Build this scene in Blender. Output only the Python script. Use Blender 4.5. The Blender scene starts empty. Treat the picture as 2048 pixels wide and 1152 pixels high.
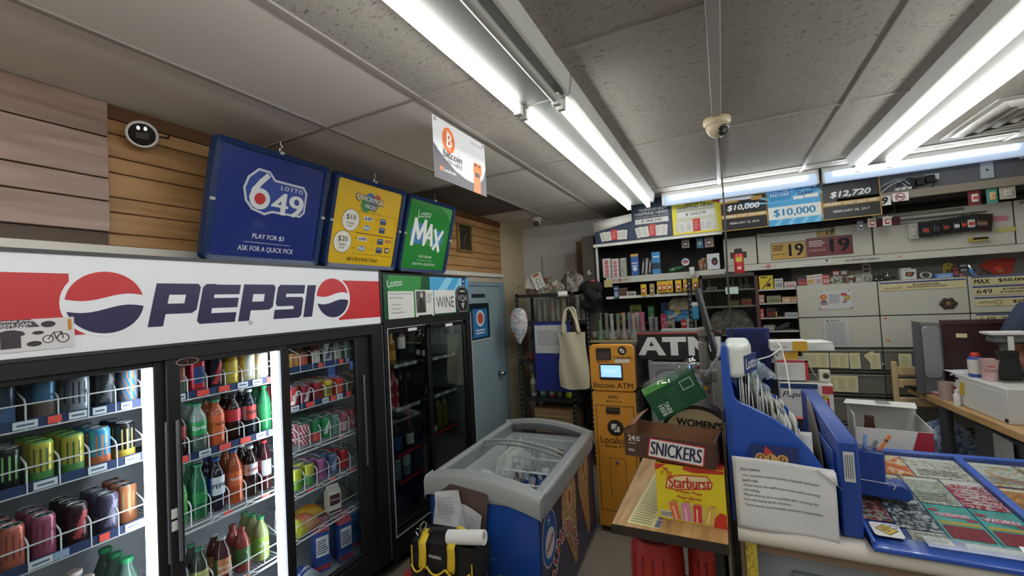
import bpy, math, random
from mathutils import Vector, Matrix
random.seed(7)
S = bpy.context.scene
COL = S.collection
pi = math.pi
HC = 1.8            # camera height
CE = 2.75           # ceiling height
# ---------------------------------------------------------------- camera axes
FPX = 852.0
def _nrm(v):
    l = math.sqrt(sum(a*a for a in v)); return Vector([a/l for a in v])
_Y = _nrm((421.0, 4.0, FPX))
_x = Vector((1726.0, -121.0, -FPX)); _x = _x - _Y*_x.dot(_Y); _X = _x.normalized()
_Z = _Y.cross(_X)
if _Z[1] > 0: _Z = -_Z
def _ray(px, py):
    r = Vector((px-1024.0, py-576.0, FPX)); return Vector((r.dot(_X), r.dot(_Y), r.dot(_Z)))
def AX(px, py, x):
    r = _ray(px, py); r = r*(x/r[0]); return Vector((r[0], r[1], r[2]+HC))
def AY(px, py, y):
    r = _ray(px, py); r = r*(y/r[1]); return Vector((r[0], r[1], r[2]+HC))
def AZ(px, py, z):
    r = _ray(px, py); r = r*((z-HC)/r[2]); return Vector((r[0], r[1], z))
cam = bpy.data.cameras.new('camera'); co = bpy.data.objects.new('camera', cam); COL.objects.link(co)
cam.sensor_width = 36; cam.lens = 36*FPX/2048; cam.clip_start = .02; cam.clip_end = 60
co.matrix_world = Matrix(((_X[0], -_X[1], -_X[2], 0), (_Y[0], -_Y[1], -_Y[2], 0), (_Z[0], -_Z[1], -_Z[2], HC), (0, 0, 0, 1)))
S.camera = co
# ---------------------------------------------------------------- materials
def lin(h):
    h = h.lstrip('#'); o = []
    for i in (0, 2, 4):
        c = int(h[i:i+2], 16)/255
        o.append(c/12.92 if c <= .04045 else ((c+.055)/1.055)**2.4)
    return (*o, 1)
MC = {}
def _new(name):
    m = bpy.data.materials.new(name); m.use_nodes = True
    return m, m.node_tree.nodes, m.node_tree.links, m.node_tree.nodes['Principled BSDF']
def mt(c, r=.5, m=0., e=0., var=.0, sc=6., bump=0., coat=0.):
    """principled material; var mixes the colour with a darker tone by noise, bump adds grain"""
    k = (c, r, m, e, var, sc, bump, coat)
    if k in MC: return MC[k]
    M, n, l, b = _new('paint_'+c.lstrip('#'))
    b.inputs['Base Color'].default_value = lin(c); b.inputs['Roughness'].default_value = r; b.inputs['Metallic'].default_value = m
    if coat: b.inputs['Coat Weight'].default_value = coat
    if e:
        b.inputs['Emission Color'].default_value = lin(c); b.inputs['Emission Strength'].default_value = e
    if var or bump:
        tc = n.new('ShaderNodeTexCoord'); nz = n.new('ShaderNodeTexNoise'); nz.inputs['Scale'].default_value = sc; nz.inputs['Detail'].default_value = 5
        l.new(tc.outputs['Object'], nz.inputs['Vector'])
        if var:
            mx = n.new('ShaderNodeMix'); mx.data_type = 'RGBA'
            q = lin(c); mx.inputs['A'].default_value = q; mx.inputs['B'].default_value = (*[a*(1-var) for a in q[:3]], 1)
            l.new(nz.outputs['Fac'], mx.inputs['Factor']); l.new(mx.outputs['Result'], b.inputs['Base Color'])
        if bump:
            bp = n.new('ShaderNodeBump'); bp.inputs['Strength'].default_value = bump; bp.inputs['Distance'].default_value = .01
            l.new(nz.outputs['Fac'], bp.inputs['Height']); l.new(bp.outputs['Normal'], b.inputs['Normal'])
    MC[k] = M; return M
def wood(c1, c2, axis=1, sc=3., stretch=14., r=.5):
    """planks of wood grain running along one object axis"""
    k = ('wood', c1, c2, axis, sc, stretch)
    if k in MC: return MC[k]
    M, n, l, b = _new('wood_grain')
    tc = n.new('ShaderNodeTexCoord'); mp = n.new('ShaderNodeMapping'); s = [stretch]*3; s[axis] = 1.2
    mp.inputs['Scale'].default_value = s
    nz = n.new('ShaderNodeTexNoise'); nz.inputs['Scale'].default_value = sc; nz.inputs['Detail'].default_value = 6; nz.inputs['Distortion'].default_value = .6
    rp = n.new('ShaderNodeValToRGB'); rp.color_ramp.elements[0].position = .33; rp.color_ramp.elements[1].position = .68
    rp.color_ramp.elements[0].color = lin(c2); rp.color_ramp.elements[1].color = lin(c1)
    l.new(tc.outputs['Object'], mp.inputs['Vector']); l.new(mp.outputs[0], nz.inputs['Vector']); l.new(nz.outputs['Fac'], rp.inputs['Fac']); l.new(rp.outputs['Color'], b.inputs['Base Color'])
    b.inputs['Roughness'].default_value = r
    MC[k] = M; return M
def glass(c='#ffffff', refl=.5, dens=0.0, rough=.03):
    """thin clear pane or vessel wall: see-through with a fresnel sheen; dens = share of milky diffuse"""
    k = ('glass', c, refl, dens, rough)
    if k in MC: return MC[k]
    M, n, l, b = _new('clear_glass'); out = n['Material Output']; n.remove(b)
    t = n.new('ShaderNodeBsdfTransparent'); t.inputs['Color'].default_value = lin(c)
    g = n.new('ShaderNodeBsdfGlossy'); g.inputs['Roughness'].default_value = rough
    fr = n.new('ShaderNodeFresnel'); fr.inputs['IOR'].default_value = 1.35
    mu = n.new('ShaderNodeMath'); mu.operation = 'MULTIPLY'; mu.inputs[1].default_value = refl
    mx = n.new('ShaderNodeMixShader'); l.new(fr.outputs[0], mu.inputs[0]); l.new(mu.outputs[0], mx.inputs[0])
    l.new(t.outputs[0], mx.inputs[1]); l.new(g.outputs[0], mx.inputs[2])
    last = mx.outputs[0]
    if dens:
        d = n.new('ShaderNodeBsdfDiffuse'); d.inputs['Color'].default_value = lin(c)
        m2 = n.new('ShaderNodeMixShader'); m2.inputs[0].default_value = dens
        l.new(last, m2.inputs[1]); l.new(d.outputs[0], m2.inputs[2]); last = m2.outputs[0]
    l.new(last, out.inputs['Surface']); MC[k] = M; return M
def patt(kind, cols, sc=20., r=.4, stretch=(1, 1, 1), bump=0):
    """printed or woven pattern: voronoi cells, noise patches or wave stripes coloured by a stepped ramp"""
    k = ('patt', kind, cols, sc, stretch)
    if k in MC: return MC[k]
    M, n, l, b = _new('print_'+kind)
    tc = n.new('ShaderNodeTexCoord'); mp = n.new('ShaderNodeMapping'); mp.inputs['Scale'].default_value = stretch
    l.new(tc.outputs['Object'], mp.inputs['Vector'])
    if kind == 'cells':
        t = n.new('ShaderNodeTexVoronoi'); t.inputs['Scale'].default_value = sc; sp = n.new('ShaderNodeSeparateColor')
        l.new(mp.outputs[0], t.inputs['Vector']); l.new(t.outputs['Color'], sp.inputs[0]); f = sp.outputs[0]
    elif kind == 'noise':
        t = n.new('ShaderNodeTexNoise'); t.inputs['Scale'].default_value = sc; t.inputs['Detail'].default_value = 4; t.inputs['Distortion'].default_value = 1.
        l.new(mp.outputs[0], t.inputs['Vector']); f = t.outputs['Fac']
    else:
        t = n.new('ShaderNodeTexWave'); t.inputs['Scale'].default_value = sc; t.inputs['Distortion'].default_value = 2.
        l.new(mp.outputs[0], t.inputs['Vector']); f = t.outputs['Fac']
    rp = n.new('ShaderNodeValToRGB'); rp.color_ramp.interpolation = 'CONSTANT' if kind == 'cells' else 'EASE'
    el = rp.color_ramp.elements
    lo, hi = (.0, 1.) if kind == 'cells' else (.32, .68)
    while len(el) < len(cols): el.new(.5)
    for i, c in enumerate(cols):
        el[i].position = lo+(hi-lo)*i/(len(cols) if kind == 'cells' else max(1, len(cols)-1)); el[i].color = lin(c)
    l.new(f, rp.inputs['Fac']); l.new(rp.outputs['Color'], b.inputs['Base Color']); b.inputs['Roughness'].default_value = r
    if bump:
        bp = n.new('ShaderNodeBump'); bp.inputs['Strength'].default_value = bump; bp.inputs['Distance'].default_value = .005
        l.new(f, bp.inputs['Height']); l.new(bp.outputs['Normal'], b.inputs['Normal'])
    MC[k] = M; return M
# ---------------------------------------------------------------- mesh builder
def FR(o, u, v):
    u = Vector(u).normalized(); n = u.cross(Vector(v)).normalized(); v = n.cross(u)
    return Matrix(((u[0], v[0], n[0], o[0]), (u[1], v[1], n[1], o[1]), (u[2], v[2], n[2], o[2]), (0, 0, 0, 1)))
def LOC(x, y, z, rz=0.): return Matrix.Translation((x, y, z)) @ Matrix.Rotation(rz, 4, 'Z')
RX = lambda a: Matrix.Rotation(a, 4, 'X')
RY = lambda a: Matrix.Rotation(a, 4, 'Y')
RZ = lambda a: Matrix.Rotation(a, 4, 'Z')
TR = lambda x, y, z: Matrix.Translation((x, y, z))
TXT = {}
def _text(s, bold, shear, sp):
    k = (s, bold, shear, sp)
    if k not in TXT:
        c = bpy.data.curves.new('lettering', 'FONT'); c.body = s; c.size = 1; c.resolution_u = 3 if len(s) < 14 else 2; c.offset = bold; c.shear = shear; c.space_character = sp
        o = bpy.data.objects.new('lettering', c); me = bpy.data.meshes.new_from_object(o)
        v = [tuple(q.co) for q in me.vertices]; f = [tuple(p.vertices) for p in me.polygons]
        bpy.data.objects.remove(o); bpy.data.curves.remove(c); bpy.data.meshes.remove(me)
        xs = [q[0] for q in v] or [0]; ys = [q[1] for q in v] or [0]
        TXT[k] = (v, f, min(xs), max(xs), min(ys), max(ys))
    return TXT[k]
class G:
    def __init__(s, m=None): s.gr = []; s.v = []; s.f = []; s.i = []; s.ms = []; s.cur = 0; s.T = Matrix(); s.W = None; m and s.s(m)
    def s(s, m):
        if isinstance(m, str): m = mt(m)
        if m not in s.ms: s.ms.append(m)
        s.cur = s.ms.index(m); return s
    def add(s, vs, fs, sl=None):
        b = len(s.v); T = s.T
        for q in vs:
            q = T @ Vector(q)
            s.v.append(tuple(s.W(q)) if s.W else tuple(q))
        for k, f in enumerate(fs): s.f.append(tuple(b+a for a in f)); s.i.append(s.cur if sl is None else sl[k])
        return s
    def poly(s, p, z=0.): return s.add([(a[0], a[1], a[2] if len(a) > 2 else z) for a in p], [tuple(range(len(p)))])
    def rect(s, x0, y0, x1, y1, z=0.): return s.poly([(x0, y0), (x1, y0), (x1, y1), (x0, y1)], z)
    def grid(s, nx, ny, fn, sl=None):
        vs = [fn(i/nx, j/ny) for j in range(ny+1) for i in range(nx+1)]
        fs = []; k = []
        for j in range(ny):
            for i in range(nx):
                a = j*(nx+1)+i; fs.append((a, a+1, a+nx+2, a+nx+1)); k.append(sl((i+.5)/nx, (j+.5)/ny) if sl else s.cur)
        return s.add(vs, fs, k)
    def box(s, x0, x1, y0, y1, z0, z1):
        return s.add([(x, y, z) for z in (z0, z1) for y in (y0, y1) for x in (x0, x1)], [(0, 2, 3, 1), (4, 5, 7, 6), (0, 1, 5, 4), (2, 6, 7, 3), (0, 4, 6, 2), (1, 3, 7, 5)])
    def prism(s, p, z0, z1, sides=True):
        n = len(p); a = sum(p[i][0]*p[(i+1) % n][1]-p[(i+1) % n][0]*p[i][1] for i in range(n))
        if a < 0: p = p[::-1]
        return s.add([(x, y, z0) for x, y in p]+[(x, y, z1) for x, y in p], [tuple(range(n))[::-1], tuple(range(n, 2*n))]+[(i, (i+1) % n, n+(i+1) % n, n+i) for i in range(n)])
    def disc(s, x, y, r, z=0., sy=1., n=24, a0=0., a1=2*pi, rot=0.):
        p = []
        full = abs(a1-a0-2*pi) < 1e-6
        for i in range(n+(0 if full else 1)):
            t = a0+(a1-a0)*i/n; cx, cy = r*math.cos(t), r*sy*math.sin(t)
            p.append((x+cx*math.cos(rot)-cy*math.sin(rot), y+cx*math.sin(rot)+cy*math.cos(rot)))
        return s.poly(p, z)
    def ring(s, x, y, r0, r1, z=0., sy=1., n=28, rot=0.):
        vs = []
        for i in range(n):
            t = 2*pi*i/n
            for r in (r0, r1):
                cx, cy = r*math.cos(t), (r*sy if sy == 1 else (r-r1)+r1*sy)*math.sin(t)
                vs.append((x+cx*math.cos(rot)-cy*math.sin(rot), y+cx*math.sin(rot)+cy*math.cos(rot), z))
        return s.add(vs, [(2*i, 2*i+1, (2*i+3) % (2*n), (2*i+2) % (2*n)) for i in range(n)])
    def line(s, pts, w, z=0.):
        for i, (a, b) in enumerate(zip(pts, pts[1:])):
            z += .00004; d = Vector((b[0]-a[0], b[1]-a[1]))
            if d.length < 1e-6: continue
            d.normalize(); q = Vector((-d.y, d.x))*w/2; e = d*w*.4
            s.poly([(a[0]-e.x+q.x, a[1]-e.y+q.y), (a[0]-e.x-q.x, a[1]-e.y-q.y), (b[0]+e.x-q.x, b[1]+e.y-q.y), (b[0]+e.x+q.x, b[1]+e.y+q.y)], z)
        return s
    def tube(s, pts, r, n=6, closed=False, cap=True):
        P = [Vector(p) for p in pts]; m = len(P); vs = []; prev = None
        for i, p in enumerate(P):
            a = P[(i-1) % m] if (closed or i > 0) else p; b = P[(i+1) % m] if (closed or i < m-1) else p
            d = (b-a).normalized()
            u = d.orthogonal().normalized() if prev is None else (prev-d*prev.dot(d)).normalized()
            prev = u; w = d.cross(u); rr = r[i] if isinstance(r, (list, tuple)) else r
            for k in range(n): vs.append(p+(u*math.cos(2*pi*k/n)+w*math.sin(2*pi*k/n))*rr)
        fs = []
        for i in range(m if closed else m-1):
            for k in range(n):
                a, b = i*n, ((i+1) % m)*n; fs.append((a+k, a+(k+1) % n, b+(k+1) % n, b+k))
        if cap and not closed: fs += [tuple(range(n))[::-1], tuple(range((m-1)*n, m*n))]
        return s.add(vs, fs)
    def lathe(s, prof, n=20, fn=None, sx=1., sy=1., cap=True):
        """prof: (radius, z[, material]) rings from the bottom up; fn(theta, z) may choose a slot"""
        vs = []; fs = []; sl = []
        for q in prof:
            for k in range(n): vs.append((q[0]*sx*math.cos(2*pi*k/n), q[0]*sy*math.sin(2*pi*k/n), q[1]))
        for j in range(len(prof)-1):
            if len(prof[j]) > 2: s.s(prof[j][2])
            base = s.cur
            for k in range(n):
                fs.append((j*n+k, j*n+(k+1) % n, (j+1)*n+(k+1) % n, (j+1)*n+k))
                t = (2*pi*(k+.5)/n+pi) % (2*pi)-pi
                m = fn(t, (prof[j][1]+prof[j+1][1])/2) if fn else None
                if m is not None:
                    s.s(m); sl.append(s.cur); s.cur = base
                else: sl.append(base)
        if cap:
            fs.append(tuple(range(n))[::-1]); sl.append(sl[0]); fs.append(tuple(range((len(prof)-1)*n, len(prof)*n))); sl.append(sl[-2])
        return s.add(vs, fs, sl)
    def sph(s, c, r, n=12, m=8, sc=(1, 1, 1), fn=None):
        return s._lath(c, r, n, m, sc)
    def _lath(s, c, r, n, m, sc):
        T = s.T; s.T = T @ TR(*c) @ Matrix.Diagonal((*sc, 1))
        s.lathe([(max(1e-4, r*math.cos(-pi/2+pi*j/m)), r*math.sin(-pi/2+pi*j/m)) for j in range(m+1)], n); s.T = T; return s
    def text(s, t, x, y, h=None, w=None, z=0.0008, al='C', bold=.0, shear=0., sp=1., rot=0.):
        """lettering, centred on (x, y); h = height of the line's letters, w = total width (both: stretched)"""
        v, f, x0, x1, y0, y1 = _text(t, min(bold, 0.), shear, sp)
        if not v: return s
        s.gr.append((len(s.f), len(s.v)))
        kx = w/(x1-x0) if w else None; ky = h/(y1-y0) if h else None
        kx = kx or ky; ky = ky or kx
        ox = {'C': (x0+x1)/2, 'L': x0, 'R': x1}[al]; oy = (y0+y1)/2; c, q = math.cos(rot), math.sin(rot)
        b_ = max(0., bold)          # heavier letters: the strokes are drawn again, shifted a little
        sh = [(0, 0)] if b_ == 0 else [(-b_*.6, 0), (b_*.6, 0)] if b_ <= .02 else [(-b_*.8, 0), (0, 0), (b_*.8, 0)] if b_ < .05 else [(0, 0)]+[(b_*.8*math.cos(k*pi/4), b_*.8*math.sin(k*pi/4)) for k in range(8)]
        for i, (dx, dy) in enumerate(sh):
            s.add([(x+(a-ox+dx)*kx*c-(b-oy+dy)*ky*q, y+(a-ox+dx)*kx*q+(b-oy+dy)*ky*c, z+.00009*i) for a, b, _ in v], f)
        return s
    def lines(s, x0, y0, x1, y1, n, z=.0008, fill=.45, ragged=.3, rnd=None):
        """small print that the photo shows only as grey rows"""
        R = rnd or random.Random(n*7+int(x0*1000))
        for i in range(n):
            yy = y1+(y0-y1)*(i+.5)/n; hh = abs(y1-y0)/n*fill/2
            s.rect(x0, yy-hh, x1-(x1-x0)*ragged*R.random(), yy+hh, z)
        return s
    def o(s, name, parent=None, bev=0., seg=2, smooth=40, sub=0, solid=0.):
        if name == 'lettering' and len(s.gr) > 1 and parent is not None:      # every line of writing is a part of its own
            cut = [(0, 0)]+s.gr[1:]+[(len(s.f), len(s.v))]; r = None
            for (f0, v0), (f1, v1) in zip(cut, cut[1:]):
                q = G(); q.ms = s.ms; q.v = s.v[v0:v1]; q.f = [tuple(a-v0 for a in f) for f in s.f[f0:f1]]; q.i = s.i[f0:f1]; r = q.o(name, parent)
            return r
        me = bpy.data.meshes.new(name); me.from_pydata(s.v, [], s.f)
        for m in s.ms: me.materials.append(m)
        me.polygons.foreach_set('material_index', s.i)
        me.polygons.foreach_set('use_smooth', [True]*len(s.f)); me.update()
        me.set_sharp_from_angle(angle=math.radians(smooth))
        o = bpy.data.objects.new(name, me); COL.objects.link(o)
        if parent is not None: o.parent = parent
        if solid:
            md = o.modifiers.new('thickness', 'SOLIDIFY'); md.thickness = solid; md.offset = -1
        if bev:
            md = o.modifiers.new('edge', 'BEVEL'); md.width = bev; md.segments = seg; md.limit_method = 'ANGLE'; md.angle_limit = math.radians(50)
        if sub:
            md = o.modifiers.new('smooth', 'SUBSURF'); md.levels = md.render_levels = sub
        return o
def tag(o, label, cat, group=None):
    o['label'] = label; o['category'] = cat
    if group: o['group'] = group
    return o
def T(name, label, cat, M=None, group=None):
    o = bpy.data.objects.new(name, None); COL.objects.link(o); o.empty_display_size = .05
    if M is not None: o.matrix_world = M
    return tag(o, label, cat, group)
def struct(g, name, parent=None, **k):
    o = g.o(name, parent, **k)
    if parent is None: o['kind'] = 'structure'
    return o
def dup(root, M, label=None, group=None):
    r = root.copy(); COL.objects.link(r); r.matrix_world = M
    if label: r['label'] = label
    if group: r['group'] = group
    for ch in list(root.children):
        c = ch.copy(); COL.objects.link(c); c.parent = r
        for g in list(ch.children):
            d = g.copy(); COL.objects.link(d); d.parent = c
    return r
def rr(x0, y0, x1, y1, r, n=4):
    """rounded rectangle outline"""
    p = []
    for cx, cy, a in ((x1-r, y0+r, -pi/2), (x1-r, y1-r, 0), (x0+r, y1-r, pi/2), (x0+r, y0+r, pi)):
        for i in range(n+1): p.append((cx+r*math.cos(a+pi/2*i/n), cy+r*math.sin(a+pi/2*i/n)))
    return p
WHITE = mt('#e6e6e2', .5); BLACK = mt('#0c0c0e', .4); BLK = mt('#141416', .6); CHROME = mt('#c8c8c8', .2, 1.); STEEL = mt('#8d8f90', .35, .8)
WIRE = mt('#d8dadb', .35, .0); NAVY = mt('#22355f', .5); PAPER = mt('#e2e2e0', .8); CLEAR = glass(); INK = mt('#1c1c22', .7); REDTAG = mt('#ff5548', .6)
def scribble(g, x0, y, x1, h, seed, w=.0016, z=.0016):
    """a line of handwriting too small to read: loops with word gaps"""
    R = random.Random(seed); x = x0; pts = []
    while x < x1:
        if R.random() < .16 and len(pts) > 3: g.line(pts, w, z); pts = []; x += h*.8
        pts.append((x, y+R.uniform(-.5, .5)*h*(1 if len(pts) % 2 else .4))); x += h*.32
    if len(pts) > 1: g.line(pts, w, z)
# ================================================================ room shell
fl = G(mt('#9a9185', .35, var=.25, sc=9., bump=.02)); fl.box(-3.1, 3.3, -2.6, 5.3, -.1, 0); struct(fl, 'floor')
# ceiling tiles with a fissured face
M_, n_, l_, b_ = _new('ceiling_tile')
tc = n_.new('ShaderNodeTexCoord'); mp = n_.new('ShaderNodeMapping'); mp.inputs['Scale'].default_value = (34, 74, 1)
nz = n_.new('ShaderNodeTexNoise'); nz.inputs['Scale'].default_value = 1.6; nz.inputs['Detail'].default_value = 4; nz.inputs['Distortion'].default_value = 1.2
rp = n_.new('ShaderNodeValToRGB'); rp.color_ramp.elements[0].position = .33; rp.color_ramp.elements[1].position = .41
rp.color_ramp.elements[0].color = lin('#6a6660'); rp.color_ramp.elements[1].color = lin('#aaa59d')
bp = n_.new('ShaderNodeBump'); bp.inputs['Strength'].default_value = .5; bp.inputs['Distance'].default_value = .004
l_.new(tc.outputs['Object'], mp.inputs['Vector']); l_.new(mp.outputs[0], nz.inputs['Vector']); l_.new(nz.outputs['Fac'], rp.inputs['Fac'])
l_.new(rp.outputs['Color'], b_.inputs['Base Color']); l_.new(rp.outputs['Color'], bp.inputs['Height']); l_.new(bp.outputs['Normal'], b_.inputs['Normal']); b_.inputs['Roughness'].default_value = .9
TILE = M_
SMOOTH = mt('#e8e3dd', .85, var=.08, sc=3)
ce = G(TILE); ce.box(-1.18, 3.3, -2.6, 5.3, CE, CE+.06)
ce.s(SMOOTH); ce.box(-3.1, -1.18, -2.6, 5.3, CE, CE+.06); struct(ce, 'ceiling')
BAR = mt('#a39e97', .5)
ceil_o = bpy.data.objects['ceiling']
for x in (-1.775, -1.18, -.575, .03, .64, 1.24, 1.85, 2.45):
    g = G(BAR); g.box(x-.012, x+.012, -2.6, 5.15, CE-.008, CE+.001); g.o('grid_bar', ceil_o)
for y in (-2.2, -.97, .285, 1.545, 2.785, 4.05):
    g = G(BAR); g.box(-2.35, 3.2, y-.011, y+.011, CE-.006, CE+.001); g.o('grid_bar', ceil_o)
# one stained darker tile over the corner
g = G(mt('#6d6862', .9, var=.3)); g.box(-2.32, -1.80, 2.83, 4.02, CE-.003, CE); g.o('dark_tile', ceil_o)
# surface raceway along the bar by the camera dome
g = G(mt('#a8a49f', .5)); g.box(.006, .052, 1.2, 2.52, CE-.022, CE-.008); g.o('cable_raceway', ceil_o, bev=.003)
# ---- walls
PLK = wood('#b0948a', '#907468', 1, 1.6, 11.)
PLK2 = wood('#c19463', '#9d7446', 1, 1.6, 12.)
w = G(mt('#b9ac98', .8)); w.box(-3.1, -2.36, -2.6, 5.3, 2.08, CE); w.box(-3.1, -2.36, 3.4, 5.3, 0, 2.08); w.box(-3.1, -3.0, -2.6, 5.3, 0, 2.08); struct(w, 'wall_left')
wl = bpy.data.objects['wall_left']
for i, (z0, z1) in enumerate(((2.19, 2.317), (2.322, 2.415), (2.42, 2.595), (2.60, 2.748))):
    g = G(PLK); g.box(-2.352, -2.315, -2.5, .868, z0, z1); g.o('grey_brown_plank', wl, bev=.003)
for i, (z0, z1) in enumerate(((2.135, 2.186), (2.19, 2.278), (2.283, 2.345), (2.35, 2.452), (2.457, 2.522), (2.527, 2.625), (2.63, 2.69))):
    g = G(PLK2); g.box(-2.36, -2.343, .868, 4.5, z0, z1); g.o('pine_plank', wl, bev=.004)
g = G(mt('#5d3818', .6)); g.box(-2.36, -2.33, .868, 4.5, 2.69, CE); g.o('dark_top_strip', wl)  # dark brown strip filling the gap above the pine planks
g = G(mt('#5a4a40', .7)); g.box(-2.36, -2.335, -2.5, .868, 2.132, 2.19); g.o('gap_shade_strip', wl)  # solid dark strip standing in for the shade of the gap below the planks
g = G(mt('#c9b898', .75, var=.06)); g.box(-2.36, -2.342, 4.5, 5.15, 0, CE); g.o('cream_panel', wl)
g = G(mt('#d9d5cb', .5)); g.box(-2.36, -2.325, -2.5, 4.52, 2.088, 2.132); struct(g, 'trim_1', bev=.004)
w = G(mt('#cfcdcb', .8, var=.05)); w.box(-2.36, 3.3, 5.15, 5.3, 0, CE); struct(w, 'wall_back')
w = G(mt('#b8b4ac', .8)); w.box(3.2, 3.3, -2.6, 5.15, 0, CE); struct(w, 'wall_right')
w = G(mt('#b8b4ac', .8)); w.box(-3.0, 3.2, -2.6, -2.5, 0, CE); struct(w, 'wall_front')
# ---- door in the left wall
dr = T('door_1', 'pale blue-grey door in the wall past the wine fridge', 'door'); dr['kind'] = 'structure'; del dr['category']
DC = mt('#8fa3ab', .5, var=.08)
g = G(DC); g.box(-2.362, -2.335, 3.5, 4.40, 0, 1.985); g.o('door_slab', dr, bev=.004)
g = G(mt('#84979f', .5)); g.box(-2.362, -2.315, 4.40, 4.50, 0, 2.03); g.box(-2.362, -2.315, 3.40, 3.5, 0, 2.03); g.box(-2.362, -2.315, 3.5, 4.40, 1.985, 2.03); g.o('door_frame', dr, bev=.004)
g = G(CHROME); g.T = FR((-2.335, 4.28, .995), (0, 1, 0), (0, 0, 1)); g.lathe([(.028, 0), (.028, .006), (.012, .01), (.012, .035), (.026, .045), (.03, .06), (.022, .072), (.005, .075)], 16); g.o('door_knob', dr)
g = G(mt('#1b2b33', .15)); g.box(-2.336, -2.330, 3.72, 4.12, 1.42, 1.80); g.o('door_window', dr)
g = G(mt('#b8c4c8', .4)); g.box(-2.338, -2.328, 3.69, 4.15, 1.405, 1.42); g.o('window_ledge', dr)
g = G(mt('#1e2a30', .5)); g.box(-2.336, -2.331, 3.78, 4.05, 1.86, 1.90); g.o('name_plate', dr)
sg = T('door_notice', 'blue notice with a round red emblem behind the glass of the pale door', 'notice', FR((-2.329, 3.77, 1.44), (0, 1, 0), (0, 0, 1)))
g = G('#2f78b5'); g.box(0, .30, 0, .30, 0, .001); g.o('sheet', sg)
g = G('#e8e8e8'); g.disc(.15, .2, .085, .0018); g.s('#c9584a'); g.disc(.15, .2, .062, .0024); g.s('#e8e8e8'); g.lines(.05, .03, .27, .09, 2, .0018); g.o('print', sg)
# ================================================================ ceiling lights
TUBE = mt('#f6f8f2', .4, e=11.); ENAM = mt('#dfe0dc', .35); DEADT = mt('#c9cbc8', .3)
def strip(label, x0, x1, ya, yb, ends, lit):
    t = T('fluorescent_fixture', label, 'ceiling light', LOC((x0+x1)/2, ya, CE), 'twin tube strip lights')
    w = (x1-x0)/2; L = yb-ya
    g = G(ENAM); g.prism([(-w-.055, 0), (w+.055, 0), (w+.055, -.012), (w+.045, -.075), (w+.035, -.082), (-w-.035, -.082), (-w-.045, -.075), (-w-.055, -.012)], 0, L);
    g.v = [(a, L-c, b-.001) for a, b, c in g.v]; g.o('housing', t)
    g = G(mt('#4c4e4b', .5)); g.box(-w-.034, w+.034, 0, L, -.0835, -.0822); g.o('darkened_reflector', t)  # enamel underside coloured dark to hold down the glare of the tubes
    for s, on in zip((-1, 1), lit):
        g = G(TUBE if on else DEADT); g.tube([(s*w*.94, .045, -.108), (s*w*.94, L-.045, -.108)], .0175, 12); g.o('lamp_tube', t)
        for yy in (.02, L-.02):
            g = G(ENAM); g.box(s*w*.94-.018, s*w*.94+.018, yy-.015, yy+.015, -.13, -.08); g.o('lamp_holder', t, bev=.004)
    return t
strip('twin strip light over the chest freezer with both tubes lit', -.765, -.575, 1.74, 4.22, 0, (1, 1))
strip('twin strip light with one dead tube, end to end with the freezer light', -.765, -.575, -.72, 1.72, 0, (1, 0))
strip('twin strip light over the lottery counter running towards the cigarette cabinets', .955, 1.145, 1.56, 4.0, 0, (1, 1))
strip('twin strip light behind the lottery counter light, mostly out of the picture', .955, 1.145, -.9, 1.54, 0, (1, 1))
LENS = mt('#b4c8e2', .3, e=.28); LENS2 = mt('#f6faff', .3, e=16.)
def wrap(label, x0, x1):
    t = T('wraparound_light', label, 'ceiling light', LOC(x0, 4.26, 2.735), 'wraparound lights over the posters')
    L = x1-x0
    g = G(ENAM); g.box(0, L, -.02, .12, -.02, .012); g.o('housing', t)
    g = G(LENS); g.prism([(-.02, -.02), (.12, -.02), (.10, -.095), (.01, -.105)], .02, L-.02); g.v = [(c, a, b) for a, b, c in g.v]; g.o('lens', t, bev=.004)
    g = G(LENS2); g.prism([(-.0205, -.03), (-.014, -.03), (-.002, -.06), (-.0085, -.06)], .08, L-.08); g.v = [(c, a, b) for a, b, c in g.v]; g.o('lit_band', t)
    for xx in (0, L-.02):
        g = G(mt('#c8ccd0', .4)); g.box(xx, xx+.02, -.03, .125, -.11, 0); g.o('end_cap', t, bev=.003)
    return t
wrap('wraparound light with a ribbed lens above the yellow winner poster', -.46, .765)
wrap('wraparound light above the gold-edged poster beside the cigarette cabinets', .785, 2.0)
# ceiling vent
t = T('ceiling_vent', 'white square louvred air vent in the ceiling above the cash desk', 'vent', LOC(1.74, 3.56, CE-.004) @ Matrix.Scale(1.15, 4))
g = G(mt('#b9b7b2', .5)); g.box(-.3, .3, -.3, .3, -.006, .003); g.o('frame', t, bev=.002)
for k in range(5):
    r = .265-.05*k; g = G(mt('#c6c4bf', .5))
    for q in range(4):
        g.T = RZ(q*pi/2); g.add([(-r, r, -.007), (r, r, -.007), (r-.035, r-.035, -.03), (-r+.035, r-.035, -.03)], [(0, 1, 2, 3)])
    g.o('louvre', t, solid=.002)
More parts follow.
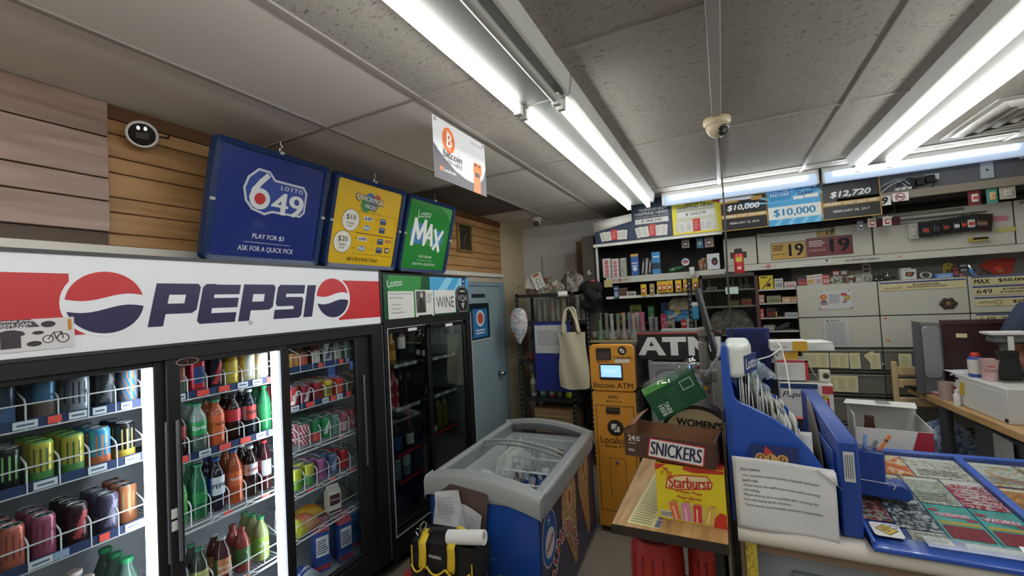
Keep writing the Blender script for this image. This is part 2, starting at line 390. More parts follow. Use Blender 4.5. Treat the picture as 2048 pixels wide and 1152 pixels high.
# ================================================================ lights of the rest of the shop (behind the camera)
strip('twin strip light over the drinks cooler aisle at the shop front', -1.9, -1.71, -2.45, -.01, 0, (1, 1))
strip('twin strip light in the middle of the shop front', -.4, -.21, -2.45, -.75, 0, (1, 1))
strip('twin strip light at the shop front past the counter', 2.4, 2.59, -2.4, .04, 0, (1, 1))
w_ = bpy.data.worlds.new('world'); S.world = w_; w_.use_nodes = True
w_.node_tree.nodes['Background'].inputs[0].default_value = (.8, .85, .9, 1); w_.node_tree.nodes['Background'].inputs[1].default_value = .02
S.view_settings.view_transform = 'Standard'; S.view_settings.look = 'None'; S.view_settings.gamma = 1; S.view_settings.exposure = 1.1
S.view_settings.use_curve_mapping = False
S.cycles.use_denoising = True; S.cycles.max_bounces = 10; S.cycles.transparent_max_bounces = 24; S.cycles.diffuse_bounces = 4; S.cycles.glossy_bounces = 4
S.cycles.caustics_reflective = False; S.cycles.caustics_refractive = False; S.cycles.sample_clamp_indirect = 6
# ================================================================ drink coolers
TM = {}
def TT(name, label, cat, M, group=None):
    t = T(name, label, cat, M, group); TM[t.name] = M.copy(); return t
def GA(m, t):
    """builder that takes shop coordinates and stores them relative to thing t"""
    g = G(m); g.T = TM[t.name].inverted(); return g
PROTO = {}
def place(key, build, M, label, group=None):
    if key in PROTO: return dup(PROTO[key], M, label, group)
    r = build(); r.matrix_world = M; r['label'] = label
    if group: r['group'] = group
    elif 'group' in r: del r['group']
    PROTO[key] = r; return r
def wrapped(parent, txt, r, zc, h, w, c, bold=.02, shear=0., rot=0., name='lettering', th=0.):
    g = G(c); g.W = lambda q: ((r+q.z)*math.cos(q.x/r+th), (r+q.z)*math.sin(q.x/r+th), q.y)
    g.text(txt, 0, zc, h, w, .0006, bold=bold, shear=shear, rot=rot); return g.o(name, parent)
BODY = mt('#131416', .45); INNER = mt('#a3a8ab', .5); FRAMEB = mt('#1b1c1f', .4); LEDM = mt('#f2f8ff', .4, e=9.)
SHELFP = mt('#3a3d42', .5)
TAGW = mt('#dfe4e6', .6); TAGR = mt('#ff5a4a', .6); TAGB = mt('#9fb4cf', .6)
XF = -2.08
dc = TT('drinks_cooler', 'three-door black drinks cooler with a red, white and blue light box on top', 'cooler', LOC(XF, .35, 0))
g = GA(BODY, dc); g.box(-2.80, XF-.03, .35, .375, .12, 2.06); g.box(-2.80, XF-.03, 2.175, 2.2, .12, 2.06); g.box(-2.80, -2.77, .375, 2.175, .12, 2.06); g.box(-2.77, XF-.03, .375, 2.175, 2.035, 2.06)
g.box(-2.77, XF-.03, .375, 2.175, .12, .24); g.box(-2.77, -2.2, .36, 2.19, .0, .12); g.box(XF-.05, XF, .35, 2.2, 1.635, 1.69); g.box(XF-.06, XF, .35, 2.2, .13, .26)
g.box(XF-.06, XF, .35, .40, .26, 1.635); g.box(XF-.06, XF, 2.10, 2.2, .26, 1.635)
g.s(INNER); g.box(-2.768, -2.755, .376, 2.174, .24, 1.70); g.box(-2.755, -2.14, .376, .38, .24, 1.70); g.box(-2.755, -2.14, 2.12, 2.174, .24, 1.70); g.box(-2.755, -2.14, .38, 2.12, .24, .255); g.box(-2.755, -2.14, .38, 2.12, 1.70, 1.71); g.o('cabinet', dc)
g = GA(mt('#4a4c50', .4), dc); g.box(XF-.0, XF+.004, 2.19, 2.2, .14, 1.69); g.o('edge_strip', dc)
# light box
sb = GA(mt('#3a3b40', .4), dc); sb.box(-2.5, XF-.004, .352, 2.2, 1.69, 2.064); sb = sb.o('sign_box', dc)
g = GA(mt('#dcdfe5', .3, e=.06), dc); g.T = g.T @ FR((XF, .365, 1.70), (0, 1, 0), (0, 0, 1)); g.rect(0, 0, 1.825, .355, 0); g.o('sign_panel', sb)
g = GA(mt('#36373c', .35), dc); g.T = g.T @ FR((XF, .35, 1.69), (0, 1, 0), (0, 0, 1))
for a in ((0, .362, 1.85, .376), (0, 0, 1.85, .012), (0, 0, .016, .376), (1.838, 0, 1.85, .376)): g.box(a[0], a[2], a[1], a[3], -.004, .008)
g.o('sign_frame', sb)
RED = mt('#c93239', .35); PNV = mt('#2b2852', .35); PWH = mt('#dcdfe5', .3, e=.06)
g = GA(RED, dc); g.T = g.T @ FR((XF, 0, 0), (0, 1, 0), (0, 0, 1))
g.poly([(.366, 1.765), (.70, 1.765), (.66, 1.86), (.66, 1.985), (.70, 1.985), (.366, 1.985)], .0012)
g.o('colour_band', sb); g = GA(RED, dc); g.T = g.T @ FR((XF, 0, 0), (0, 1, 0), (0, 0, 1)); g.poly([(1.84, 1.745), (2.188, 1.745), (2.188, 1.985), (1.84, 1.985)], .0012)
def globe(y):
    z = 1.8795; r = .116
    g.s(PWH); g.disc(y, z, r+.012, .002, n=40)
    wave = [(-1+2*i/16, .10*math.sin((-1+2*i/16)*2.6)) for i in range(17)]
    arc = lambda a, b: [(y+r*math.cos(math.radians(a+(b-a)*i/24))*.99, z+r*math.sin(math.radians(a+(b-a)*i/24))) for i in range(25)]
    up = arc(13.5, 173.8)
    g.s(RED); g.poly(up+[(y+r*.965*a, z+r*(.17+b*1.15)) for a, b in wave[1:-1]], .0028)
    dn = arc(195.2, 351.8)
    g.s(PNV); g.poly(dn+[(y+r*.965*a, z+r*(-.20+b*1.15)) for a, b in wave[1:-1][::-1]], .0028)
g.o('colour_band', sb)
for y in (.762, 1.802):
    g = GA(RED, dc); g.T = g.T @ FR((XF, 0, 0), (0, 1, 0), (0, 0, 1)); globe(y); g.o('emblem', sb)
g = GA(PNV, dc); g.T = g.T @ FR((XF, 0, 0), (0, 1, 0), (0, 0, 1))
def letter(ch, y0, w, z0=1.776, h=.178):
    t = .053; sk = lambda a, b: (y0+a*w+(b-.5)*.035+.0, z0+b*h)
    tv = t/h*.9; th = t/w
    P = lambda *p: g.poly([sk(*q) for q in p], .0014)
    if ch == 'P':
        P((0, 0), (th, 0), (th, 1), (0, 1)); P((th, 1), (th, 1-tv), (1-th, 1-tv), (1-th, 1)); P((th, .28), (1-th, .28), (1-th, .28+tv*.9), (th, .28+tv*.9))
        P((1-th, .28), (1-.1, .28), (1, .36), (1, .92), (.93, 1), (1-th, 1))
    if ch == 'E':
        P((0, .08), (.08, 0), (th, 0), (th, 1), (.08, 1), (0, .92))
        for q in (0, .5-tv/2.3, 1-tv): P((th, q), (1, q), (1, q+tv*.95), (th, q+tv*.95))
    if ch == 'S':
        P((.0, 0), (1-th, 0), (1-th, tv), (.0, tv)); P((1-th, 0), (.92, 0), (1, .08), (1, .56), (.93, .5+tv/2), (1-th, .5+tv/2)); P((th, .5-tv/2), (1-th, .5-tv/2), (1-th, .5+tv/2), (th, .5+tv/2))
        P((th, .5-tv/2), (.07, .5-tv/2), (0, .46), (0, .92), (.08, 1), (th, 1)); P((th, 1-tv), (1, 1-tv), (1, 1), (th, 1))
    if ch == 'I': P((0, 0), (1, 0), (1, 1), (0, 1))
for ch, y0, w in (('P', .905, .168), ('E', 1.082, .165), ('P', 1.262, .165), ('S', 1.440, .160), ('I', 1.615, .056)): letter(ch, y0, w)
g.ring(1.305, 1.765, .0075, .0095, .0014); g.text('R', 1.305, 1.765, .008)
g.o('lettering', sb)
# doors
def door(y0, y1, gy0, gy1, hy, dx):
    d = GA(FRAMEB, dc); x0, x1 = XF-.035-dx, XF-.008-dx
    d.box(x0, x1, y0, gy0, .262, 1.635); d.box(x0, x1, gy1, y1, .262, 1.635); d.box(x0, x1, gy0, gy1, .262, .285); d.box(x0, x1, gy0, gy1, 1.61, 1.635); d = d.o('sliding_door', dc, bev=.004)
    g = GA(glass('#f4f8fa', .55), dc); g.box(x0+.01, x0+.014, gy0, gy1, .285, 1.61); g.o('glass_pane', d)
    g = GA(mt('#6d7075', .3, .5), dc); g.box(x1, x1+.016, hy, hy+.012, .80, 1.38); g.o('handle', d, bev=.004)
    return d
door(.400, .985, .425, .915, .945, .02); d2 = door(.95, 1.50, 1.003, 1.462, .975, 0); door(1.47, 2.10, 1.525, 1.985, 2.03, .02)
g = GA(mt('#2a1d1c', .3), dc); g.T = g.T @ FR((XF-.0075, 1.03, 1.618), (0, 1, 0), (0, 0, 1)); g.disc(0, 0, .045, .0006, .38); g.s('#a8958f'); g.ring(0, 0, .041, .0445, .001, .38); g.s('#a84840'); g.text('1', 0, 0, .018, z=.001); g.o('oval_badge', d2)
g = GA(TAGW, dc); g.T = g.T @ FR((XF-.0075, .966, .98), (0, 1, 0), (0, 0, 1)); g.rect(-.012, -.05, .012, -.01, .001); g.o('sticker', d2); g = GA(TAGW, dc); g.T = g.T @ FR((XF-.0075, .966, .98), (0, 1, 0), (0, 0, 1)); g.rect(-.012, 0, .012, .04, .001); g.o('sticker', d2)
for y in (.888, 1.440):
    g = GA(mt('#d9dde0', .4), dc); g.box(-2.142, -2.118, y-.002, y+.03, .262, .27); g.box(-2.142, -2.118, y-.002, y+.03, 1.612, 1.625); lm = g.o('lamp_holder', dc)
    g = GA(LEDM, dc); g.box(-2.140, -2.120, y, y+.026, .27, 1.612); g.o('light_tube', lm)
# shelves
D1, D2, D3 = (.39, .905), (1.02, 1.485), (1.575, 2.085)
def cshelf(y0, y1, z, kind, lanes, tags):
    xb, xf = -2.70, -2.185
    s = GA(WIRE, dc)
    n = 26
    s.tube([(xf, y0, z), (xf, y1, z)], .0035); s.tube([(xb, y0, z), (xb, y1, z)], .003); s.tube([(xf, y0, z), (xb, y0, z)], .003); s.tube([(xf, y1, z), (xb, y1, z)], .003)
    s.s(SHELFP if kind == 'navy' else '#9aa0a4')
    for i in range(n): yy = y0+(y1-y0)*(i+.5)/n; s.box(xb, xf, yy-.002, yy+.002, z+.001, z+.0045)
    if kind == 'navy': s.box(xb, xf-.005, y0+.002, y1-.002, z+.0045, z+.006)
    s = s.o('wire_shelf', dc)
    if kind == 'navy':
        g = GA(NAVY, dc); g.box(xf+.001, xf+.004, y0+.004, y1-.004, z+.003, z+.036); g.o('price_strip', s)
    rail = .088 if kind == 'navy' else .07
    g = GA(WIRE, dc); g.tube([(xf-.03, y0-.002, z), (xf+.004, y0-.002, z+.004), (xf+.004, y0-.002, z+rail), (xf+.004, y1, z+rail), (xf+.004, y1, z+.004), (xf-.03, y1, z)], .0028)
    if kind == 'wire':
        g.tube([(xf+.012, y0, z-.018), (xf+.012, y1, z-.018)], .003)
        zz = [(xf+.006, y0+(y1-y0)*i/3, z-.003) for i in range(4)]
        for a, b in zip(zz, zz[1:]): g.tube([a, (a[0]+.004, a[1]+.03, z-.014), (a[0]+.004, b[1]-.03, z-.014), b], .003)
    g.o('front_rail', s)
    st, pt = {D1: (.901, -.081), D2: (1.074, .081), D3: (1.62, .071) if lanes == 6 else (1.645, .082)}[(y0, y1)]
    for yy in ([y0, y1] if lanes == 1 else [y for y in [st+pt*i for i in range(7)] if y0 < y < y1-.01]+[y1]):
        g = GA(WIRE, dc); g.tube([(xf+.002, yy, z), (xf+.002, yy, z+.09), (xf-.01, yy, z+.103), (xf-.10, yy, z+.135), (xf-.16, yy, z+.135), (xf-.17, yy, z)], .003); g.o('divider', s)
    for f, c, w in tags:
        yy = y0+(y1-y0)*f; g = GA(c, dc); zz = z+.006 if kind == 'navy' else z-.016
        g.box(xf+.0045, xf+.0065, yy-w/2, yy+w/2, zz, zz+(.026 if kind == 'navy' else .014)); 
        if c is TAGW and kind == 'navy': g.s('#5a6a86'); g.box(xf+.0066, xf+.0068, yy-w*.35, yy+w*.35, zz+.009, zz+.016)
        g.o('price_tag', s)
W_, R_, B_ = TAGW, TAGR, TAGB
cshelf(*D1, 1.448, 'navy', 5, [(.07, W_, .05), (.13, B_, .025), (.36, W_, .06), (.5, R_, .035), (.62, W_, .05), (.74, W_, .04), (.9, W_, .035)])
cshelf(*D1, 1.23, 'navy', 5, [(.06, B_, .03), (.45, W_, .06), (.72, W_, .055), (.93, W_, .05)])
cshelf(*D1, .965, 'navy', 5, [(.08, W_, .05), (.42, W_, .06), (.52, B_, .04), (.75, R_, .03), (.93, W_, .06)])
cshelf(*D1, .53, 'wire', 4, [(.4, R_, .03)])
cshelf(*D2, 1.438, 'navy', 5, [(.05, W_, .04), (.25, R_, .05), (.45, R_, .05), (.64, W_, .05), (.8, W_, .05), (.95, R_, .04)])
cshelf(*D2, 1.163, 'navy', 5, [(.05, R_, .05), (.25, W_, .05), (.44, R_, .05), (.65, R_, .05), (.82, W_, .05), (.95, W_, .04)])
cshelf(*D2, .875, 'wire', 5, [(.45, R_, .04), (.85, R_, .04)])
cshelf(*D2, .53, 'wire', 4, [(.6, R_, .03)])
cshelf(*D3, 1.464, 'navy', 5, [(.4, R_, .03), (.7, R_, .03), (.8, B_, .025)])
cshelf(*D3, 1.25, 'navy', 5, [(.05, W_, .05), (.24, R_, .05), (.45, W_, .045), (.56, R_, .035), (.66, W_, .04), (.8, R_, .04), (.95, W_, .03)])
cshelf(*D3, 1.027, 'wire', 6, [(.66, R_, .035)])
cshelf(*D3, .795, 'wire', 5, [(.2, R_, .04), (.5, R_, .04), (.8, R_, .04)])
cshelf(*D3, .555, 'wire', 1, [(.93, R_, .04)])
# ---------------------------------------------------------------- cans and bottles
ALU = mt('#d2d5d9', .3, .35)
def can(h=.157, r=.033, body='#222', acc=None, pat=None, band=None, lid=None):
    def build():
        t = T('drink_can', 'x', 'can')
        def fn(th, z):
            q = z/h
            if pat == 'claw':
                if .33 < q < .82:
                    k = math.floor(th/(2*pi/36))
                    if k in (-4, -1, 2): return acc
                if band and q < .3: return band
            elif pat == 'blob':
                if .3 < q < .75 and abs(th) < .75: return acc
                if band and q < .3: return band
            elif pat == 'slant':
                if abs(th-(q-.5)*1.6) < .33 and .2 < q < .85: return acc
            elif pat == 'half' and q < .45: return acc
            elif pat == 'patch' and (int(q*9)+int((th+pi)*5)) % 3 == 0: return acc
            return None
        g = G(); M = mt(body, .3, .25); zs = [.06+.86*i/10 for i in range(11)]
        g.lathe([(r*.72, 0, ALU), (r*.84, .004, M), (r, h*.06)]+[(r, h*q) for q in zs[1:]]+[(r*.97, h*.945, lid or M), (r*.82, h*.985)], 36, fn); g.o('body', t)
        g = G(lid or ALU); g.lathe([(r*.80, h*.984), (r*.83, h), (r*.78, h), (r*.74, h*.985), (.002, h*.985)], 20); g.s(ALU); g.box(-.004, .014, -.006, .006, h*.986, h*.991); g.o('lid', t)
        return t
    return build
def bottle(h=.235, r=.033, liq='#2a1512', lab='#c22', cap='#b22', txt=None, tc='#eeeeee', z0=.42, z1=.68, acc=None, neck=.4, clear=None, shear=0., squat=False):
    def build():
        t = T('soda_bottle', 'x', 'bottle'); L = mt(liq, .12); B = mt(lab, .35); U = mt(clear or liq, .12)
        g = G()
        zb = .62 if not squat else .6
        pr = [(r*.7, 0, L), (r*.95, h*.02), (r, h*.06), (r*.97, h*.2), (r, h*(z0-.02)), (r*1.0, h*z0, B), (r*1.0, h*z1, U), (r*.98, h*(z1+(.9-z1)*.1)), (r*.86, h*(z1+(.9-z1)*.42)), (r*.62, h*(z1+(.9-z1)*.72)), (r*neck, h*.9), (r*neck, h*.935), (r*neck*1.2, h*.938), (r*neck*1.2, h*.948)]
        pr = sorted(pr, key=lambda q: q[1])
        def fn(th, z):
            if acc and h*z0 < z < h*z1 and abs(th) < .8: return acc
        g.lathe(pr, 20, fn if acc else None); g.o('body', t)
        g = G(mt(cap, .4)); g.lathe([(r*neck*1.16, h*.945), (r*neck*1.22, h*.95), (r*neck*1.22, h*.99), (r*neck*1.1, h)], 14); g.o('cap', t)
        if txt: wrapped(t, txt, r*1.004, h*(z0+z1)/2, None, r*1.65, tc, .03, shear)
        return t
    return build
POS = ['front of lane', 'second in lane', 'third in lane', 'fourth in lane']
LANEY = dict(c1=.455, c1b=.535, c2=.633, c3=.728, c4=.806, c5=.880, c6=.545, c7=.627, c7b=.708, c8=.785, c9=.868, c10=.550, c11=.630, c12=.716, c13=.805, c14=.885,
  d1=1.058, d2=1.135, d3=1.212, d4=1.288, d5=1.374, d6=1.450, e0=1.052, e1=1.134, e2=1.214, e3=1.294, e4=1.378, e5=1.455, f0=1.050, f1=1.128, f2=1.208, f3=1.290, f4=1.372, f5=1.450, g0=1.045, g1=1.125, g2=1.225, g3=1.315, g4=1.415,
  h1=1.692, h2=1.778, h3=1.868, h4=1.944, h5=2.025, i0=1.625, i1=1.70, i2=1.782, i3=1.862, i4=1.945, j0=1.688, j1=1.761, j2=1.834, j3=1.903, j4=1.972, j5=2.042, k0=1.625, k1=1.704, k2=1.790, k3=1.875, k4=1.957)
def lane(key, build, y, z, what, where, n=1, x0=-2.232, dx=.069, jit=.002):
    y = LANEY.get(key, y)
    for i in range(n):
        M = LOC(x0-dx*i+random.uniform(-jit, jit), y+random.uniform(-jit, jit), z, random.uniform(-.25, .05))
        place(key, build, M, f'{what}, {where}, {POS[i]}' if n > 1 else f'{what}, {where}')
def ly(D, i, n, o=.5): return D[0]+(D[1]-D[0])*(i+o)/n
A1 = 'top shelf, bike-flyer door'
Z = 1.448+.007
lane('c1', can(.157, .031, '#2d3f5e', '#54719a', 'patch'), ly(D1, 0, 5, .15), Z, 'slate-blue tall can', A1, 2)
lane('c1b', can(.157, .031, '#27384f', '#3d6088', 'half'), ly(D1, 0, 5, .75), Z, 'dark navy tall can', A1, 2)
lane('c2', can(.157, .030, '#3f7396', '#5e4f45', 'half'), ly(D1, 1, 5, .55), Z, 'steel-blue and brown tall can', A1, 3)
lane('c3', can(.157, .031, '#aab3bd', '#2f3942', 'claw'), ly(D1, 2, 5, .55), Z, 'silver-white claw-mark can', A1, 3)
lane('c4', can(.157, .031, '#30343b', '#6a7078', 'slant'), ly(D1, 3, 5, .45), Z, 'charcoal tall can', A1, 3)
lane('c5', can(.157, .031, '#4f9ccb', '#d98a5c', 'patch'), ly(D1, 4, 5, .42), Z, 'sky-blue and orange tall can', A1, 3)
A2 = 'second shelf, bike-flyer door'; Z = 1.23+.007
lane('c6', can(.157, .031, '#14161a', '#7fc36a', 'claw'), ly(D1, 0, 5, .45), Z, 'black can with green claw marks', A2, 2)
lane('c7', can(.157, .031, '#c4bb4a', '#3b5a45', 'claw', '#4f8f4c', '#7db35c'), ly(D1, 1, 5, .6), Z, 'yellow and green claw-mark can', A2, 3)
lane('c7b', can(.157, .031, '#c4bb4a', '#3b5a45', 'claw', '#4f8f4c', '#7db35c'), 0, Z, 'yellow claw-mark can beside the blue one', A2, 3)
lane('c8', can(.157, .031, '#4ba0d0', '#e58a4a', 'claw', '#d97a4d'), ly(D1, 3, 5, .5), Z, 'bright blue can with orange claw marks', A2, 3)
lane('c9', can(.157, .031, '#1c1a18', '#c9b768', 'claw', '#c9b54c'), ly(D1, 4, 5, .45), Z, 'black can with gold claw marks', A2, 3)
A3 = 'third shelf, bike-flyer door'; Z = .965+.007
lane('c10', can(.157, .031, '#c9705c', '#8a4038', 'claw'), ly(D1, 0, 5, .85), Z, 'salmon-red claw-mark can', A3, 3)
lane('c11', can(.157, .031, '#a85a74', '#74384f', 'claw'), ly(D1, 1, 5, .75), Z, 'pink claw-mark can', A3, 3)
lane('c12', can(.157, .031, '#3a2326', '#b8434a', 'slant'), ly(D1, 2, 5, .7), Z, 'maroon tall can', A3, 3)
lane('c13', can(.157, .031, '#5c5770', '#8d88a6', 'slant'), ly(D1, 3, 5, .65), Z, 'violet-grey tall can', A3, 3)
lane('c14', can(.157, .031, '#d98a62', '#c7b27c', 'claw'), ly(D1, 4, 5, .3), Z, 'orange and tan claw-mark can', A3, 3, x0=-2.27)
A4 = 'bottom shelf, bike-flyer door'; Z = .53+.007
lane('b1', bottle(.30, .048, '#7e858c', '#9aa0a6', '#d7bfb8', clear='#8a9096', z0=.3, z1=.55), ly(D1, 1, 4, .8), Z, 'grey water bottle with a pale pink cap', A4, 2, dx=.1, x0=-2.26)
lane('b1', None, ly(D1, 2, 4, .75), Z, 'pink-capped grey bottle beside the green caps', A4, 2, dx=.1, x0=-2.25)
lane('b2', bottle(.30, .046, '#3d5a4c', '#93a89c', '#2f9a62', clear='#5c7569', z0=.3, z1=.55), ly(D1, 3, 4, .75), Z, 'large green-capped soda bottle', A4, 3, dx=.095, x0=-2.26)
lane('b1c', bottle(.27, .046, '#7e858c', '#9aa0a6', '#8a8f98', clear='#8a9096', z0=.3, z1=.55), ly(D1, 0, 4, .9), Z, 'grey water bottle with a dull cap', A4, 2, dx=.1, x0=-2.26)
A5 = 'top shelf, middle cooler door'; Z = 1.438+.007
lane('d1', can(.15, .033, '#a86a55', '#5e6e58', 'half'), ly(D2, 0, 5, .25), Z, 'brown and green drink can', A5, 1)
lane('d2', can(.175, .036, '#c8323c', '#2f4a86', 'blob'), ly(D2, 0, 5, .98), Z, 'tall red can with a blue crest', A5, 2, dx=.075)
lane('d3', can(.165, .034, '#1d1618', '#c4313a', 'slant', lid=mt('#1d1618')), ly(D2, 1, 5, .98), Z, 'black can with red script', A5, 2)
lane('d4', bottle(.19, .034, '#d3b545', '#e0c24d', '#d9bb42', z0=.3, z1=.7, neck=.6), ly(D2, 2, 5, .75), Z, 'yellow juice bottle', A5, 2)
lane('d5', bottle(.185, .033, '#e4dcc0', '#c9a44a', '#6a4028', acc='#e9e6dc', z0=.25, z1=.8, neck=.6), ly(D2, 3, 5, .6), Z, 'cream brown-drip milkshake bottle', A5, 2)
lane('d6', bottle(.185, .033, '#e9e4d2', '#d8c88e', '#41506a', acc='#f0ece0', z0=.25, z1=.8, neck=.6), ly(D2, 4, 5, .5), Z, 'white milkshake bottle with a navy cap', A5, 2)
A6 = 'second shelf, middle cooler door'; Z = 1.163+.007
lane('e0', bottle(.225, .032, '#2a1715', '#a8323a', '#a32a2a'), ly(D2, 0, 5, .1), Z, 'small cola bottle with a red label', A6, 1)
lane('e1', bottle(.235, .036, '#5c6a63', '#2f9e5c', '#35a36a', 'Sprite', z0=.40, z1=.66, clear='#8fa096', shear=.2), ly(D2, 0, 5, .78), Z, 'clear bottle with a green white-script label', A6, 2)
lane('e2', bottle(.235, .036, '#d8643a', '#e2703d', '#3f8f6a', 'Crush', '#6b2b1a', z0=.35, z1=.7, clear='#b85a3a'), ly(D2, 1, 5, .8), Z, 'orange soda bottle with a green cap', A6, 2)
lane('e3', bottle(.245, .034, '#2a1412', '#c43a44', '#2a1715', z0=.46, z1=.7), ly(D2, 2, 5, .7), Z, 'dark cola bottle with a red label', A6, 2)
lane('e4', bottle(.25, .033, '#20242e', '#9ba0a8', '#c9d0d4', 'PEPSI', '#141a30', z0=.40, z1=.68, acc='#c5453f'), ly(D2, 3, 5, .55), Z, 'cola bottle with a silver red-oval label', A6, 2)
lane('e5', bottle(.255, .033, '#2f8a52', '#35965a', '#2f9a5c', z0=.3, z1=.62, clear='#3a8f5e'), ly(D2, 4, 5, .35), Z, 'bright green soda bottle', A6, 2)
A7 = 'third shelf, middle cooler door'; Z = .875+.007
lane('f1', bottle(.245, .035, '#1f6a44', '#2f8a4e', '#2f8f5a', z0=.3, z1=.5, clear='#2a6a4c'), ly(D2, 0, 5, .85), Z, 'dark green soda bottle', A7, 2)
lane('f0', bottle(.225, .033, '#3f9a4c', '#5cb04c', '#3a9a4c', z0=.3, z1=.62), ly(D2, 0, 5, .1), Z, 'lime green soda bottle beside the door frame', A7, 1)
lane('f2', bottle(.245, .036, '#23202c', '#2f4fae', '#2c4a9e', 'PEPSI', '#10173a', z0=.32, z1=.66, acc='#dfe3ea'), ly(D2, 1, 5, .75), Z, 'cola bottle with a bright blue label', A7, 2)
lane('f3', bottle(.26, .036, '#c4592f', '#dd6d35', '#34508f', 'FANTA', '#eef0f4', z0=.34, z1=.60, clear='#a8512f'), ly(D2, 2, 5, .65), Z, 'orange soda bottle with a blue cap', A7, 2)
lane('f4', bottle(.25, .033, '#241413', '#b9bcc0', '#c9ccd0', 'Coke', '#a8303a', z0=.44, z1=.66, shear=.2), ly(D2, 3, 5, .5), Z, 'cola bottle with a silver red-script label', A7, 2)
lane('f5', bottle(.255, .033, '#3a1517', '#8f2a33', '#b9363c', z0=.3, z1=.62, acc='#a9adb2'), ly(D2, 4, 5, .35), Z, 'maroon soda bottle with a red cap', A7, 2)
A8 = 'bottom shelf, middle cooler door'; Z = .53+.007
lane('g1', bottle(.21, .036, '#3c5a42', '#b9b877', '#2f7d56', 'BREEZE', '#e6ecd8', z0=.2, z1=.56, clear='#37433a'), ly(D2, 1, 4, .05), Z, 'dark juice bottle with a yellow-green label', A8, 2)
lane('g2', bottle(.21, .036, '#4b2a2c', '#3f7a52', '#a8b0b4', 'BREEZE', '#e6ecd8', z0=.2, z1=.56, acc='#d08a5c', clear='#43292c'), ly(D2, 2, 4, .05), Z, 'plum juice bottle with a peach label', A8, 2)
lane('g3', bottle(.21, .036, '#8a3f3a', '#3f6a3e', '#8a3f3a', z0=.2, z1=.56), ly(D2, 2, 4, .85), Z, 'red juice bottle', A8, 2)
lane('g4', bottle(.215, .036, '#8a9a55', '#7fb04a', '#2c8f55', 'BREEZE', '#eef2dc', z0=.2, z1=.56, acc='#8fb84a', clear='#8f9a6a'), ly(D2, 3, 4, .5), Z, 'green juice bottle with a lime label', A8, 3)
lane('g0', bottle(.21, .036, '#4a5c50', '#a8b890', '#7a9a86', z0=.2, z1=.56), ly(D2, 0, 4, .2), Z, 'pale green juice bottle', A8, 2)
# third door
A9 = 'top shelf, wine-side cooler door'; Z = 1.464+.007
lane('h1', bottle(.15, .036, '#4a3426', '#c9a24a', '#6b4a34', z0=.1, z1=.62, acc='#b5523a', neck=.7), ly(D3, 0, 5, .55), Z, 'brown iced coffee bottle', A9, 2)
lane('h2', bottle(.155, .034, '#6b3a2e', '#5a3428', '#7a4a3a', z0=.1, z1=.62, acc='#c9c2b8', neck=.7), ly(D3, 1, 5, .65), Z, 'dark coffee bottle with white lettering', A9, 2)
lane('h3', can(.165, .030, '#c9cbd0', '#4a4a58', 'slant'), ly(D3, 2, 5, .6), Z, 'slim silver can', A9, 2)
lane('h4', can(.16, .032, '#8b8f90', '#a8a898', 'half'), ly(D3, 3, 5, .45), Z, 'grey tall can', A9, 2)
lane('h5', can(.165, .032, '#6fa3a0', '#4f8a86', 'half'), ly(D3, 4, 5, .35), Z, 'teal tall can', A9, 2)
A10 = 'second shelf, wine-side cooler door'; Z = 1.25+.007
for i, (b, a, w, f) in enumerate((('#b83a40', '#e0dcd8', 'red and white soda can', .2), ('#8f2c38', '#c9ccd2', 'crimson and silver soda can', .75), ('#a8343e', '#7a2630', 'deep red soda can', .75), ('#d8b83c', '#7a6a2e', 'yellow soda can', .7), ('#d8403c', '#e06a50', 'bright red soda can', .62))):
    lane(f'i{i}', can(.122, .033, b, a, 'slant' if i != 3 else 'blob'), ly(D3, i, 5, f), Z, w, A10, 4)
A11 = 'third shelf, wine-side cooler door'; Z = 1.027+.007
for i, (b, a, w, l_d) in enumerate((('#9c3440', '#d9d4d2', 'red can with a white flower print', None), ('#2f8a55', '#d05a50', 'green can with a red base', None), ('#2f9a5c', '#d9e6dc', 'green can with white script', None), ('#7fa39a', '#4f7a70', 'pale teal can', None), ('#c0657a', '#d9aab4', 'rose pink can', None), ('#b8606e', '#d8a0a8', 'dusty pink can beside the cooler wall', None))):
    lane(f'j{i}', can(.122, .033, b, a, ('patch', 'half', 'slant')[i % 3]), ly(D3, i, 6, .5), Z, w, A11, 4)
A12 = 'fourth shelf, wine-side cooler door'; Z = .795+.007
for i, (b, a, w, f) in enumerate((('#b8c23c', '#6fa03c', 'lime yellow can', .1), ('#c9c84a', '#4f8f4c', 'yellow-green can', .62), ('#a86a9c', '#8a4a80', 'mauve can', .75), ('#6a7ba8', '#aab4cc', 'slate blue can', .72), ('#c43c40', '#a83036', 'red can', .62))):
    lane(f'k{i}', can(.122, .033, b, a, 'half' if i < 2 else 'slant'), ly(D3, i, 5, f), Z, w, A12, 3 if i else 2)
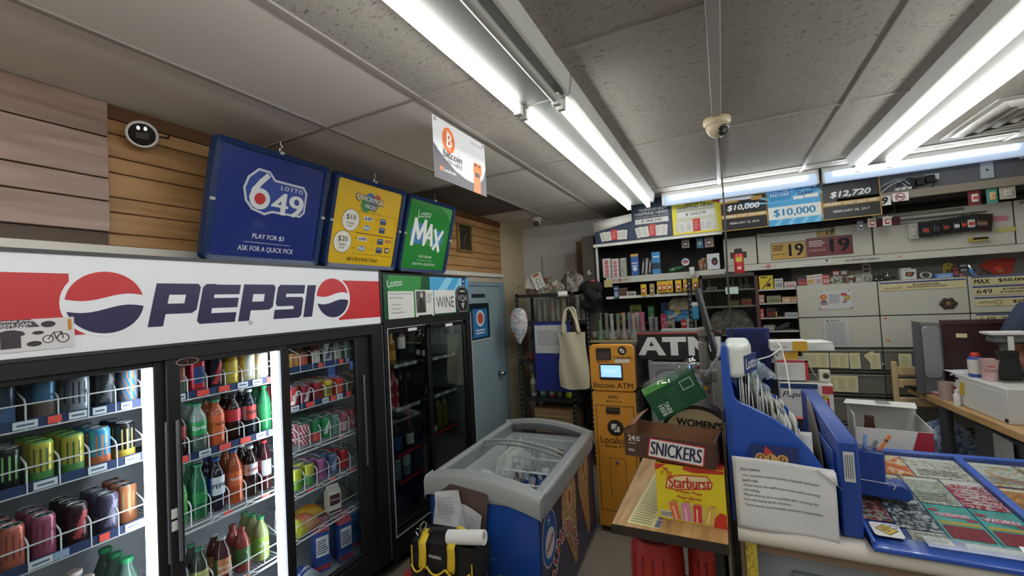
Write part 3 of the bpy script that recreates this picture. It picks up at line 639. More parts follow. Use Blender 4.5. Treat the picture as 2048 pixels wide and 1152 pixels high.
def carton(w, d, h, c, top, face=None, stripe=None, cap=None, txt=None):
    def build():
        t = T('drink_carton', 'x', 'carton'); g = G(c); hb = h*.76
        g.box(-d/2, d/2, -w/2, w/2, 0, hb); g.s(top)
        g.add([(-d/2, -w/2, hb), (d/2, -w/2, hb), (d/2, w/2, hb), (-d/2, w/2, hb), (0, -w/2, h*.93), (0, w/2, h*.93)], [(1, 2, 5, 4), (3, 0, 4, 5), (0, 1, 4), (2, 3, 5)]); g.box(-.004, .004, -w/2, w/2, h*.92, h); g.o('body', t)
        g = G(face or '#e6e2da'); M0 = FR((d/2, 0, 0), (0, 1, 0), (0, 0, 1)); g.T = M0; g.rect(-w*.42, h*.30, w*.42, h*.68, .0008); g.s(stripe or '#b23a44'); g.rect(-w/2, h*.04, w/2, h*.12, .0008); g.s('#3a3a44'); g.lines(-w*.36, h*.34, w*.36, h*.62, 6, .0014)
        if txt: g.s('#efeae2'); g.text(txt, 0, h*.5, None, w*.7, .0016, bold=.02)
        g.o('print', t)
        if cap: g = G(cap); g.T = TR(d*.22, 0, h*.86) @ RY(.9); g.lathe([(.014, 0), (.014, .014)], 14); g.o('cap', t)
        return t
    return build
place('ct1', carton(.075, .07, .165, '#e0d9cf', '#d8cfc6', '#5a2c2a', '#5a2c2a', txt='Choco'), LOC(-2.25, 1.885, .562, -.3), 'small chocolate milk carton with an orange dot, on the fifth cooler shelf')
place('ct2', carton(.085, .085, .30, '#2f4f9a', '#b8434c', '#dfe2e8'), LOC(-2.27, 1.80, .258, -.4), 'blue milk carton with a red gable at the bottom of the cooler')
place('ct2', None, LOC(-2.22, 1.925, .258, -.25), 'blue milk carton with a barcode, front of the cooler floor')
place('ct2', None, LOC(-2.38, 1.90, .258, -.35), 'blue milk carton standing behind the other two')
place('ct3', carton(.08, .08, .29, '#3f86b8', '#6fb0d8', '#4a93c2', '#d8485a', '#e6e8ea'), LOC(-2.27, 2.05, .258, -.15), 'sky-blue carton with a white screw cap at the cooler wall')
def packet(w, d, h, c, lid, name='food_packet'):
    def build():
        t = T(name, 'x', 'packet'); R = random.Random(int(w*1e4))
        g = G(c); g.grid(8, 6, lambda u, v: ((v-.5)*d, (u-.5)*w, h*(1-abs(2*u-1)**3)*(1-abs(2*v-1)**3)+.004*R.random())); g.o('wrapper', t, solid=.002)
        g = G(lid); g.grid(4, 3, lambda u, v: ((v-.5)*d*.55, (u-.5)*w*.55, h*1.02*(1-abs((u-.5)*1.1)**3)*(1-abs((v-.5)*1.1)**3)+.004)); g.o('print', t)
        return t
    return build
place('pk1', packet(.14, .16, .06, '#c98f6a', '#d86a4a'), LOC(-2.27, 1.69, .562, .2), 'clear packet of orange deli snacks on the fifth cooler shelf')
place('pk2', packet(.17, .14, .05, '#dba83c', '#d99a2e'), LOC(-2.37, 1.80, .562, -.2), 'amber cheese packet behind the chocolate milk carton')
place('pk3', packet(.09, .12, .07, '#d3d048', '#e0dc62'), LOC(-2.24, 1.615, .562, .1), 'bright yellow packet beside the door frame, fifth cooler shelf')
place('pk4', packet(.15, .2, .11, '#7d7a6c', '#8a8676'), LOC(-2.36, 2.0, .562, .1), 'dull grey-green bread bag next to the chocolate milk carton')
place('pk5', packet(.2, .16, .09, '#cfd3de', '#3c4d96'), LOC(-2.25, 1.64, .258, .3), 'white and blue crumpled bag on the cooler floor')
place('pk6', packet(.2, .14, .12, '#b85a74', '#e3d9dc'), LOC(-2.25, 1.36, .258, .1), 'pink and white floral packet on the cooler floor, middle door')
# flyer stuck on the light box
t = TT('flyer', 'small flyer with a bicycle, shirt and caps stuck on the light box', 'flyer', FR((XF+.004, .487, 1.722), (0, 1, 0), (0, 0, 1)) @ RZ(.02))
g = G('#d9d6da'); g.box(0, .185, 0, .105, -.001, .001); g.o('sheet', t)
g = G('#4a4148'); g.poly([(0, .078), (.10, .078), (.08, .105), (0, .105)], .0016); g.s('#3a343c'); g.poly([(.01, .012), (.055, .012), (.055, .05), (.066, .055), (.06, .066), (.04, .072), (.024, .072), (.004, .066), (0, .055), (.01, .05)], .0016)
g.disc(.085, .022, .018, .0016, .5); g.disc(.12, .085, .018, .0016, .6); g.disc(.095, .058, .014, .0016, .45)
g.ring(.118, .034, .011, .014, .0016); g.ring(.155, .034, .013, .0165, .0016); g.line([(.118, .034), (.133, .056), (.152, .056), (.155, .034)], .003, .0016); g.line([(.133, .056), (.137, .034), (.152, .056)], .003, .0016); g.s('#c98a3c'); g.rect(.168, .06, .178, .098, .0016); g.o('print', t)
g = G('#efeaf0'); g.text('DRINK JONES', .05, .099, .008, .085, .0022, bold=.03); g.text('SAVE CAPS', .045, .089, .008, .07, .0022, bold=.03); g.s('#4a4148'); g.s('#efeaf0'); g.text('GET GEAR!', .04, .080, .007, .062, .0022, bold=.03); g.o('lettering', t)
# ================================================================ wine fridge
wf = TT('wine_fridge', 'two-door black wine fridge with paper signs along its header', 'fridge', LOC(XF, 2.215, 0))
WB = mt('#101113', .5); WIN = mt('#3c4043', .6)
g = GA(WB, wf); g.box(-2.80, XF-.03, 2.215, 2.24, .1, 2.05); g.box(-2.80, XF-.03, 3.3, 3.325, .1, 2.05); g.box(-2.80, -2.77, 2.24, 3.3, .1, 2.05); g.box(-2.77, XF-.03, 2.24, 3.3, 2.02, 2.05); g.box(-2.77, XF-.03, 2.24, 3.3, .1, .22); g.box(-2.77, -2.2, 2.22, 3.31, 0, .1)
g.box(XF-.04, XF, 2.215, 3.325, 1.66, 1.715); g.box(XF-.05, XF, 2.215, 3.325, .1, .25); g.box(XF-.05, XF, 2.215, 2.25, .25, 1.66); g.box(XF-.05, XF, 3.25, 3.325, .25, 1.66); g.box(-2.5, XF-.005, 2.215, 3.325, 1.715, 2.04)
g.s(WIN); g.box(-2.768, -2.76, 2.24, 3.30, .22, 1.70); g.box(-2.76, -2.14, 3.292, 3.3, .22, 1.7); g.s('#8d9696'); g.box(-2.76, -2.12, 3.27, 3.292, .22, 1.7); g.o('cabinet', wf)
g = GA(mt('#b4b6b8', .4), wf); g.box(XF+.001, XF+.004, 2.243, 2.25, .25, 1.66); g.box(XF+.001, XF+.004, 2.243, 3.25, .243, .25); g.box(XF-.01, XF+.004, 3.322, 3.33, .3, 1.72); g.o('door_gasket', wf)
for y0, y1 in ((2.252, 2.74), (2.70, 3.25)):
    dx = 0 if y0 > 2.5 else .02
    g = GA(mt('#0c0d0e', .4), wf); x0, x1 = XF-.03-dx, XF-.006-dx; g.box(x0, x1, y0, y0+.035, .252, 1.655); g.box(x0, x1, y1-.035, y1, .252, 1.655); g.box(x0, x1, y0, y1, .252, .29); g.box(x0, x1, y0, y1, 1.62, 1.655); d = g.o('sliding_door', wf, bev=.004)
    g = GA(glass('#dde2e3', .5), wf); g.box(x0+.01, x0+.014, y0+.035, y1-.035, .29, 1.62); g.o('glass_pane', d)
    g = GA(mt('#e2e2e0', .6), wf); g.box(x1, x1+.002, y0+.24, y0+.34, 1.622, 1.645); g.o('sticker', d)
g = GA(mt('#14532f', .4), wf); g.T = g.T @ FR((XF, 2.225, 1.722), (0, 1, 0), (0, 0, 1)); g.rect(0, 0, 1.09, .31, .0); g.s('#2f8f45'); g.poly([(.05, .0), (.36, .0), (.42, .31), (.05, .31)], .0008); g.s('#4ba7dc'); g.rect(.52, .14, 1.09, .31, .0008); g.s('#8fd0ee'); g.poly([(.55, .14), (.75, .31), (.85, .31), (.68, .14)], .0012); g.poly([(.8, .14), (.95, .31), (1.02, .31), (.9, .14)], .0012); g.s('#1f2f6a'); g.rect(.985, .0, 1.04, .31, .0014); hp = g.o('header_panel', wf)
g = GA(mt('#e8ecea'), wf); g.T = g.T @ FR((XF, 2.225, 1.722), (0, 1, 0), (0, 0, 1)); g.text('Lotto', .115, .255, .05, None, .002, bold=.0, rot=.1); g.text('FOR A', 1.012, .235, .03, None, .0022, bold=.02, rot=pi/2); g.o('lettering', hp)
g = GA(mt('#eef2ea', .4, e=9.), wf); g.box(-2.16, -2.14, 2.27, 3.24, 1.675, 1.685); g.o('hidden_fill_strip', wf)  # glowing strip added out of sight behind the header to brighten the bottles
WOODS = mt('#2b2722', .6)
for y0, y1, z, c in ((2.30, 2.70, 1.372, 'w'), (2.30, 2.72, 1.052, 'w'), (2.30, 2.72, .718, 'r'), (2.30, 2.74, .52, 'r'), (2.76, 3.24, 1.362, 'w'), (2.76, 3.24, 1.052, 'w'), (2.76, 3.24, .742, 'r')):
    g = GA(WOODS, wf); g.box(-2.7, -2.20, y0, y1, z-.012, z); s = g.o('shelf', wf)
    g = GA('#a8adb0' if c == 'w' else '#b0222c', wf); g.box(-2.2, -2.196, y0+.13, y1-.02, z-.018, z+.004); g.o('price_rail', s)
    if c == 'w':
        for k in range(4): g = GA(TAGW, wf); yy = y0+(y1-y0)*(.1+.27*k); g.box(-2.196, -2.193, yy-.017, yy+.017, z-.018, z+.008); g.o('price_tag', s)
def wine(h=.30, r=.038, c='#121614', lab='#e2dfd6', cap='#20181a', z0=.22, z1=.48, dots=None, capz=.8):
    def build():
        t = T('wine_bottle', 'x', 'bottle'); g = G(); M = mt(c, .15)
        fn = None
        if dots:
            def fn(th, z):
                a = int((th+pi)/(2*pi)*20); b = int(z/h*18)
                return dots if (a % 5 in (1, 2) and b % 5 in (0, 1)) or (a % 5 in (3, 4) and b % 5 in (3,)) and False else None
        zs = [(r, h*(.03+.6*i/14)) for i in range(15)]
        g.lathe([(r*.8, 0, M), (r*.98, h*.01)]+zs+[(r*.9, h*.68), (r*.55, h*.76), (r*.38, h*.82), (r*.36, h*.97)], 20, fn); g.o('body', t)
        if lab: g = G(lab); g.W = lambda q: ((r*1.01+q.z)*math.cos(q.x/r), (r*1.01+q.z)*math.sin(q.x/r), q.y); g.grid(10, 1, lambda u, v: ((u-.5)*r*2.6, h*(z0+(z1-z0)*v), 0)); g.o('paper_label', t)
        g = G(cap); g.lathe([(r*.40, h*capz), (r*.40, h*.99), (r*.36, h)], 14); g.o('capsule', t)
        return t
    return build
q1 = 'on the wine fridge'
for key, b, pos, what in (
    ('w1', wine(.245, .03, '#8a6424', '#d19a3a', '#8a6a3a', .15, .45), (-2.25, 2.40, 1.375), 'amber bottle with a gold label, top shelf of the wine fridge, beside the pale label'),
    ('w1', None, (-2.25, 2.465, 1.375), 'amber bottle with a gold label, top shelf of the wine fridge, further in'),
    ('w2', wine(.25, .032, '#3a3a36', '#d6d4cc', '#2a2a2a', .1, .5), (-2.25, 2.335, 1.375), 'dark bottle with a tall pale label, end of the wine fridge top shelf'),
    ('w3', wine(.30, .038, '#151816', '#e2dfd8', '#1b1b1b', .3, .62), (-2.40, 2.74, 1.375), 'dark wine bottle with a tall white label behind the door meeting'),
    ('w4', wine(.29, .036, '#15120f', '#e6e4de', '#17120f', .1, .25), (-2.25, 2.86, 1.365), 'black wine bottle with a small square label, top shelf, second wine door'),
    ('w4', None, (-2.34, 2.90, 1.365), 'black wine bottle standing behind the small square label'),
    ('w5', wine(.31, .042, '#b23038', None, '#b23038', dots='#e6dcd8'), (-2.25, 2.365, 1.055), 'red bottle with big white dots, by the fridge frame'),
    ('w5', None, (-2.25, 2.46, 1.055), 'red bottle with big white dots, further along the shelf'),
    ('w5', None, (-2.345, 2.41, 1.055), 'red bottle with big white dots, behind the other two'),
    ('w6', wine(.29, .037, '#141614', None, '#141414'), (-2.27, 2.56, 1.055), 'plain black wine bottle beside the dotted bottles'),
    ('w6', None, (-2.27, 2.66, 1.055), 'plain black wine bottle, second from the dotted bottles'),
    ('w6', None, (-2.35, 2.74, 1.055), 'plain black wine bottle behind the door meeting, second shelf'),
    ('w7', wine(.30, .040, '#1b1410', '#d8d6d0', '#2a1a14', .08, .30), (-2.25, 2.88, 1.055), 'brown-black wine bottle with a wide white label, second shelf'),
    ('w8', wine(.24, .036, '#171b18', '#c4ae52', '#1a1a1a', .1, .42), (-2.25, 2.37, .722), 'short dark bottle with a yellow label, third shelf of the wine fridge'),
    ('w9', wine(.25, .045, '#141a26', '#3c5a86', '#1a1a1a', .1, .5), (-2.25, 2.47, .722), 'wide dark bottle with a blue label, third shelf of the wine fridge'),
    ('w10', wine(.26, .036, '#1a1516', '#e0dcd6', '#9a2430', .1, .42, capz=.6), (-2.25, 2.62, .722), 'dark bottle with a red capsule and white label, third shelf'),
    ('w11', wine(.30, .038, '#1a1314', '#ded6c6', '#2a1518', .04, .20), (-2.24, 2.90, .745), 'dark bottle with a cream label below a red band, second wine door'),
    ('w12', wine(.30, .037, '#6d6c34', None, '#6d6c34'), (-2.27, 3.02, .745), 'olive-yellow wine bottle, third shelf, second wine door'),
    ('w12', None, (-2.27, 3.11, .745), 'olive-yellow wine bottle beside the fridge wall')):
    place(key, b, LOC(*pos, random.uniform(-.3, 0)), what)
for i, (b, y, w) in enumerate((('#b9bcb8', 2.36, 'silver tall can by the frame'), ('#9aa9ad', 2.46, 'grey-blue tall can'), ('#d2d6d8', 2.57, 'pale silver tall can'))):
    place(f'wc{i}', can(.157, .034, b, '#7d8a8c', 'half'), LOC(-2.25, y, .524), f'{w} on the lowest wine fridge shelf')
place('wb1', packet(.3, .2, .14, '#4a4d50', '#5a5d60'), LOC(-2.3, 2.5, .23, .2), 'grey bundle on the floor of the wine fridge')
# papers on the header
def sheet(name, label, cat, o, u, v, w, h, c='#dcdcda', rot=0., th=.0012, group=None):
    t = TT(name, label, cat, FR(o, u, v) @ RZ(rot), group)
    g = G(mt(c, .8)); g.box(0, w, 0, h, 0, th); g.o('sheet', t); return t
U, V = (0, 1, 0), (0, 0, 1)
t = sheet('handwritten_note', 'white sheet with lines of handwriting on the wine fridge header', 'note', (XF+.003, 2.262, 1.722), U, V, .275, .195)
g = G(INK); R = random.Random(3)
g.text('The nearest location for returning empty', .018, .176, None, .235, .002, al='L', shear=.3); g.text('bottles and cans is :', .018, .150, None, .15, .002, al='L', shear=.3); g.text('The Beer Store', .03, .10, None, .10, .002, al='L', shear=.3); scribble(g, .03, .07, .135, .016, 4, .002, .002); g.text('Scarborough ON', .03, .042, None, .12, .002, al='L', shear=.3); scribble(g, .155, .042, .19, .014, 8, .002, .002)
g.o('handwriting', t)
t = sheet('photo_page', 'sheet with a grey picture of a seated figure on the wine fridge header', 'poster', (XF+.003, 2.555, 1.722), U, V, .225, .205)
g = G('#54524f'); g.rect(.01, .03, .125, .195, .0018); g.s('#2f2d2b'); g.poly([(.03, .03), (.115, .03), (.105, .09), (.085, .14), (.06, .15), (.04, .11)], .0022); g.s('#b8b4ae'); g.disc(.075, .165, .018, .0022, 1.2); g.s('#8a8a88'); g.lines(.135, .10, .215, .18, 7, .0018); g.s('#222222'); g.rect(.03, .0, .2, .012, .0018); g.o('print', t)
t = sheet('wine_sign', 'white sheet with one big hand-inked word on the wine fridge header', 'sign', (XF+.004, 2.79, 1.735), U, V, .30, .19)
g = G('#23221f'); g.text('WINE', .15, .09, .09, .25, .002, bold=-.005); g.o('handwriting', t)
t = TT('plaque_sign', 'black eight-sided plaque with a white grape emblem on the wine fridge corner', 'sign', FR((XF+.004, 3.10, 1.728), U, V))
g = G('#232528'); oc = [(.045, 0), (.155, 0), (.2, .04), (.2, .19), (.155, .23), (.045, .23), (0, .19), (0, .04)]; g.prism(oc, 0, .004); g.o('plate', t)
g = G('#cfd0d0'); g.line([(a*.92+.008, b*.92+.009) for a, b in oc]+[(oc[0][0]*.92+.008, .009)], .003, .0046); g.text('VQA', .1, .122, .062, .145, .0048, bold=-.01); g.lines(.06, .175, .14, .2, 1, .0046)
for a, b in ((.085, .075), (.1, .075), (.115, .075), (.092, .06), (.108, .06), (.1, .045)): g.disc(a, b, .008, .0046, n=8)
g.o('emblem', t)
# ================================================================ lottery signs above the coolers
SF = mt('#1d3563', .35)
def lsign(label, y0, y1, name='lottery_sign'):
    """framed sign standing on the cooler, its top tilted into the shop and hooked to the ceiling"""
    zb = 2.07; ang = math.atan2(.15, .555)
    o = Vector((-2.135, y0, zb)); v = Vector((math.sin(ang), .005, math.cos(ang)))
    t = TT(name, label, 'sign', FR(o, (0, 1, 0), v), 'lottery signs above the coolers')
    W = y1-y0; H = .575
    g = G(SF); p = rr(0, 0, W, H, .03); q = rr(.028, .028, W-.028, H-.028, .02); n = len(p)
    g.add([(*a, -.03) for a in p]+[(*a, .012) for a in p]+[(a[0]*.985+W*.0075, a[1]*.985+H*.0075, .02) for a in p]+[(*a, .012) for a in q]+[(*a, .002) for a in q], [(i+k*n, (i+1) % n+k*n, (i+1) % n+(k+1)*n, i+(k+1)*n) for k in range(4) for i in range(n)])
    g.poly(p[::-1], -.03); g.o('frame', t)
    for a, b in ((W*.5, H), (0.012, H*.5), (W-.012, H*.5)):
        g = G('#b8bcc0'); g.box(a-.01, a+.01, b-.008, b+.006, .012, .024); g.o('clip', t)
    g = G(CHROME); g.tube([(W*.5, H-.004, 0), (W*.5, H+.02, 0), (W*.5+.012, H+.03, 0), (W*.5, H+.04, 0), (W*.5-.004, H+.055, -.0)], .0025); g.o('hook', t)
    return t, W, H
BLU = mt('#27367f', .18, coat=.4)
t, W, H = lsign('blue lottery sign, first and largest of the row, with white numerals and a red ball', 1.115, 1.735)
g = G(BLU); g.rect(.026, .026, W-.026, H-.026, .003); g.o('sign_panel', t)
g = G('#c9ced8')
# logo outline: heptagon-like badge
def badge(p, w, z): g.line(p+[p[0], p[1]], w, z)
bd = [(.20, .272), (.235, .235), (.30, .218), (.34, .235), (.50, .235), (.522, .26), (.522, .365), (.50, .392), (.335, .395), (.30, .43), (.245, .432), (.20, .385), (.185, .33)]
bd = [(a-.03, b+.035) for a, b in bd]
badge(bd, .011, .004)
g.s('#2c479a'); g.poly(bd, .0036)
g.s('#dfe3e8')
def six(cx, cy, s_, z):
    g.ring(cx, cy, .34*s_, .62*s_, z, n=28); g.line([(cx-.49*s_, cy+.05*s_), (cx-.40*s_, cy+.45*s_), (cx-.05*s_, cy+.98*s_), (cx+.28*s_, cy+1.38*s_)], .30*s_, z+.0003)
six(.238, .325, .085, .0046)
g.text('49', .392, .318, .115, .175, .0046, bold=.035); g.text('LOTTO', .405, .402, .022, .125, .0046, bold=.03, sp=1.4)
g.s('#c9342f'); g.disc(.238, .325, .028, .005); g.o('emblem', t)
g = G('#e2e6ee'); g.text('PLAY FOR $3', .31, .135, .028, .17, .004, bold=.015); g.text('ASK FOR A QUICK PICK', .31, .070, .030, .30, .004, bold=.015); g.rect(.185, .103, .435, .105, .004); g.o('lettering', t)
t, W, H = lsign('yellow lottery sign in the middle of the row above the coolers', 1.775, 2.39)
g = G(mt('#e8bd2e', .2, coat=.4)); g.rect(.026, .026, W-.026, H-.026, .003); g.o('sign_panel', t)
g = G('#3f6fa8'); g.disc(.30, .455, .045, .0036); g.s('#3f8f4a'); g.disc(.27, .415, .045, .0040); g.s('#c9523a'); g.disc(.36, .47, .03, .0038); g.s('#57708a'); g.disc(.335, .425, .04, .0042)
g.s('#ece9e0'); g.disc(.165, .305, .068, .004); g.disc(.125, .165, .068, .004); g.s('#4a3d22'); g.ring(.165, .305, .067, .070, .0042); g.ring(.125, .165, .067, .070, .0042)
for y0, y1 in ((.235, .372), (.098, .232)): g.line([(.22, y0), (.56, y0), (.56, y1), (.22, y1)], .0025, .0038)
for y, k in ((.33, 0), (.272, 0), (.195, 1), (.135, 1)):
    g.s('#34496f'); g.rect(.415, y-.02, .47, y+.02, .004); g.s('#8fa3c9'); g.rect(.42, y+.006, .465, y+.014, .0046)
g.s('#3f86b8'); g.disc(.305, .272, .03, .004, .6); g.disc(.285, .135, .03, .004, .6); g.s('#f0efe8'); g.rect(.27, .318, .345, .347, .0036); g.rect(.245, .183, .32, .212, .0036)
g.s('#b33a32'); g.rect(.49, .195, .545, .212, .004); g.s('#5a3a2c'); g.rect(.495, .12, .54, .158, .004); g.o('print', t)
g = G('#2a2e33'); g.text('QUICKPICK', .30, .452, .046, .245, .0052, bold=.055, rot=-.05); g.s('#f2efe6'); g.text('QUICKPICK', .30, .453, .038, .235, .0062, bold=.02, rot=-.05); g.s('#2a2e33'); g.text('PACKS', .31, .408, .034, .105, .0054, bold=.055, rot=-.05); g.s('#f2efe6'); g.text('PACKS', .31, .409, .027, .10, .0064, bold=.02, rot=-.05)
g.s('#33301f'); g.text('$10', .165, .322, .036, .075, .005, bold=.01); g.text('CLASSIC', .165, .287, .012, .06, .005); g.text('PACK', .165, .268, .012, .04, .005); g.text('$20', .125, .182, .036, .075, .005, bold=.01); g.text('SUPER', .125, .147, .012, .05, .005); g.text('PACK', .125, .128, .012, .04, .005)
g.s('#2c3f78'); g.text('649', .307, .333, .024, .06, .005, bold=.04); g.text('649', .282, .198, .024, .06, .005, bold=.04); g.s('#f0efe8'); g.text('MAX', .305, .272, .022, .055, .005, bold=.03); g.text('MAX', .285, .135, .022, .055, .005, bold=.03); g.text('49', .517, .139, .022, .032, .005, bold=.03); g.text('LOTTARIO', .517, .203, .007, .045, .005)
g.s('#4a3d22'); g.text('2X', .225, .198, .012, z=.005); g.text('2X', .215, .135, .012, z=.005); g.text('+ 1X', .37, .198, .012, z=.005); g.text('+ 1X', .37, .135, .012, z=.005); g.text('+', .385, .333, .012, z=.005); g.text('+', .385, .272, .012, z=.005)
g.s('#3a2f10'); g.text('ASK FOR A PACK TODAY.', .31, .062, .024, .27, .005, bold=.015); g.o('lettering', t)
t, W, H = lsign('green lottery sign, last of the row, beside the wall clock', 2.425, 3.02)
g = G(mt('#2d8a3d', .18, coat=.4)); g.rect(.026, .026, W-.026, H-.026, .003); g.s('#4fa558'); g.poly([(.34, H-.026), (W-.026, H-.026), (W-.026, .42), (.5, .50)], .0034); g.o('sign_panel', t)
g = G('#3f7fb8'); g.disc(.17, .30, .085, .004); g.s('#3f8f4a'); g.disc(.31, .285, .07, .0044); g.s('#3a86c0'); g.disc(.42, .28, .07, .004); g.s('#7fb4dc'); g.disc(.15, .33, .03, .0046, .7)
g.s('#eef0ee'); z = .005
g.line([(.115, .215), (.125, .40), (.185, .27), (.24, .40), (.255, .245)], .034, z); g.line([(.255, .225), (.315, .375), (.355, .225)], .032, z); g.line([(.285, .28), (.345, .28)], .022, z); g.line([(.375, .345), (.455, .19)], .034, z); g.line([(.475, .345), (.385, .20)], .030, z)
g.text('Lotto', .215, .455, .055, .15, .005, bold=-.005, rot=.12); g.o('emblem', t)
g = G('#e6efe6'); g.text('PLAY FOR $5', .30, .125, .024, .16, .005, bold=.01); g.text('ASK FOR A QUICK PICK', .30, .065, .024, .29, .005, bold=.01); g.rect(.20, .095, .40, .097, .005); g.o('lettering', t)
# ---------------------------------------------------------------- hanging banner
t = TT('hanging_banner', 'white coin-machine banner hanging from the ceiling bar by two grommets', 'banner', FR((-1.2, 1.665, 2.418), (0, 1, 0), (0, 0, 1)))
g = G(mt('#dcdce2', .5)); g.box(0, .50, 0, .306, -.0012, .0012); g.o('sheet', t)
g = G('#4f4855'); g.poly([(0, 0), (.5, 0), (.5, .16), (.47, .10), (.43, .066), (.37, .048), (.28, .052), (.18, .072), (.08, .115), (0, .17)], .0018); g.s('#dcdce2'); g.poly([(.02, .15), (.12, .098), (.2, .07), (.28, .055), (.2, .085)], .0022)
g.s('#e8763a'); g.disc(.13, .215, .055, .002, 1.2, n=32); g.disc(.055, .055, .013, .0022); g.poly([(.355, .0), (.43, .0), (.435, .10), (.455, .118), (.45, .17), (.37, .17), (.36, .118), (.365, .10)], .0024); g.s('#3a3a44'); g.rect(.375, .15, .40, .163, .003); g.rect(.375, .09, .425, .115, .003); g.disc(.43, .157, .008, .003); g.o('print', t)
g = G('#f2f2f2'); g.text('B', .13, .215, .068, .046, .004, bold=.03, shear=.1); g.rect(.118, .24, .124, .265, .0026); g.rect(.134, .24, .140, .265, .0026); g.rect(.118, .168, .124, .19, .0026); g.rect(.134, .168, .140, .19, .0026); g.text('Localcoin', .125, .054, .02, .11, .004, bold=.01)
g.s('#45414c'); g.text('bitcoin', .16, .140, .040, .17, .004, bold=.02, shear=.15); g.s('#6a6470'); g.text('ATM HERE', .165, .102, .024, .165, .004, bold=.0); g.text('SCAN FOR COUPON', .40, .272, .011, .13, .004); g.o('lettering', t)
for x in (.02, .48):
    g = G('#6a6a70'); g.ring(x, .29, .004, .009, .002); g.tube([(x, .29, 0), (x, .312, 0), (x, .325, .005)], .0012, 5); g.o('grommet', t)
# ---------------------------------------------------------------- cameras and clock
t = TT('security_camera', 'white round camera with a black face on the pine wall', 'camera', LOC(-2.343, 1.005, 2.66))
g = G(mt('#d8d8da', .4)); g.T = RZ(-.45) @ RY(pi/2+.33); g.lathe([(.02, -.01), (.03, .005), (.03, .02), (.048, .03), (.056, .05), (.058, .105), (.054, .112)], 28); g.o('body', t)
g = G(mt('#1d1517', .12)); g.T = RZ(-.45) @ RY(pi/2+.33); g.lathe([(.047, .108), (.0471, .113), (.001, .114)], 28); g.o('face', t)
for dy, c in ((-.012, '#e6e8ec'), (.012, '#e6e8ec')):
    g = G(mt(c, .3, e=.3)); g.T = RZ(-.45) @ RY(pi/2+.33) @ TR(-.026, dy, .1145); g.disc(0, 0, .009, 0, .7); g.o('lamp', t)
g = G('#3a2f2e'); g.T = RZ(-.45) @ RY(pi/2+.33); g.box(-.008, .018, -.022, .022, .114, .1155); g.o('lens', t)
g = G(BLK); g.tube([(.0, .04, .0), (.004, .075, .012), (.004, .095, .01), (.003, .105, .045)], .004); g.o('cable', t)
def dome(label, P, s_, yaw, c):
    t = TT('dome_camera', label, 'camera', LOC(P[0], P[1], CE, yaw)); g = G(mt(c, .4))
    g.lathe([(.02*s_, -.004), (.06*s_, -.008), (.062*s_, -.016), (.062*s_, -.028), (.055*s_, -.045)][::-1], 28); g.o('base', t)
    g = G(mt(c, .35)); g.T = TR(0, 0, -.046*s_); g.sph((0, 0, 0), .05*s_, 24, 14); g.o('ball', t)
    g = G(mt('#25282b', .2)); g.T = TR(0, 0, -.046*s_) @ RY(2.2); g.lathe([(.028*s_, .040*s_), (.028*s_, .047*s_), (.024*s_, .050*s_), (.001, .050*s_)], 22); g.s('#6c7072'); g.lathe([(.012*s_, .050*s_), (.012*s_, .053*s_), (.001, .053*s_)], 16); g.o('lens', t)
    return t
dome('cream dome camera on the ceiling bar above the ticket counter', (.03, 2.60), 1.15, -.75, '#cdbf9e')
dome('small white dome camera in the corner above the cream wall', (-1.86, 4.5), 1.1, -1.3, '#b9b5ae')
g = TT('hanging_wire', 'thin dark wire hanging from the dome camera down to the ticket counter', 'wire', LOC(.035, 2.62, 2.7))
q = GA(mt('#3a3a3a', .5), g); q.tube([(.035, 2.62, 2.70), (.037, 2.63, 2.2), (.030, 2.63, 1.9), (.028, 2.62, 1.5), (.03, 2.60, 1.0)], .005, 6); q.o('wire', g)
t = TT('wall_clock', 'square dark clock with a gold frame on the pine wall', 'clock', FR((-2.343, 3.56, 2.33), U, V))
g = G(mt('#a88f5a', .35, .6)); g.box(0, .27, 0, .02, 0, .03); g.box(0, .27, .27, .29, 0, .03); g.box(0, .02, .02, .27, 0, .03); g.box(.25, .27, .02, .27, 0, .03); g.o('frame', t, bev=.003)
g = G('#2b2119'); g.rect(.02, .02, .25, .27, .008); g.o('dial', t)
g = G('#8f7d5c')
for k in range(12): a = k*pi/6; g.T = TR(.135+.09*math.sin(a), .145+.1*math.cos(a), 0) @ RZ(-a); g.rect(-.003, -.012, .003, .012, .010)
g.o('hour_mark', t)
g = G('#b8a984'); g.line([(.135, .145), (.175, .19)], .006, .013); g.line([(.135, .145), (.12, .07)], .004, .014); g.o('clock_hand', t)
# ================================================================ chest freezer
FM = LOC(-.905, 2.03, 0, math.radians(2.6))     # near right corner of the chest; x runs to -W
fz = TT('chest_freezer', 'blue chest freezer with a grey rim and curved glass lids', 'freezer', FM)
W, L = .715, 1.22
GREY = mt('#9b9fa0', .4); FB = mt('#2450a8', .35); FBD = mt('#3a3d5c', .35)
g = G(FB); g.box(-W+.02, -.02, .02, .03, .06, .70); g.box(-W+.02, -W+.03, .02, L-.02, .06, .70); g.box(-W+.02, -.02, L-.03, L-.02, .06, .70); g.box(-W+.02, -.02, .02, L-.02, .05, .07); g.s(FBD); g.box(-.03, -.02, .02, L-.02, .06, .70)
g.s('#d9dcdf'); g.box(-W+.03, -W+.06, .03, L-.03, .2, .72); g.box(-.06, -.03, .03, L-.03, .2, .72); g.box(-W+.06, -.06, .03, .06, .2, .72); g.box(-W+.06, -.06, L-.06, L-.03, .2, .72); g.box(-W+.06, -.06, .06, L-.06, .32, .34); g.s(BLK); g.box(-W+.06, -.06, .06, L-.06, 0, .05); g.o('cabinet', fz)
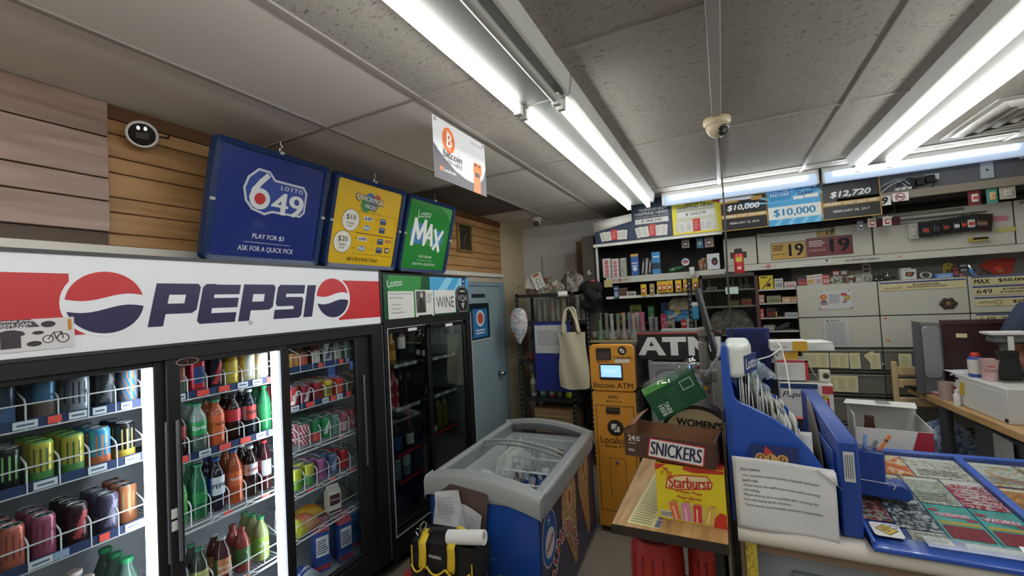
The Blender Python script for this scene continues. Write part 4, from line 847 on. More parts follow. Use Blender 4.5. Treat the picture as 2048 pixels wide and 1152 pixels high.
# rim: end caps rise in a dome across the width; side rails
def topz(u): return .765+.045*(1-u)+.20*u*(1-u)      # u: 0 at the far wall side ... 1 shop side
def prof(y0, y1, name, lift=0.):
    g = G(GREY); N = 16
    P = [(-W*(1-i/N), topz(i/N)) for i in range(N+1)]
    vs = []
    for x, z in P:
        vs += [(x, y0, z-.105+.0*z), (x, y0, z-.02), (x, y0+.014*(1 if y1 > y0 else -1), z), (x, y1, z+.004), (x, y1, z-.03)]
    g.add(vs, [(5*i+a, 5*i+(a+1) % 5, 5*i+5+(a+1) % 5, 5*i+5+a) for i in range(N) for a in range(5)]+[(0, 1, 2, 3, 4), tuple(5*N+a for a in (4, 3, 2, 1, 0))]); return g.o(name, fz, bev=.006)
prof(0., .085, 'rim'); prof(L, L-.075, 'rim')
for xs, x0, x1 in ((0, -.075, .0), (1, -W, -W+.055)):
    g = G(GREY); zt = topz(1-.04 if xs == 0 else .03)
    g.prism([(x0, .06), (x1, .06), (x1, L-.05), (x0, L-.05)], .64, zt); g.o('rim', fz, bev=.02, seg=3)
def lid(y0, y1, dz, name):
    g = G(glass('#f2f6f6', .3, rough=.03)); N = 16
    g.grid(N, 6, lambda u, v: (-W+.055+(W-.13)*u, y0+(y1-y0)*v, topz(.07+.84*u)-.006+dz)); p = g.o(name, fz)
    for yy in (y0, y1-.018):
        q = G(mt('#a5a9aa', .35)); pts = [(-W+.055+(W-.13)*i/N, topz(.07+.84*i/N)-.003+dz) for i in range(N+1)]
        q.add([(x, y, z+dd) for x, z in pts for y, dd in ((yy, 0), (yy+.018, 0), (yy+.018, -.012), (yy, -.012))], [(4*i+a, 4*i+(a+1) % 4, 4*i+4+(a+1) % 4, 4*i+4+a) for i in range(N) for a in range(4)]); q.o('lid_edge', p)
    return p
lid(.08, .66, .004, 'glass_lid'); lid(.60, L-.07, -.010, 'glass_lid')
for y in (.12, .70):
    g = G(BLK); g.box(-.074, -.066, y+.5*(y > .5), y+.5*(y > .5)+.012, topz(.9), topz(.9)+.006); g.o('catch', fz)
# basket wires
def fbasket(x0, x1, y0, y1, zt):
    t = TT('wire_basket', 'x', 'basket', FM, 'wire baskets in the chest freezer'); g = G(mt('#dfe3e4', .3))
    g.tube([(x0, y0, zt), (x1, y0, zt), (x1, y1, zt), (x0, y1, zt)], .0045, closed=True)
    for i in range(9): x = x0+(x1-x0)*i/8; g.tube([(x, y0, zt), (x, y0+.01, zt-.22), (x, y1-.01, zt-.22), (x, y1, zt)], .0022, 4)
    for i in range(5): y = y0+(y1-y0)*i/4; g.tube([(x0, y, zt), (x0+.01, y, zt-.22), (x1-.01, y, zt-.22), (x1, y, zt)], .0022, 4)
    g.o('wires', t); return t
for k, (x0, x1, y0, y1, lab) in enumerate(((-.42, -.09, .10, .30, 'wire basket at the near end of the chest freezer'), (-.46, -.09, .31, .48, 'wire basket second from the near end of the chest freezer'), (-.47, -.09, .49, .70, 'wire basket under the join of the freezer lids'), (-.47, -.09, .72, 1.12, 'wide wire basket at the far end of the chest freezer'))):
    fbasket(x0, x1, y0, y1, .70)['label'] = lab
R = random.Random(5)
ICE = ['#2f55b0', '#3f66bb', '#b9bcc9', '#c9b08a', '#8a6a4a', '#dfe2ea', '#2a3f86', '#d8c9b0', '#a6b0c8', '#e2e4e8']
ICN = ['royal blue', 'mid blue', 'silver', 'tan', 'brown', 'white', 'navy', 'cream', 'pale blue', 'frosty white']
def ice(i, c):
    def build():
        t = T('ice_cream_packet', 'x', 'ice cream')
        g = G(mt(c, .3)); w, h = .05, .12
        g.grid(6, 8, lambda u, v: ((u-.5)*w*(1+.1*math.sin(9*v)), .012*math.sin(u*pi)*math.sin(v*pi)+.004*math.sin(v*14), v*h)); g.grid(6, 8, lambda u, v: ((u-.5)*w*(1+.1*math.sin(9*v)), -.012*math.sin(u*pi)*math.sin(v*pi), v*h)); g.o('wrapper', t)
        g = G('#f0f0ee' if i % 3 else '#c8484a'); g.rect(-.016, .035, .016, .085, 0); g.v = [(a, -.014, b) for a, b, c_ in g.v]; g.o('print', t); return t
    return build
zones = [(-.42, -.11, .12, .28, 'near basket'), (-.44, -.11, .33, .46, 'second basket'), (-.44, -.11, .52, .67, 'middle basket'), (-.44, -.11, .76, 1.08, 'far basket')]
cnt = 0
for (x0, x1, y0, y1, zn) in zones:
    for k in range(9):
        c = R.randrange(len(ICE)); x = x0+(x1-x0)*(k+.5)/9+R.uniform(-.012, .012); y = R.uniform(y0, y1)
        if zn == 'far basket' and k % 3: continue
        M = FM @ LOC(x, y, .56, R.uniform(-.6, .6)) @ RX(R.uniform(-.3, .3))
        ordn = ['first', 'second', 'third', 'fourth', 'fifth', 'sixth', 'seventh', 'eighth', 'ninth'][k]
        place(f'ice{c}', ice(c, ICE[c]), M, f'{ICN[c]} frozen treat packet, {ordn} along the {zn} of the chest freezer', 'frozen treats in the chest freezer')
def bag(c, w, d, h):
    def build():
        t = T('ice_bag', 'x', 'bag'); g = G(glass(c, .8, dens=.6)); rr_ = random.Random(int(w*1e4))
        g.grid(16, 16, lambda u, v: ((u-.5)*w, (v-.5)*d, h*max(0, 1-abs(2*u-1)**2.5)*max(0, 1-abs(2*v-1)**2.5)+rr_.uniform(-.012, .012))); g.o('film', t)
        g = G(mt('#e8ecec', .4)); g.grid(8, 8, lambda u, v: ((u-.5)*w*.8, (v-.5)*d*.8, .75*h*max(0, 1-abs(2*u-1)**2)*max(0, 1-abs(2*v-1)**2)+rr_.uniform(-.014, .014))); g.o('ice', t); return t
    return build
place('icb', bag('#f4f6f2', .17, .44, .13), FM @ LOC(-.545, .36, .58, .05), 'frosted clear bag lying along the wall side of the chest freezer, near end')
place('icb', None, FM @ LOC(-.545, .86, .57, -.05), 'frosted clear bag lying along the wall side of the chest freezer, far end')
for i, (x, y) in enumerate(((-.61, .13), (-.52, .125), (-.60, 1.06))):
    t = TT('snack_bag', ('orange biscuit packet in the near wall-side corner of the chest freezer', 'orange biscuit packet second from the freezer corner', 'brown packet in the far wall-side corner of the chest freezer')[i], 'packet', FM @ LOC(x, y, .60, .3*i), 'biscuit packets in the freezer')
    g = G(patt('noise', ('#c9713f', '#e8e0d6', '#b8552f'), 14)); g.grid(8, 8, lambda u, v: ((u-.5)*.11, (v-.5)*.09, .035*(1-abs(2*u-1)**3)*(1-abs(2*v-1)**3))); g.o('wrapper', t, solid=.004)
    t.location.z = .66
for i, y in enumerate((.14, .66, .86)):
    t = TT('wire_hook', ('white wire hook at the near end of the freezer', 'white wire hook by the join of the freezer lids', 'white wire hook at the far end of the freezer')[i], 'hook', FM @ LOC(-.53, y, .70), 'white wire hooks in the freezer')
    g = G(mt('#e6e8e8', .3)); g.tube([(-.03, -.05, -.10), (-.02, -.04, 0), (0, 0, .02), (.02, .05, .03), (.025, .08, .045), (.02, .10, .05), (.012, .105, .04)], .005); g.o('wire', t)
# prints on the freezer
def oval_brand(g, M, s_, brand=True):
    g.T = M
    g.s('#d8dce2'); g.disc(0, 0, .115*s_, .0006, 1.25, n=36); g.s('#2a62b0'); g.disc(0, 0, .108*s_, .0012, 1.25, n=36)
    g.s('#dde2e8')
    for k in range(6): a = k*pi/3; g.T = M @ TR(0, .09*s_, 0) @ RZ(a); g.rect(-.002*s_, 0, .002*s_, .026*s_, .0018); g.poly([(-.008*s_, .02*s_), (0, .014*s_), (.008*s_, .02*s_), (0, .017*s_)], .0019)
    g.T = M @ RZ(.12); g.s('#e2e0e2'); g.disc(0, -.025*s_, .075*s_, .0018, .95, n=32, rot=.3)
p = G(); oval_brand(p, FR((-.52, .0192, .50), (1, 0, 0), (0, 0, 1)), 1.15); p.o('emblem', fz)
p = G('#aec4ea')
for cx, cz, s_ in ((-.66, .60, .04), (-.36, .52, .022), (-.30, .41, .016), (-.42, .38, .02)):
    p.T = FR((cx, .0192, cz), (1, 0, 0), (0, 0, 1))
    for k in range(4): p.T = p.T @ RZ(pi/2); p.poly([(-.0016, 0), (.0016, 0), (0, s_)], .0008)
p.o('sparkle_print', fz)
SM = FR((-.0192, 0, 0), (0, 1, 0), (0, 0, 1))
p = G(); oval_brand(p, SM @ TR(.155, .50, 0), 1.05); p.T = SM @ TR(.155, .475, .001); p.s('#b8323c'); p.text('Nestlé', 0, 0, None, .125, .0016, bold=.04, rot=.45); p.o('emblem', fz)
CONE = patt('noise', ('#a8764a', '#d8b07c', '#6b4426'), 26, .5, bump=.4); WAF = mt('#c99a60', .6, var=.25, sc=40)
p = G(CONE); p.T = SM
for cx, cz, s_ in ((.54, .52, 1.2), (.90, .56, 1.05)):
    p.s(CONE); p.disc(cx, cz, .135*s_, .001+.001*(cx > .6), 1.15, n=32); p.s('#d9b98e'); p.disc(cx+.01, cz+.03, .055*s_, .0024, 1.3); p.s('#c9543a'); p.disc(cx+.01, cz+.03, .022*s_, .003, 1.6)
    p.s(WAF); p.poly([(cx-.11*s_, cz-.10*s_), (cx+.12*s_, cz-.10*s_), (cx+.10*s_, .10+.05*(cx > .6)), (cx+.06*s_, .10)], .0008)
p.o('cone_print', fz)
p = G(); p.T = SM; p.W = None
arc = 'DRUMSTICK'
for k, ch in enumerate(arc):
    a = math.radians(172-k*20); cx, cz = .40+.235*math.cos(a), .16+.235*math.sin(a)*1.08
    p.T = SM @ TR(cx, cz, 0) @ RZ(a-pi/2); p.s('#e6dfe2'); p.text(ch, 0, 0, .085, None, .0035, bold=.09); p.s('#b8303a'); p.text(ch, 0, 0, .078, None, .0046, bold=.03)
p.o('lettering', fz)
# ================================================================ tool bag and what is in it
tb = TT('tool_bag', 'black canvas tool bag with yellow webbing in front of the chest freezer', 'bag', LOC(-1.345, 1.84, .40, .10) @ Matrix.Scale(.88, 4))
CAN = mt('#17181a', .8, var=.2, sc=60, bump=.15); YEL = mt('#e0c02c', .6)
g = G(CAN); W2 = .195
g.grid(14, 10, lambda u, v: (-W2+2*W2*u, -.105+.02*math.sin(v*pi*.5), .235*v-.0*u)); g.grid(14, 10, lambda u, v: (W2-2*W2*u, .105-.01*v, .235*v)); g.grid(10, 8, lambda u, v: (W2+.012*math.sin(pi*v), -.105+.21*u, .235*v)); g.grid(10, 8, lambda u, v: (-W2-.012*math.sin(pi*v), .105-.21*u, .235*v)); g.box(-W2, W2, -.1, .1, 0, .02); g.o('body', tb)
g = G(CAN); g.grid(12, 8, lambda u, v: (-W2*.98+2*W2*.62*u, -.095+.17*v, .232+.035*math.sin(pi*v)*(.5+.5*u))); g.o('flap', tb, solid=.006)
g = G(CAN)
for x0, x1 in ((-.19, -.105), (-.09, .03), (.03, .185)): g.grid(6, 5, lambda u, v: (x0+(x1-x0)*u, -.115-.014*math.sin(pi*u), .01+.10*v-.03*math.sin(pi*u)*v))
g.o('pocket', tb)
for x0, x1 in ((-.19, -.105), (-.09, .03), (.03, .185)):
    g = G(YEL); g.tube([(x0+(x1-x0)*i/8, -.118-.014*math.sin(pi*i/8), .112-.03*math.sin(pi*i/8)) for i in range(9)], .0055, 6); g.o('pocket_trim', tb)
for x in (-.125, .06):
    g = G(YEL); g.grid(1, 12, lambda u, v: (x-.024+.048*u+.012*math.sin(v*3), -.112-.006*math.sin(v*pi)-(.0 if v < .75 else -(v-.75)*.3), .09+.20*v if v < .75 else .24+(v-.75)*.16)); g.o('webbing', tb, solid=.003)
g = G(mt('#1d1d1f', .7)); g.tube([(-.10, -.05, .268), (-.07, -.05, .29), (.05, -.03, .29), (.08, -.03, .27)], .016, 8); g.s(YEL); g.tube([(.05, .0, .28), (.07, .0, .29), (.10, .01, .27)], .012, 8); g.o('handle', tb)
g = G(YEL); g.tube([(-.192, -.106, .02), (-.192, -.106, .21)], .004); g.o('piping', tb); g = G(YEL); g.tube([(.192, -.106, .0), (.192, -.106, .16)], .004); g.o('piping', tb)
g = G('#e2e2e0'); g.T = FR((-.035, -.113, .17), (1, 0, 0), (0, 0, 1)); g.text('WORKPRO', 0, 0, .018, .082, .001, bold=.03, rot=-.05); g.o('lettering', tb)
g = G(CHROME); g.tube([(-.15, -.06, .26), (-.16, -.06, .30), (-.14, -.05, .325), (-.12, -.05, .315), (-.13, -.06, .28)], .003); g.tube([(-.17, -.07, .25), (-.185, -.07, .27), (-.175, -.07, .29), (-.16, -.06, .28)], .003); g.o('snap_hook', tb)
t = TT('paper_roll', 'white paper roll lying across the tool bag', 'roll', LOC(-1.215, 1.80, .645, .12) @ RY(pi/2-.12))
g = G(PAPER); g.lathe([(.034, -.10), (.034, .10), (.022, .10), (.022, -.09)], 24, cap=False); g.add([(.0, 0, -.1)], []); g.o('paper', t)
t = TT('clipboard', 'brown clipboard standing behind the tool bag against the freezer', 'clipboard', FR((-1.58, 1.985, .385), (1, -.0, 0), (0, .06, 1)) @ RZ(-.10))
g = G(mt('#5d4a44', .6)); g.prism(rr(0, 0, .34, .42, .02), 0, .004); g.o('board', t)
for i, (x, y, r, w, h, lab) in enumerate(((-1.545, 1.955, -.16, .16, .22, 'white printed page with a bent corner in front of the clipboard'), (-1.48, 1.945, .22, .17, .235, 'white page with a dark wavy shadow, top of the papers by the tool bag'), (-1.40, 1.962, -.2, .15, .19, 'lower white page beside the paper roll'))):
    t = TT('paper_sheet', lab, 'paper', FR((x, y, .52), (1, -.08, 0), (0, .1, 1)) @ RZ(r), 'papers standing behind the tool bag')
    g = G(mt('#d9dbe0', .8)); g.grid(8, 8, lambda u, v: (u*w, v*h, .012*math.sin(u*3+v*2+i))); g.o('sheet', t)
    g = G('#9a9ca6'); g.lines(w*.12, h*.5, w*.9, h*.9, 8, .016, .25); g.o('print', t)
# crates under the bag
def sodacase(label, M, w, d, h, c, c2, txt=None):
    t = TT('drink_case', label, 'box', M, 'drink cases under the tool bag')
    g = G(c); g.box(-w/2, w/2, -d/2, d/2, 0, h); g.o('carton', t, bev=.004)
    g = G(c2); g.rect(-w*.4, -d*.4, w*.1, d*.3, h+.0012); g.T = FR((0, -d/2, 0), (1, 0, 0), (0, 0, 1)); g.rect(-w*.4, h*.2, w*.4, h*.8, .0012); g.o('print', t)
    if txt: g = G('#eeeeee'); g.T = TR(0, 0, h+.002); g.text(txt, -w*.15, 0, .03, w*.4, .001, bold=.04, rot=.3); g.o('lettering', t)
    return t
sodacase('red drink case under the tool bag, wider than the bag', LOC(-1.39, 1.72, 0, .05), .42, .44, .395, '#c23a3e', '#a8262e')
sodacase('dark green drink case beside the tool bag', LOC(-1.04, 1.835, 0, -.2), .21, .20, .40, '#2c5a38', '#d8d8c8', 'CANADA DRY')
sodacase('red drink case with a white panel in front of the freezer corner', LOC(-.78, 1.83, 0, -.25), .28, .20, .36, '#b32e3a', '#e6e2e0')
# ================================================================ coin kiosk
ks = TT('coin_kiosk', 'tall orange coin kiosk with a small blue screen', 'kiosk', LOC(-.79, 3.25, 0))
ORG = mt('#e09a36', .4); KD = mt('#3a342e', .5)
M0 = FR((-.165, 0, 0), (1, 0, 0), (0, 0, 1))
g = G(KD); g.box(-.15, .185, .02, .37, .0, .05); g.o('plinth', ks)
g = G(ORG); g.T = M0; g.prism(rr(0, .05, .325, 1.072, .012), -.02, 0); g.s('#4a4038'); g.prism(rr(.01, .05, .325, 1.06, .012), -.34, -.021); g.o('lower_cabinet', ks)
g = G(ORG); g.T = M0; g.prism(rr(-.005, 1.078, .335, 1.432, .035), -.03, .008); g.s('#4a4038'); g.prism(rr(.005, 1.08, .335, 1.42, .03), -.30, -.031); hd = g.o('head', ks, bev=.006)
g = G('#2a2420'); g.T = M0; g.prism(rr(.05, 1.315, .165, 1.405, .006), .0085, .012); g.s('#4a423c'); g.rect(.06, 1.32, .155, 1.372, .013); g.o('camera_window', hd)
g = G('#2e241c'); g.T = M0; g.prism(rr(.07, 1.165, .245, 1.285, .004), .0085, .013); g.s(mt('#6f95ec', .3, e=1.1)); g.rect(.08, 1.185, .235, 1.275, .0135); g.s(mt('#c8d6f8', .3, e=.6)); g.rect(.10, 1.235, .215, 1.238, .014); g.rect(.10, 1.222, .2, 1.225, .014); g.s('#31446a'); g.rect(.08, 1.178, .235, 1.185, .0136); g.o('screen', hd)
def coinlogo(g, x, y, r, z):
    g.s('#2c2622'); g.disc(x, y, r, z, n=32); g.s('#efe9de'); q = r*.5
    g.poly([(x-q, y-q*.35), (x-q, y+q*.95), (x+q*.35, y+q*.95), (x+q*.35, y+q*.45), (x-q*.4, y+q*.45), (x-q*.4, y-q*.35)], z+.0008); g.poly([(x+q, y+q*.35), (x+q, y-q*.95), (x-q*.35, y-q*.95), (x-q*.35, y-q*.45), (x+q*.4, y-q*.45), (x+q*.4, y+q*.35)], z+.0008); g.rect(x-q*.4, y-q*.1, x+q*.1, y+q*.4, z+.0008)
g = G(); g.T = M0; coinlogo(g, .25, 1.385, .033, .0092); g.o('emblem', ks); g = G(); g.T = M0; coinlogo(g, .163, .80, .062, .001); g.o('emblem', ks)
g = G('#33271c'); g.T = M0; g.text('Localcoin', .25, 1.335, .026, .125, .0094, bold=.025); g.text('Bitcoin ATM', .165, 1.122, .042, .30, .0094, bold=.02); g.text('Localcoin', .163, .705, .05, .235, .0012, bold=.02); g.text('Bitcoin ATM', .163, .66, .022, .165, .0012, bold=.02); g.lines(.055, 1.298, .155, 1.31, 2, .0094); g.lines(.12, 1.02, .2, 1.045, 2, .0012); g.text('© f t o', .163, 1.0, .018, .12, .0012, bold=.02); g.o('lettering', ks)
g = G('#e6ded2'); g.T = M0; g.rect(.19, 1.295, .30, 1.325, .0093); g.o('sticker', ks); g = G('#b8483a'); g.T = M0; g.disc(.06, 1.30, .01, .0094); g.o('sticker', ks)
g = G('#33261c'); g.T = M0; g.prism(rr(.10, .905, .205, .955, .006), .0005, .007); g.s('#6a5c4e'); g.rect(.11, .935, .195, .943, .0076); g.o('cash_slot', ks)
g = G('#5a3d1a'); g.T = M0; g.line([(.022, .17), (.305, .17), (.305, .965), (.022, .965), (.022, .17)], .005, .0008); g.line([(.105, .28), (.105, .57), (.222, .57), (.222, .28)], .0035, .0008); g.o('panel_seam', ks)
g = G(STEEL); g.T = M0; g.T = g.T @ TR(.162, .54, 0); g.lathe([(.014, 0), (.014, .006), (.008, .008), (.001, .008)], 16); g.o('lock', ks)
# ================================================================ bank machine behind the board
am = TT('cash_machine', 'grey cash machine with a lit blue screen and big lettered header', 'cash machine', LOC(-.33, 3.35, 0))
GM = mt('#84868a', .4); GM2 = mt('#6b6d72', .4)
MA = FR((-.205, 0, 0), (1, 0, 0), (0, 0, 1))
g = G(GM); g.T = MA; g.prism([(.0, .0), (.42, .0), (.42, 1.265), (.405, 1.285), (.015, 1.285), (0, 1.265)], -.45, 0); b = g.o('cabinet', am, bev=.008)
g = G(GM2); g.T = MA; g.poly([(.045, .70), (.375, .70), (.375, 1.20), (.36, 1.225), (.30, 1.238), (.12, 1.238), (.06, 1.225), (.045, 1.20)], .001); g.s('#95979b'); g.poly([(.06, .72), (.36, .72), (.36, 1.19), (.30, 1.222), (.12, 1.222), (.06, 1.19)], .002); g.o('fascia', am)
g = G('#2a2c34'); g.T = MA; g.prism(rr(.145, 1.06, .28, 1.205, .004), .002, .008); g.s(mt('#5a83e6', .3, e=1.4)); g.rect(.155, 1.07, .27, 1.193, .0085); g.o('screen', am)
g = G(GM); g.T = MA; g.prism(rr(.112, 1.09, .14, 1.19, .003), .002, .006); g.o('key_strip', am)
for k in range(4): g = G('#2c2e33'); g.T = MA @ TR(.126, 1.105+.024*k, 0); g.lathe([(.009, .006), (.008, .012), (.001, .012)], 12, sy=.75); g.o('key', am)
g = G('#1c1d22'); g.T = MA; g.disc(.215, 1.258, .017, .001); g.s('#e8e8e8'); g.disc(.215, 1.258, .011, .0016); g.s('#1c1d22'); g.rect(.213, 1.253, .217, 1.265, .002); g.disc(.345, 1.25, .03, .001, .42); g.s('#b83a3a'); g.disc(.33, 1.25, .01, .0016, .7); g.o('emblem', am)
g = G('#54565a'); g.T = MA; g.lines(.06, 1.252, .125, 1.264, 1, .001, .5); g.o('lettering', am)
hd = G(BLK); hd.T = MA; hd.box(-.078, .51, 1.30, 1.505, -.20, -.02); hd = hd.o('header_box', am, bev=.004)
g = G('#d8452f'); g.T = MA; g.box(-.078, .51, 1.496, 1.503, -.0195, -.0185); g.s(mt('#8f9293', .4)); g.box(.10, .44, 1.506, 1.525, -.15, -.02); g.o('trim', hd)
g = G(mt('#d9dadb', .4)); g.T = MA @ TR(0, 0, -.0195); bt = 'M'
g.add([(.0-.075, 1.335, .001), (-.022, 1.335, .001), (-.005, 1.372, .001), (.058, 1.372, .001), (.075, 1.335, .001), (.128, 1.335, .001), (.052, 1.472, .001), (.001, 1.472, .001), (.01, 1.405, .001), (.043, 1.405, .001), (.0265, 1.442, .001)], [(0, 1, 2, 8, 10, 7), (10, 9, 3, 4, 5, 6), (7, 10, 6), (2, 3, 9, 8)])
g.poly([(.105, 1.435), (.162, 1.435), (.162, 1.335), (.214, 1.335), (.214, 1.435), (.272, 1.435), (.272, 1.472), (.105, 1.472)], .001)
g.poly([(.285, 1.335), (.327, 1.335), (.327, 1.402), (.385, 1.335), (.405, 1.335), (.465, 1.402), (.465, 1.335), (.508, 1.335), (.508, 1.472), (.468, 1.472), (.396, 1.395), (.325, 1.472), (.285, 1.472)], .001)
g.o('lettering', hd)
# pegboard gondola end behind the machines
t = TT('pegboard_panel', 'pale perforated pegboard end behind the cash machine', 'panel', LOC(-.52, 3.86, 0))
g = G(mt('#a8a49e', .6)); g.box(-.10, .55, 0, .02, 0, 1.27); g.o('board', t)
g = G('#5a5754')
for i in range(6):
    for j in range(14): g.T = FR((-.08+.022*i, -.0008, .80+.03*j), (1, 0, 0), (0, 0, 1)); g.disc(0, 0, .004, 0, n=6)
g.o('hole_pattern', t)
# ================================================================ back of the shop: racks, shelves, goods
U3, V3 = (1, 0, 0), (0, 0, 1)
DK = mt('#26272a', .55); DKW = mt('#2c2a29', .7); WSH = mt('#dcdcd6', .45)
def px0(pxl, pyb, pxr, pyt, y):
    a, b = AY(pxl, pyb, y), AY(pxr, pyt, y); return a.x, a.z, b.x-a.x, b.z-a.z
# ---------------------------------------------------------------- black backing and gondola with the glass pipes
t = TT('shelving_unit', 'tall black-backed shelving unit with white-edged shelves behind the cash machine', 'shelving', LOC(-.65, 4.9, 0))
g = GA(DKW, t); g.box(-1.22, .028, 4.96, 5.0, .0, 2.70); g.o('back_panel', t)
for x, c in ((-1.335, '#4a443e'),):
    g = GA(mt(c, .6), t); g.box(x-.01, x+.125, 4.5, 4.95, 0, 2.46); g.s('#d8d8d0')
    for z in (1.86, 1.95, 2.07): g.box(x+.045, x+.06, 4.497, 4.50, z, z+.02)
    g.o('side_column', t)
g = GA(mt('#c4c6c6', .4), t); g.box(-1.185, -1.165, 4.46, 4.485, 1.80, 2.36); g.o('white_post', t)
def perf(x, y, z0, z1):
    g = GA(DK, t); g.box(x-.018, x+.018, y, y+.004, z0, z1); g.box(x-.018, x-.014, y, y+.04, z0, z1); p = g.o('upright', t)
    h = GA(mt('#b9b9b2', .6), t)
    for k in range(int((z1-z0)/.05)): h.box(x-.005, x+.005, y-.0012, y, z0+.02+.05*k, z0+.035+.05*k)
    h.o('hole_pattern', p)
perf(-1.31, 4.44, .1, 1.86); perf(-.285, 4.42, .1, 1.93)
def bshelf(x0, x1, yf, z, lip, c, thick=.018):
    g = GA(mt('#3a3a3a', .6), t); g.box(x0, x1, yf+.004, 4.96, z-thick, z); s = g.o('shelf', t)
    g = GA(c, t); g.box(x0, x1, yf, yf+.004, z-lip, z+.004); g.o('shelf_edge', s); return s
bshelf(-1.2, .03, 4.44, 2.352, .028, WSH)
bshelf(-1.09, .03, 4.46, 1.992, .062, mt('#b9b9b2', .4))
bshelf(-1.10, -.20, 4.46, 1.790, .022, WSH)
bshelf(-1.32, -.26, 4.44, 1.338, .02, mt('#b3a476', .5))
bshelf(-1.32, -.26, 4.44, .90, .03, DK)
# ---------------------------------------------------------------- winner posters
def poster(label, pxl, pxr, zb, zt, y, c, tilt=0., tag_g='winner posters below the wraparound lights'):
    x0 = AY(pxl, 430, y).x; x1 = AY(pxr, 430, y).x
    t = TT('winner_poster', label, 'poster', FR((x0, y, zb), U3, (0, -tilt, 1)), tag_g)
    g = G(mt(c, .45)); g.box(0, x1-x0, 0, zt-zb, -.004, 0); g.o('sheet', t); return t, x1-x0, zt-zb
DBL = '#2c3a55'
def tickets(g, x, y, s_):
    R = random.Random(4)
    for i, (dx, rot, c) in enumerate(((-.10, .22, '#dcdad6'), (-.055, .10, '#dedcd8'), (.05, -.05, '#e2e0dc'), (.09, -.12, '#dcdad8'), (.0, 0, '#c9383c'))):
        T_ = g.T; g.T = T_ @ TR(x+dx*s_, y, 0) @ RZ(rot); h = .105*s_ if c == '#c9383c' else .09*s_
        g.s(c); g.rect(-.026*s_, 0, .03*s_, h, .001+.0006*i); g.s('#8a8a92' if c != '#c9383c' else '#e0a8a4'); g.lines(-.02*s_, .012*s_, .022*s_, h*.85, 6, .0014+.0006*i, .3); g.T = T_
t, w, h = poster('folded dark blue poster with a white flap at the end of the poster row', 1187, 1263, 2.357, 2.60, 4.43, DBL)
g = G(); tickets(g, w*.52, .02, 1.05); g.o('print', t)
g = G('#e2e0da'); g.poly([(-.01, h*.48, .012), (w, h*.80, .012), (w, h*1.12, .004), (-.01, h*.95, .004)]); g.poly([(-.01, h*.48, .012), (-.01, h*.95, .004), (-.012, h*.7, -.01)]); g.o('folded_flap', t, solid=.0015)
t, w, h = poster('dark blue winner poster beside the yellow one, half under the strip light', 1263, 1343, 2.357, 2.74, 4.43, DBL)
g = G(); tickets(g, w*.5, .018, 1.15); g.s('#e4e4e2'); g.rect(w*.08, .150, w*.92, .200, .001); g.o('print', t)
g = G('#dfe2e8'); g.text('WINNING', w/2, .288, .026, w*.62, .002, bold=.03); g.text('HAPPENS HERE!', w/2, .250, .030, w*.84, .002, bold=.04); g.text('LOTTERY PRIZES CLAIMED HERE IN 2018', w/2, .217, .011, w*.84, .002, bold=.02); g.s('#2c3a55'); g.text('$ 268,345', w/2, .175, .030, w*.52, .002, bold=.02, shear=.2); g.o('lettering', t)
t, w, h = poster('yellow winner poster with a grey middle, below the first wraparound light', 1344, 1441, 2.357, 2.70, 4.43, '#e6d83a')
g = G('#cfcdb8'); g.poly([(0.02, .02), (w-.02, .02), (w-.05, .26), (.05, .26)], .0006); g.s('#dfe0dc'); g.rect(w*.12, .160, w*.88, .212, .001); g.s('#c23a34'); g.poly([(w*.86, h*.83), (w, h*.76), (w, h), (w*.8, h)], .001); tickets(g, w*.5, .018, 1.15); g.o('print', t)
g = G('#3a3526'); g.text('WINNING', w/2, .290, .028, w*.42, .002, bold=.02); g.text('HAPPENS HERE!', w/2, .260, .032, w*.76, .002, bold=.03); g.text('WINNING TICKETS SOLD HERE IN 2018', w/2, .228, .010, w*.76, .002); g.text('$ 164,270', w/2, .187, .030, w*.42, .002, bold=.02, shear=.2); g.o('lettering', t)
def goldp(label, pxl, pxr, zb, zt, y, amt, date, top):
    t, w, h = poster(label, pxl, pxr, zb, zt, y, '#1d1d22')
    g = G('#b8923f'); g.line([(.004, .004), (w-.004, .004), (w-.004, h-.004), (.004, h-.004), (.004, .004)], .007, .001); g.rect(0, .112, w, .148, .001)
    if top: g.s('#e2e2e2'); g.rect(w*.0, h-.035, w*.7, h-.005, .0012); g.s('#c99a4a'); g.rect(0, h-.05, w*.4, h-.03, .0016); g.rect(w*.68, h-.05, w*.9, h-.015, .0016)
    R = random.Random(len(date)); g.s('#8c8c90')
    for k in range(14): g.disc(R.uniform(.02, w-.02), R.uniform(.16, h-.06), .0022, .001, n=6)
    g.o('print', t)
    g = G('#ececea'); g.text(amt, w*.5, .205, .052, w*.68, .002, bold=.05, shear=.2); g.text('WINNING TICKET SOLD HERE!', w/2, .130, .019, w*.9, .0024, bold=.04, shear=.15); g.text(date, w/2, .065, .022, w*.62, .002, bold=.0, shear=.15); g.o('lettering', t)
goldp('black and gold winner poster dated 2016, beside the yellow poster', 1441, 1536, 2.335, 2.64, 4.38, '$10,000', 'FEBRUARY 23, 2016', True)
t, w, h = poster('sky-blue winner poster between the two black and gold ones', 1537, 1644, 2.335, 2.72, 4.38, '#49a6dc')
g = G('#e3e5e4'); g.rect(0, .055, w, .165, .001)
g.s('#7cc3e8')
for k in range(7): a = pi*(.08+.14*k); g.poly([(w*.3, .2), (w*.3+.30*math.cos(a), .2+.16*math.sin(a)), (w*.3+.30*math.cos(a+.18), .2+.16*math.sin(a+.18))], .0008); 
for k in range(4): g.poly([(w*(.1+.25*k), 0), (w*(.2+.25*k), 0), (w*(.28+.25*k), .055), (w*(.2+.25*k), .055)], .0008)
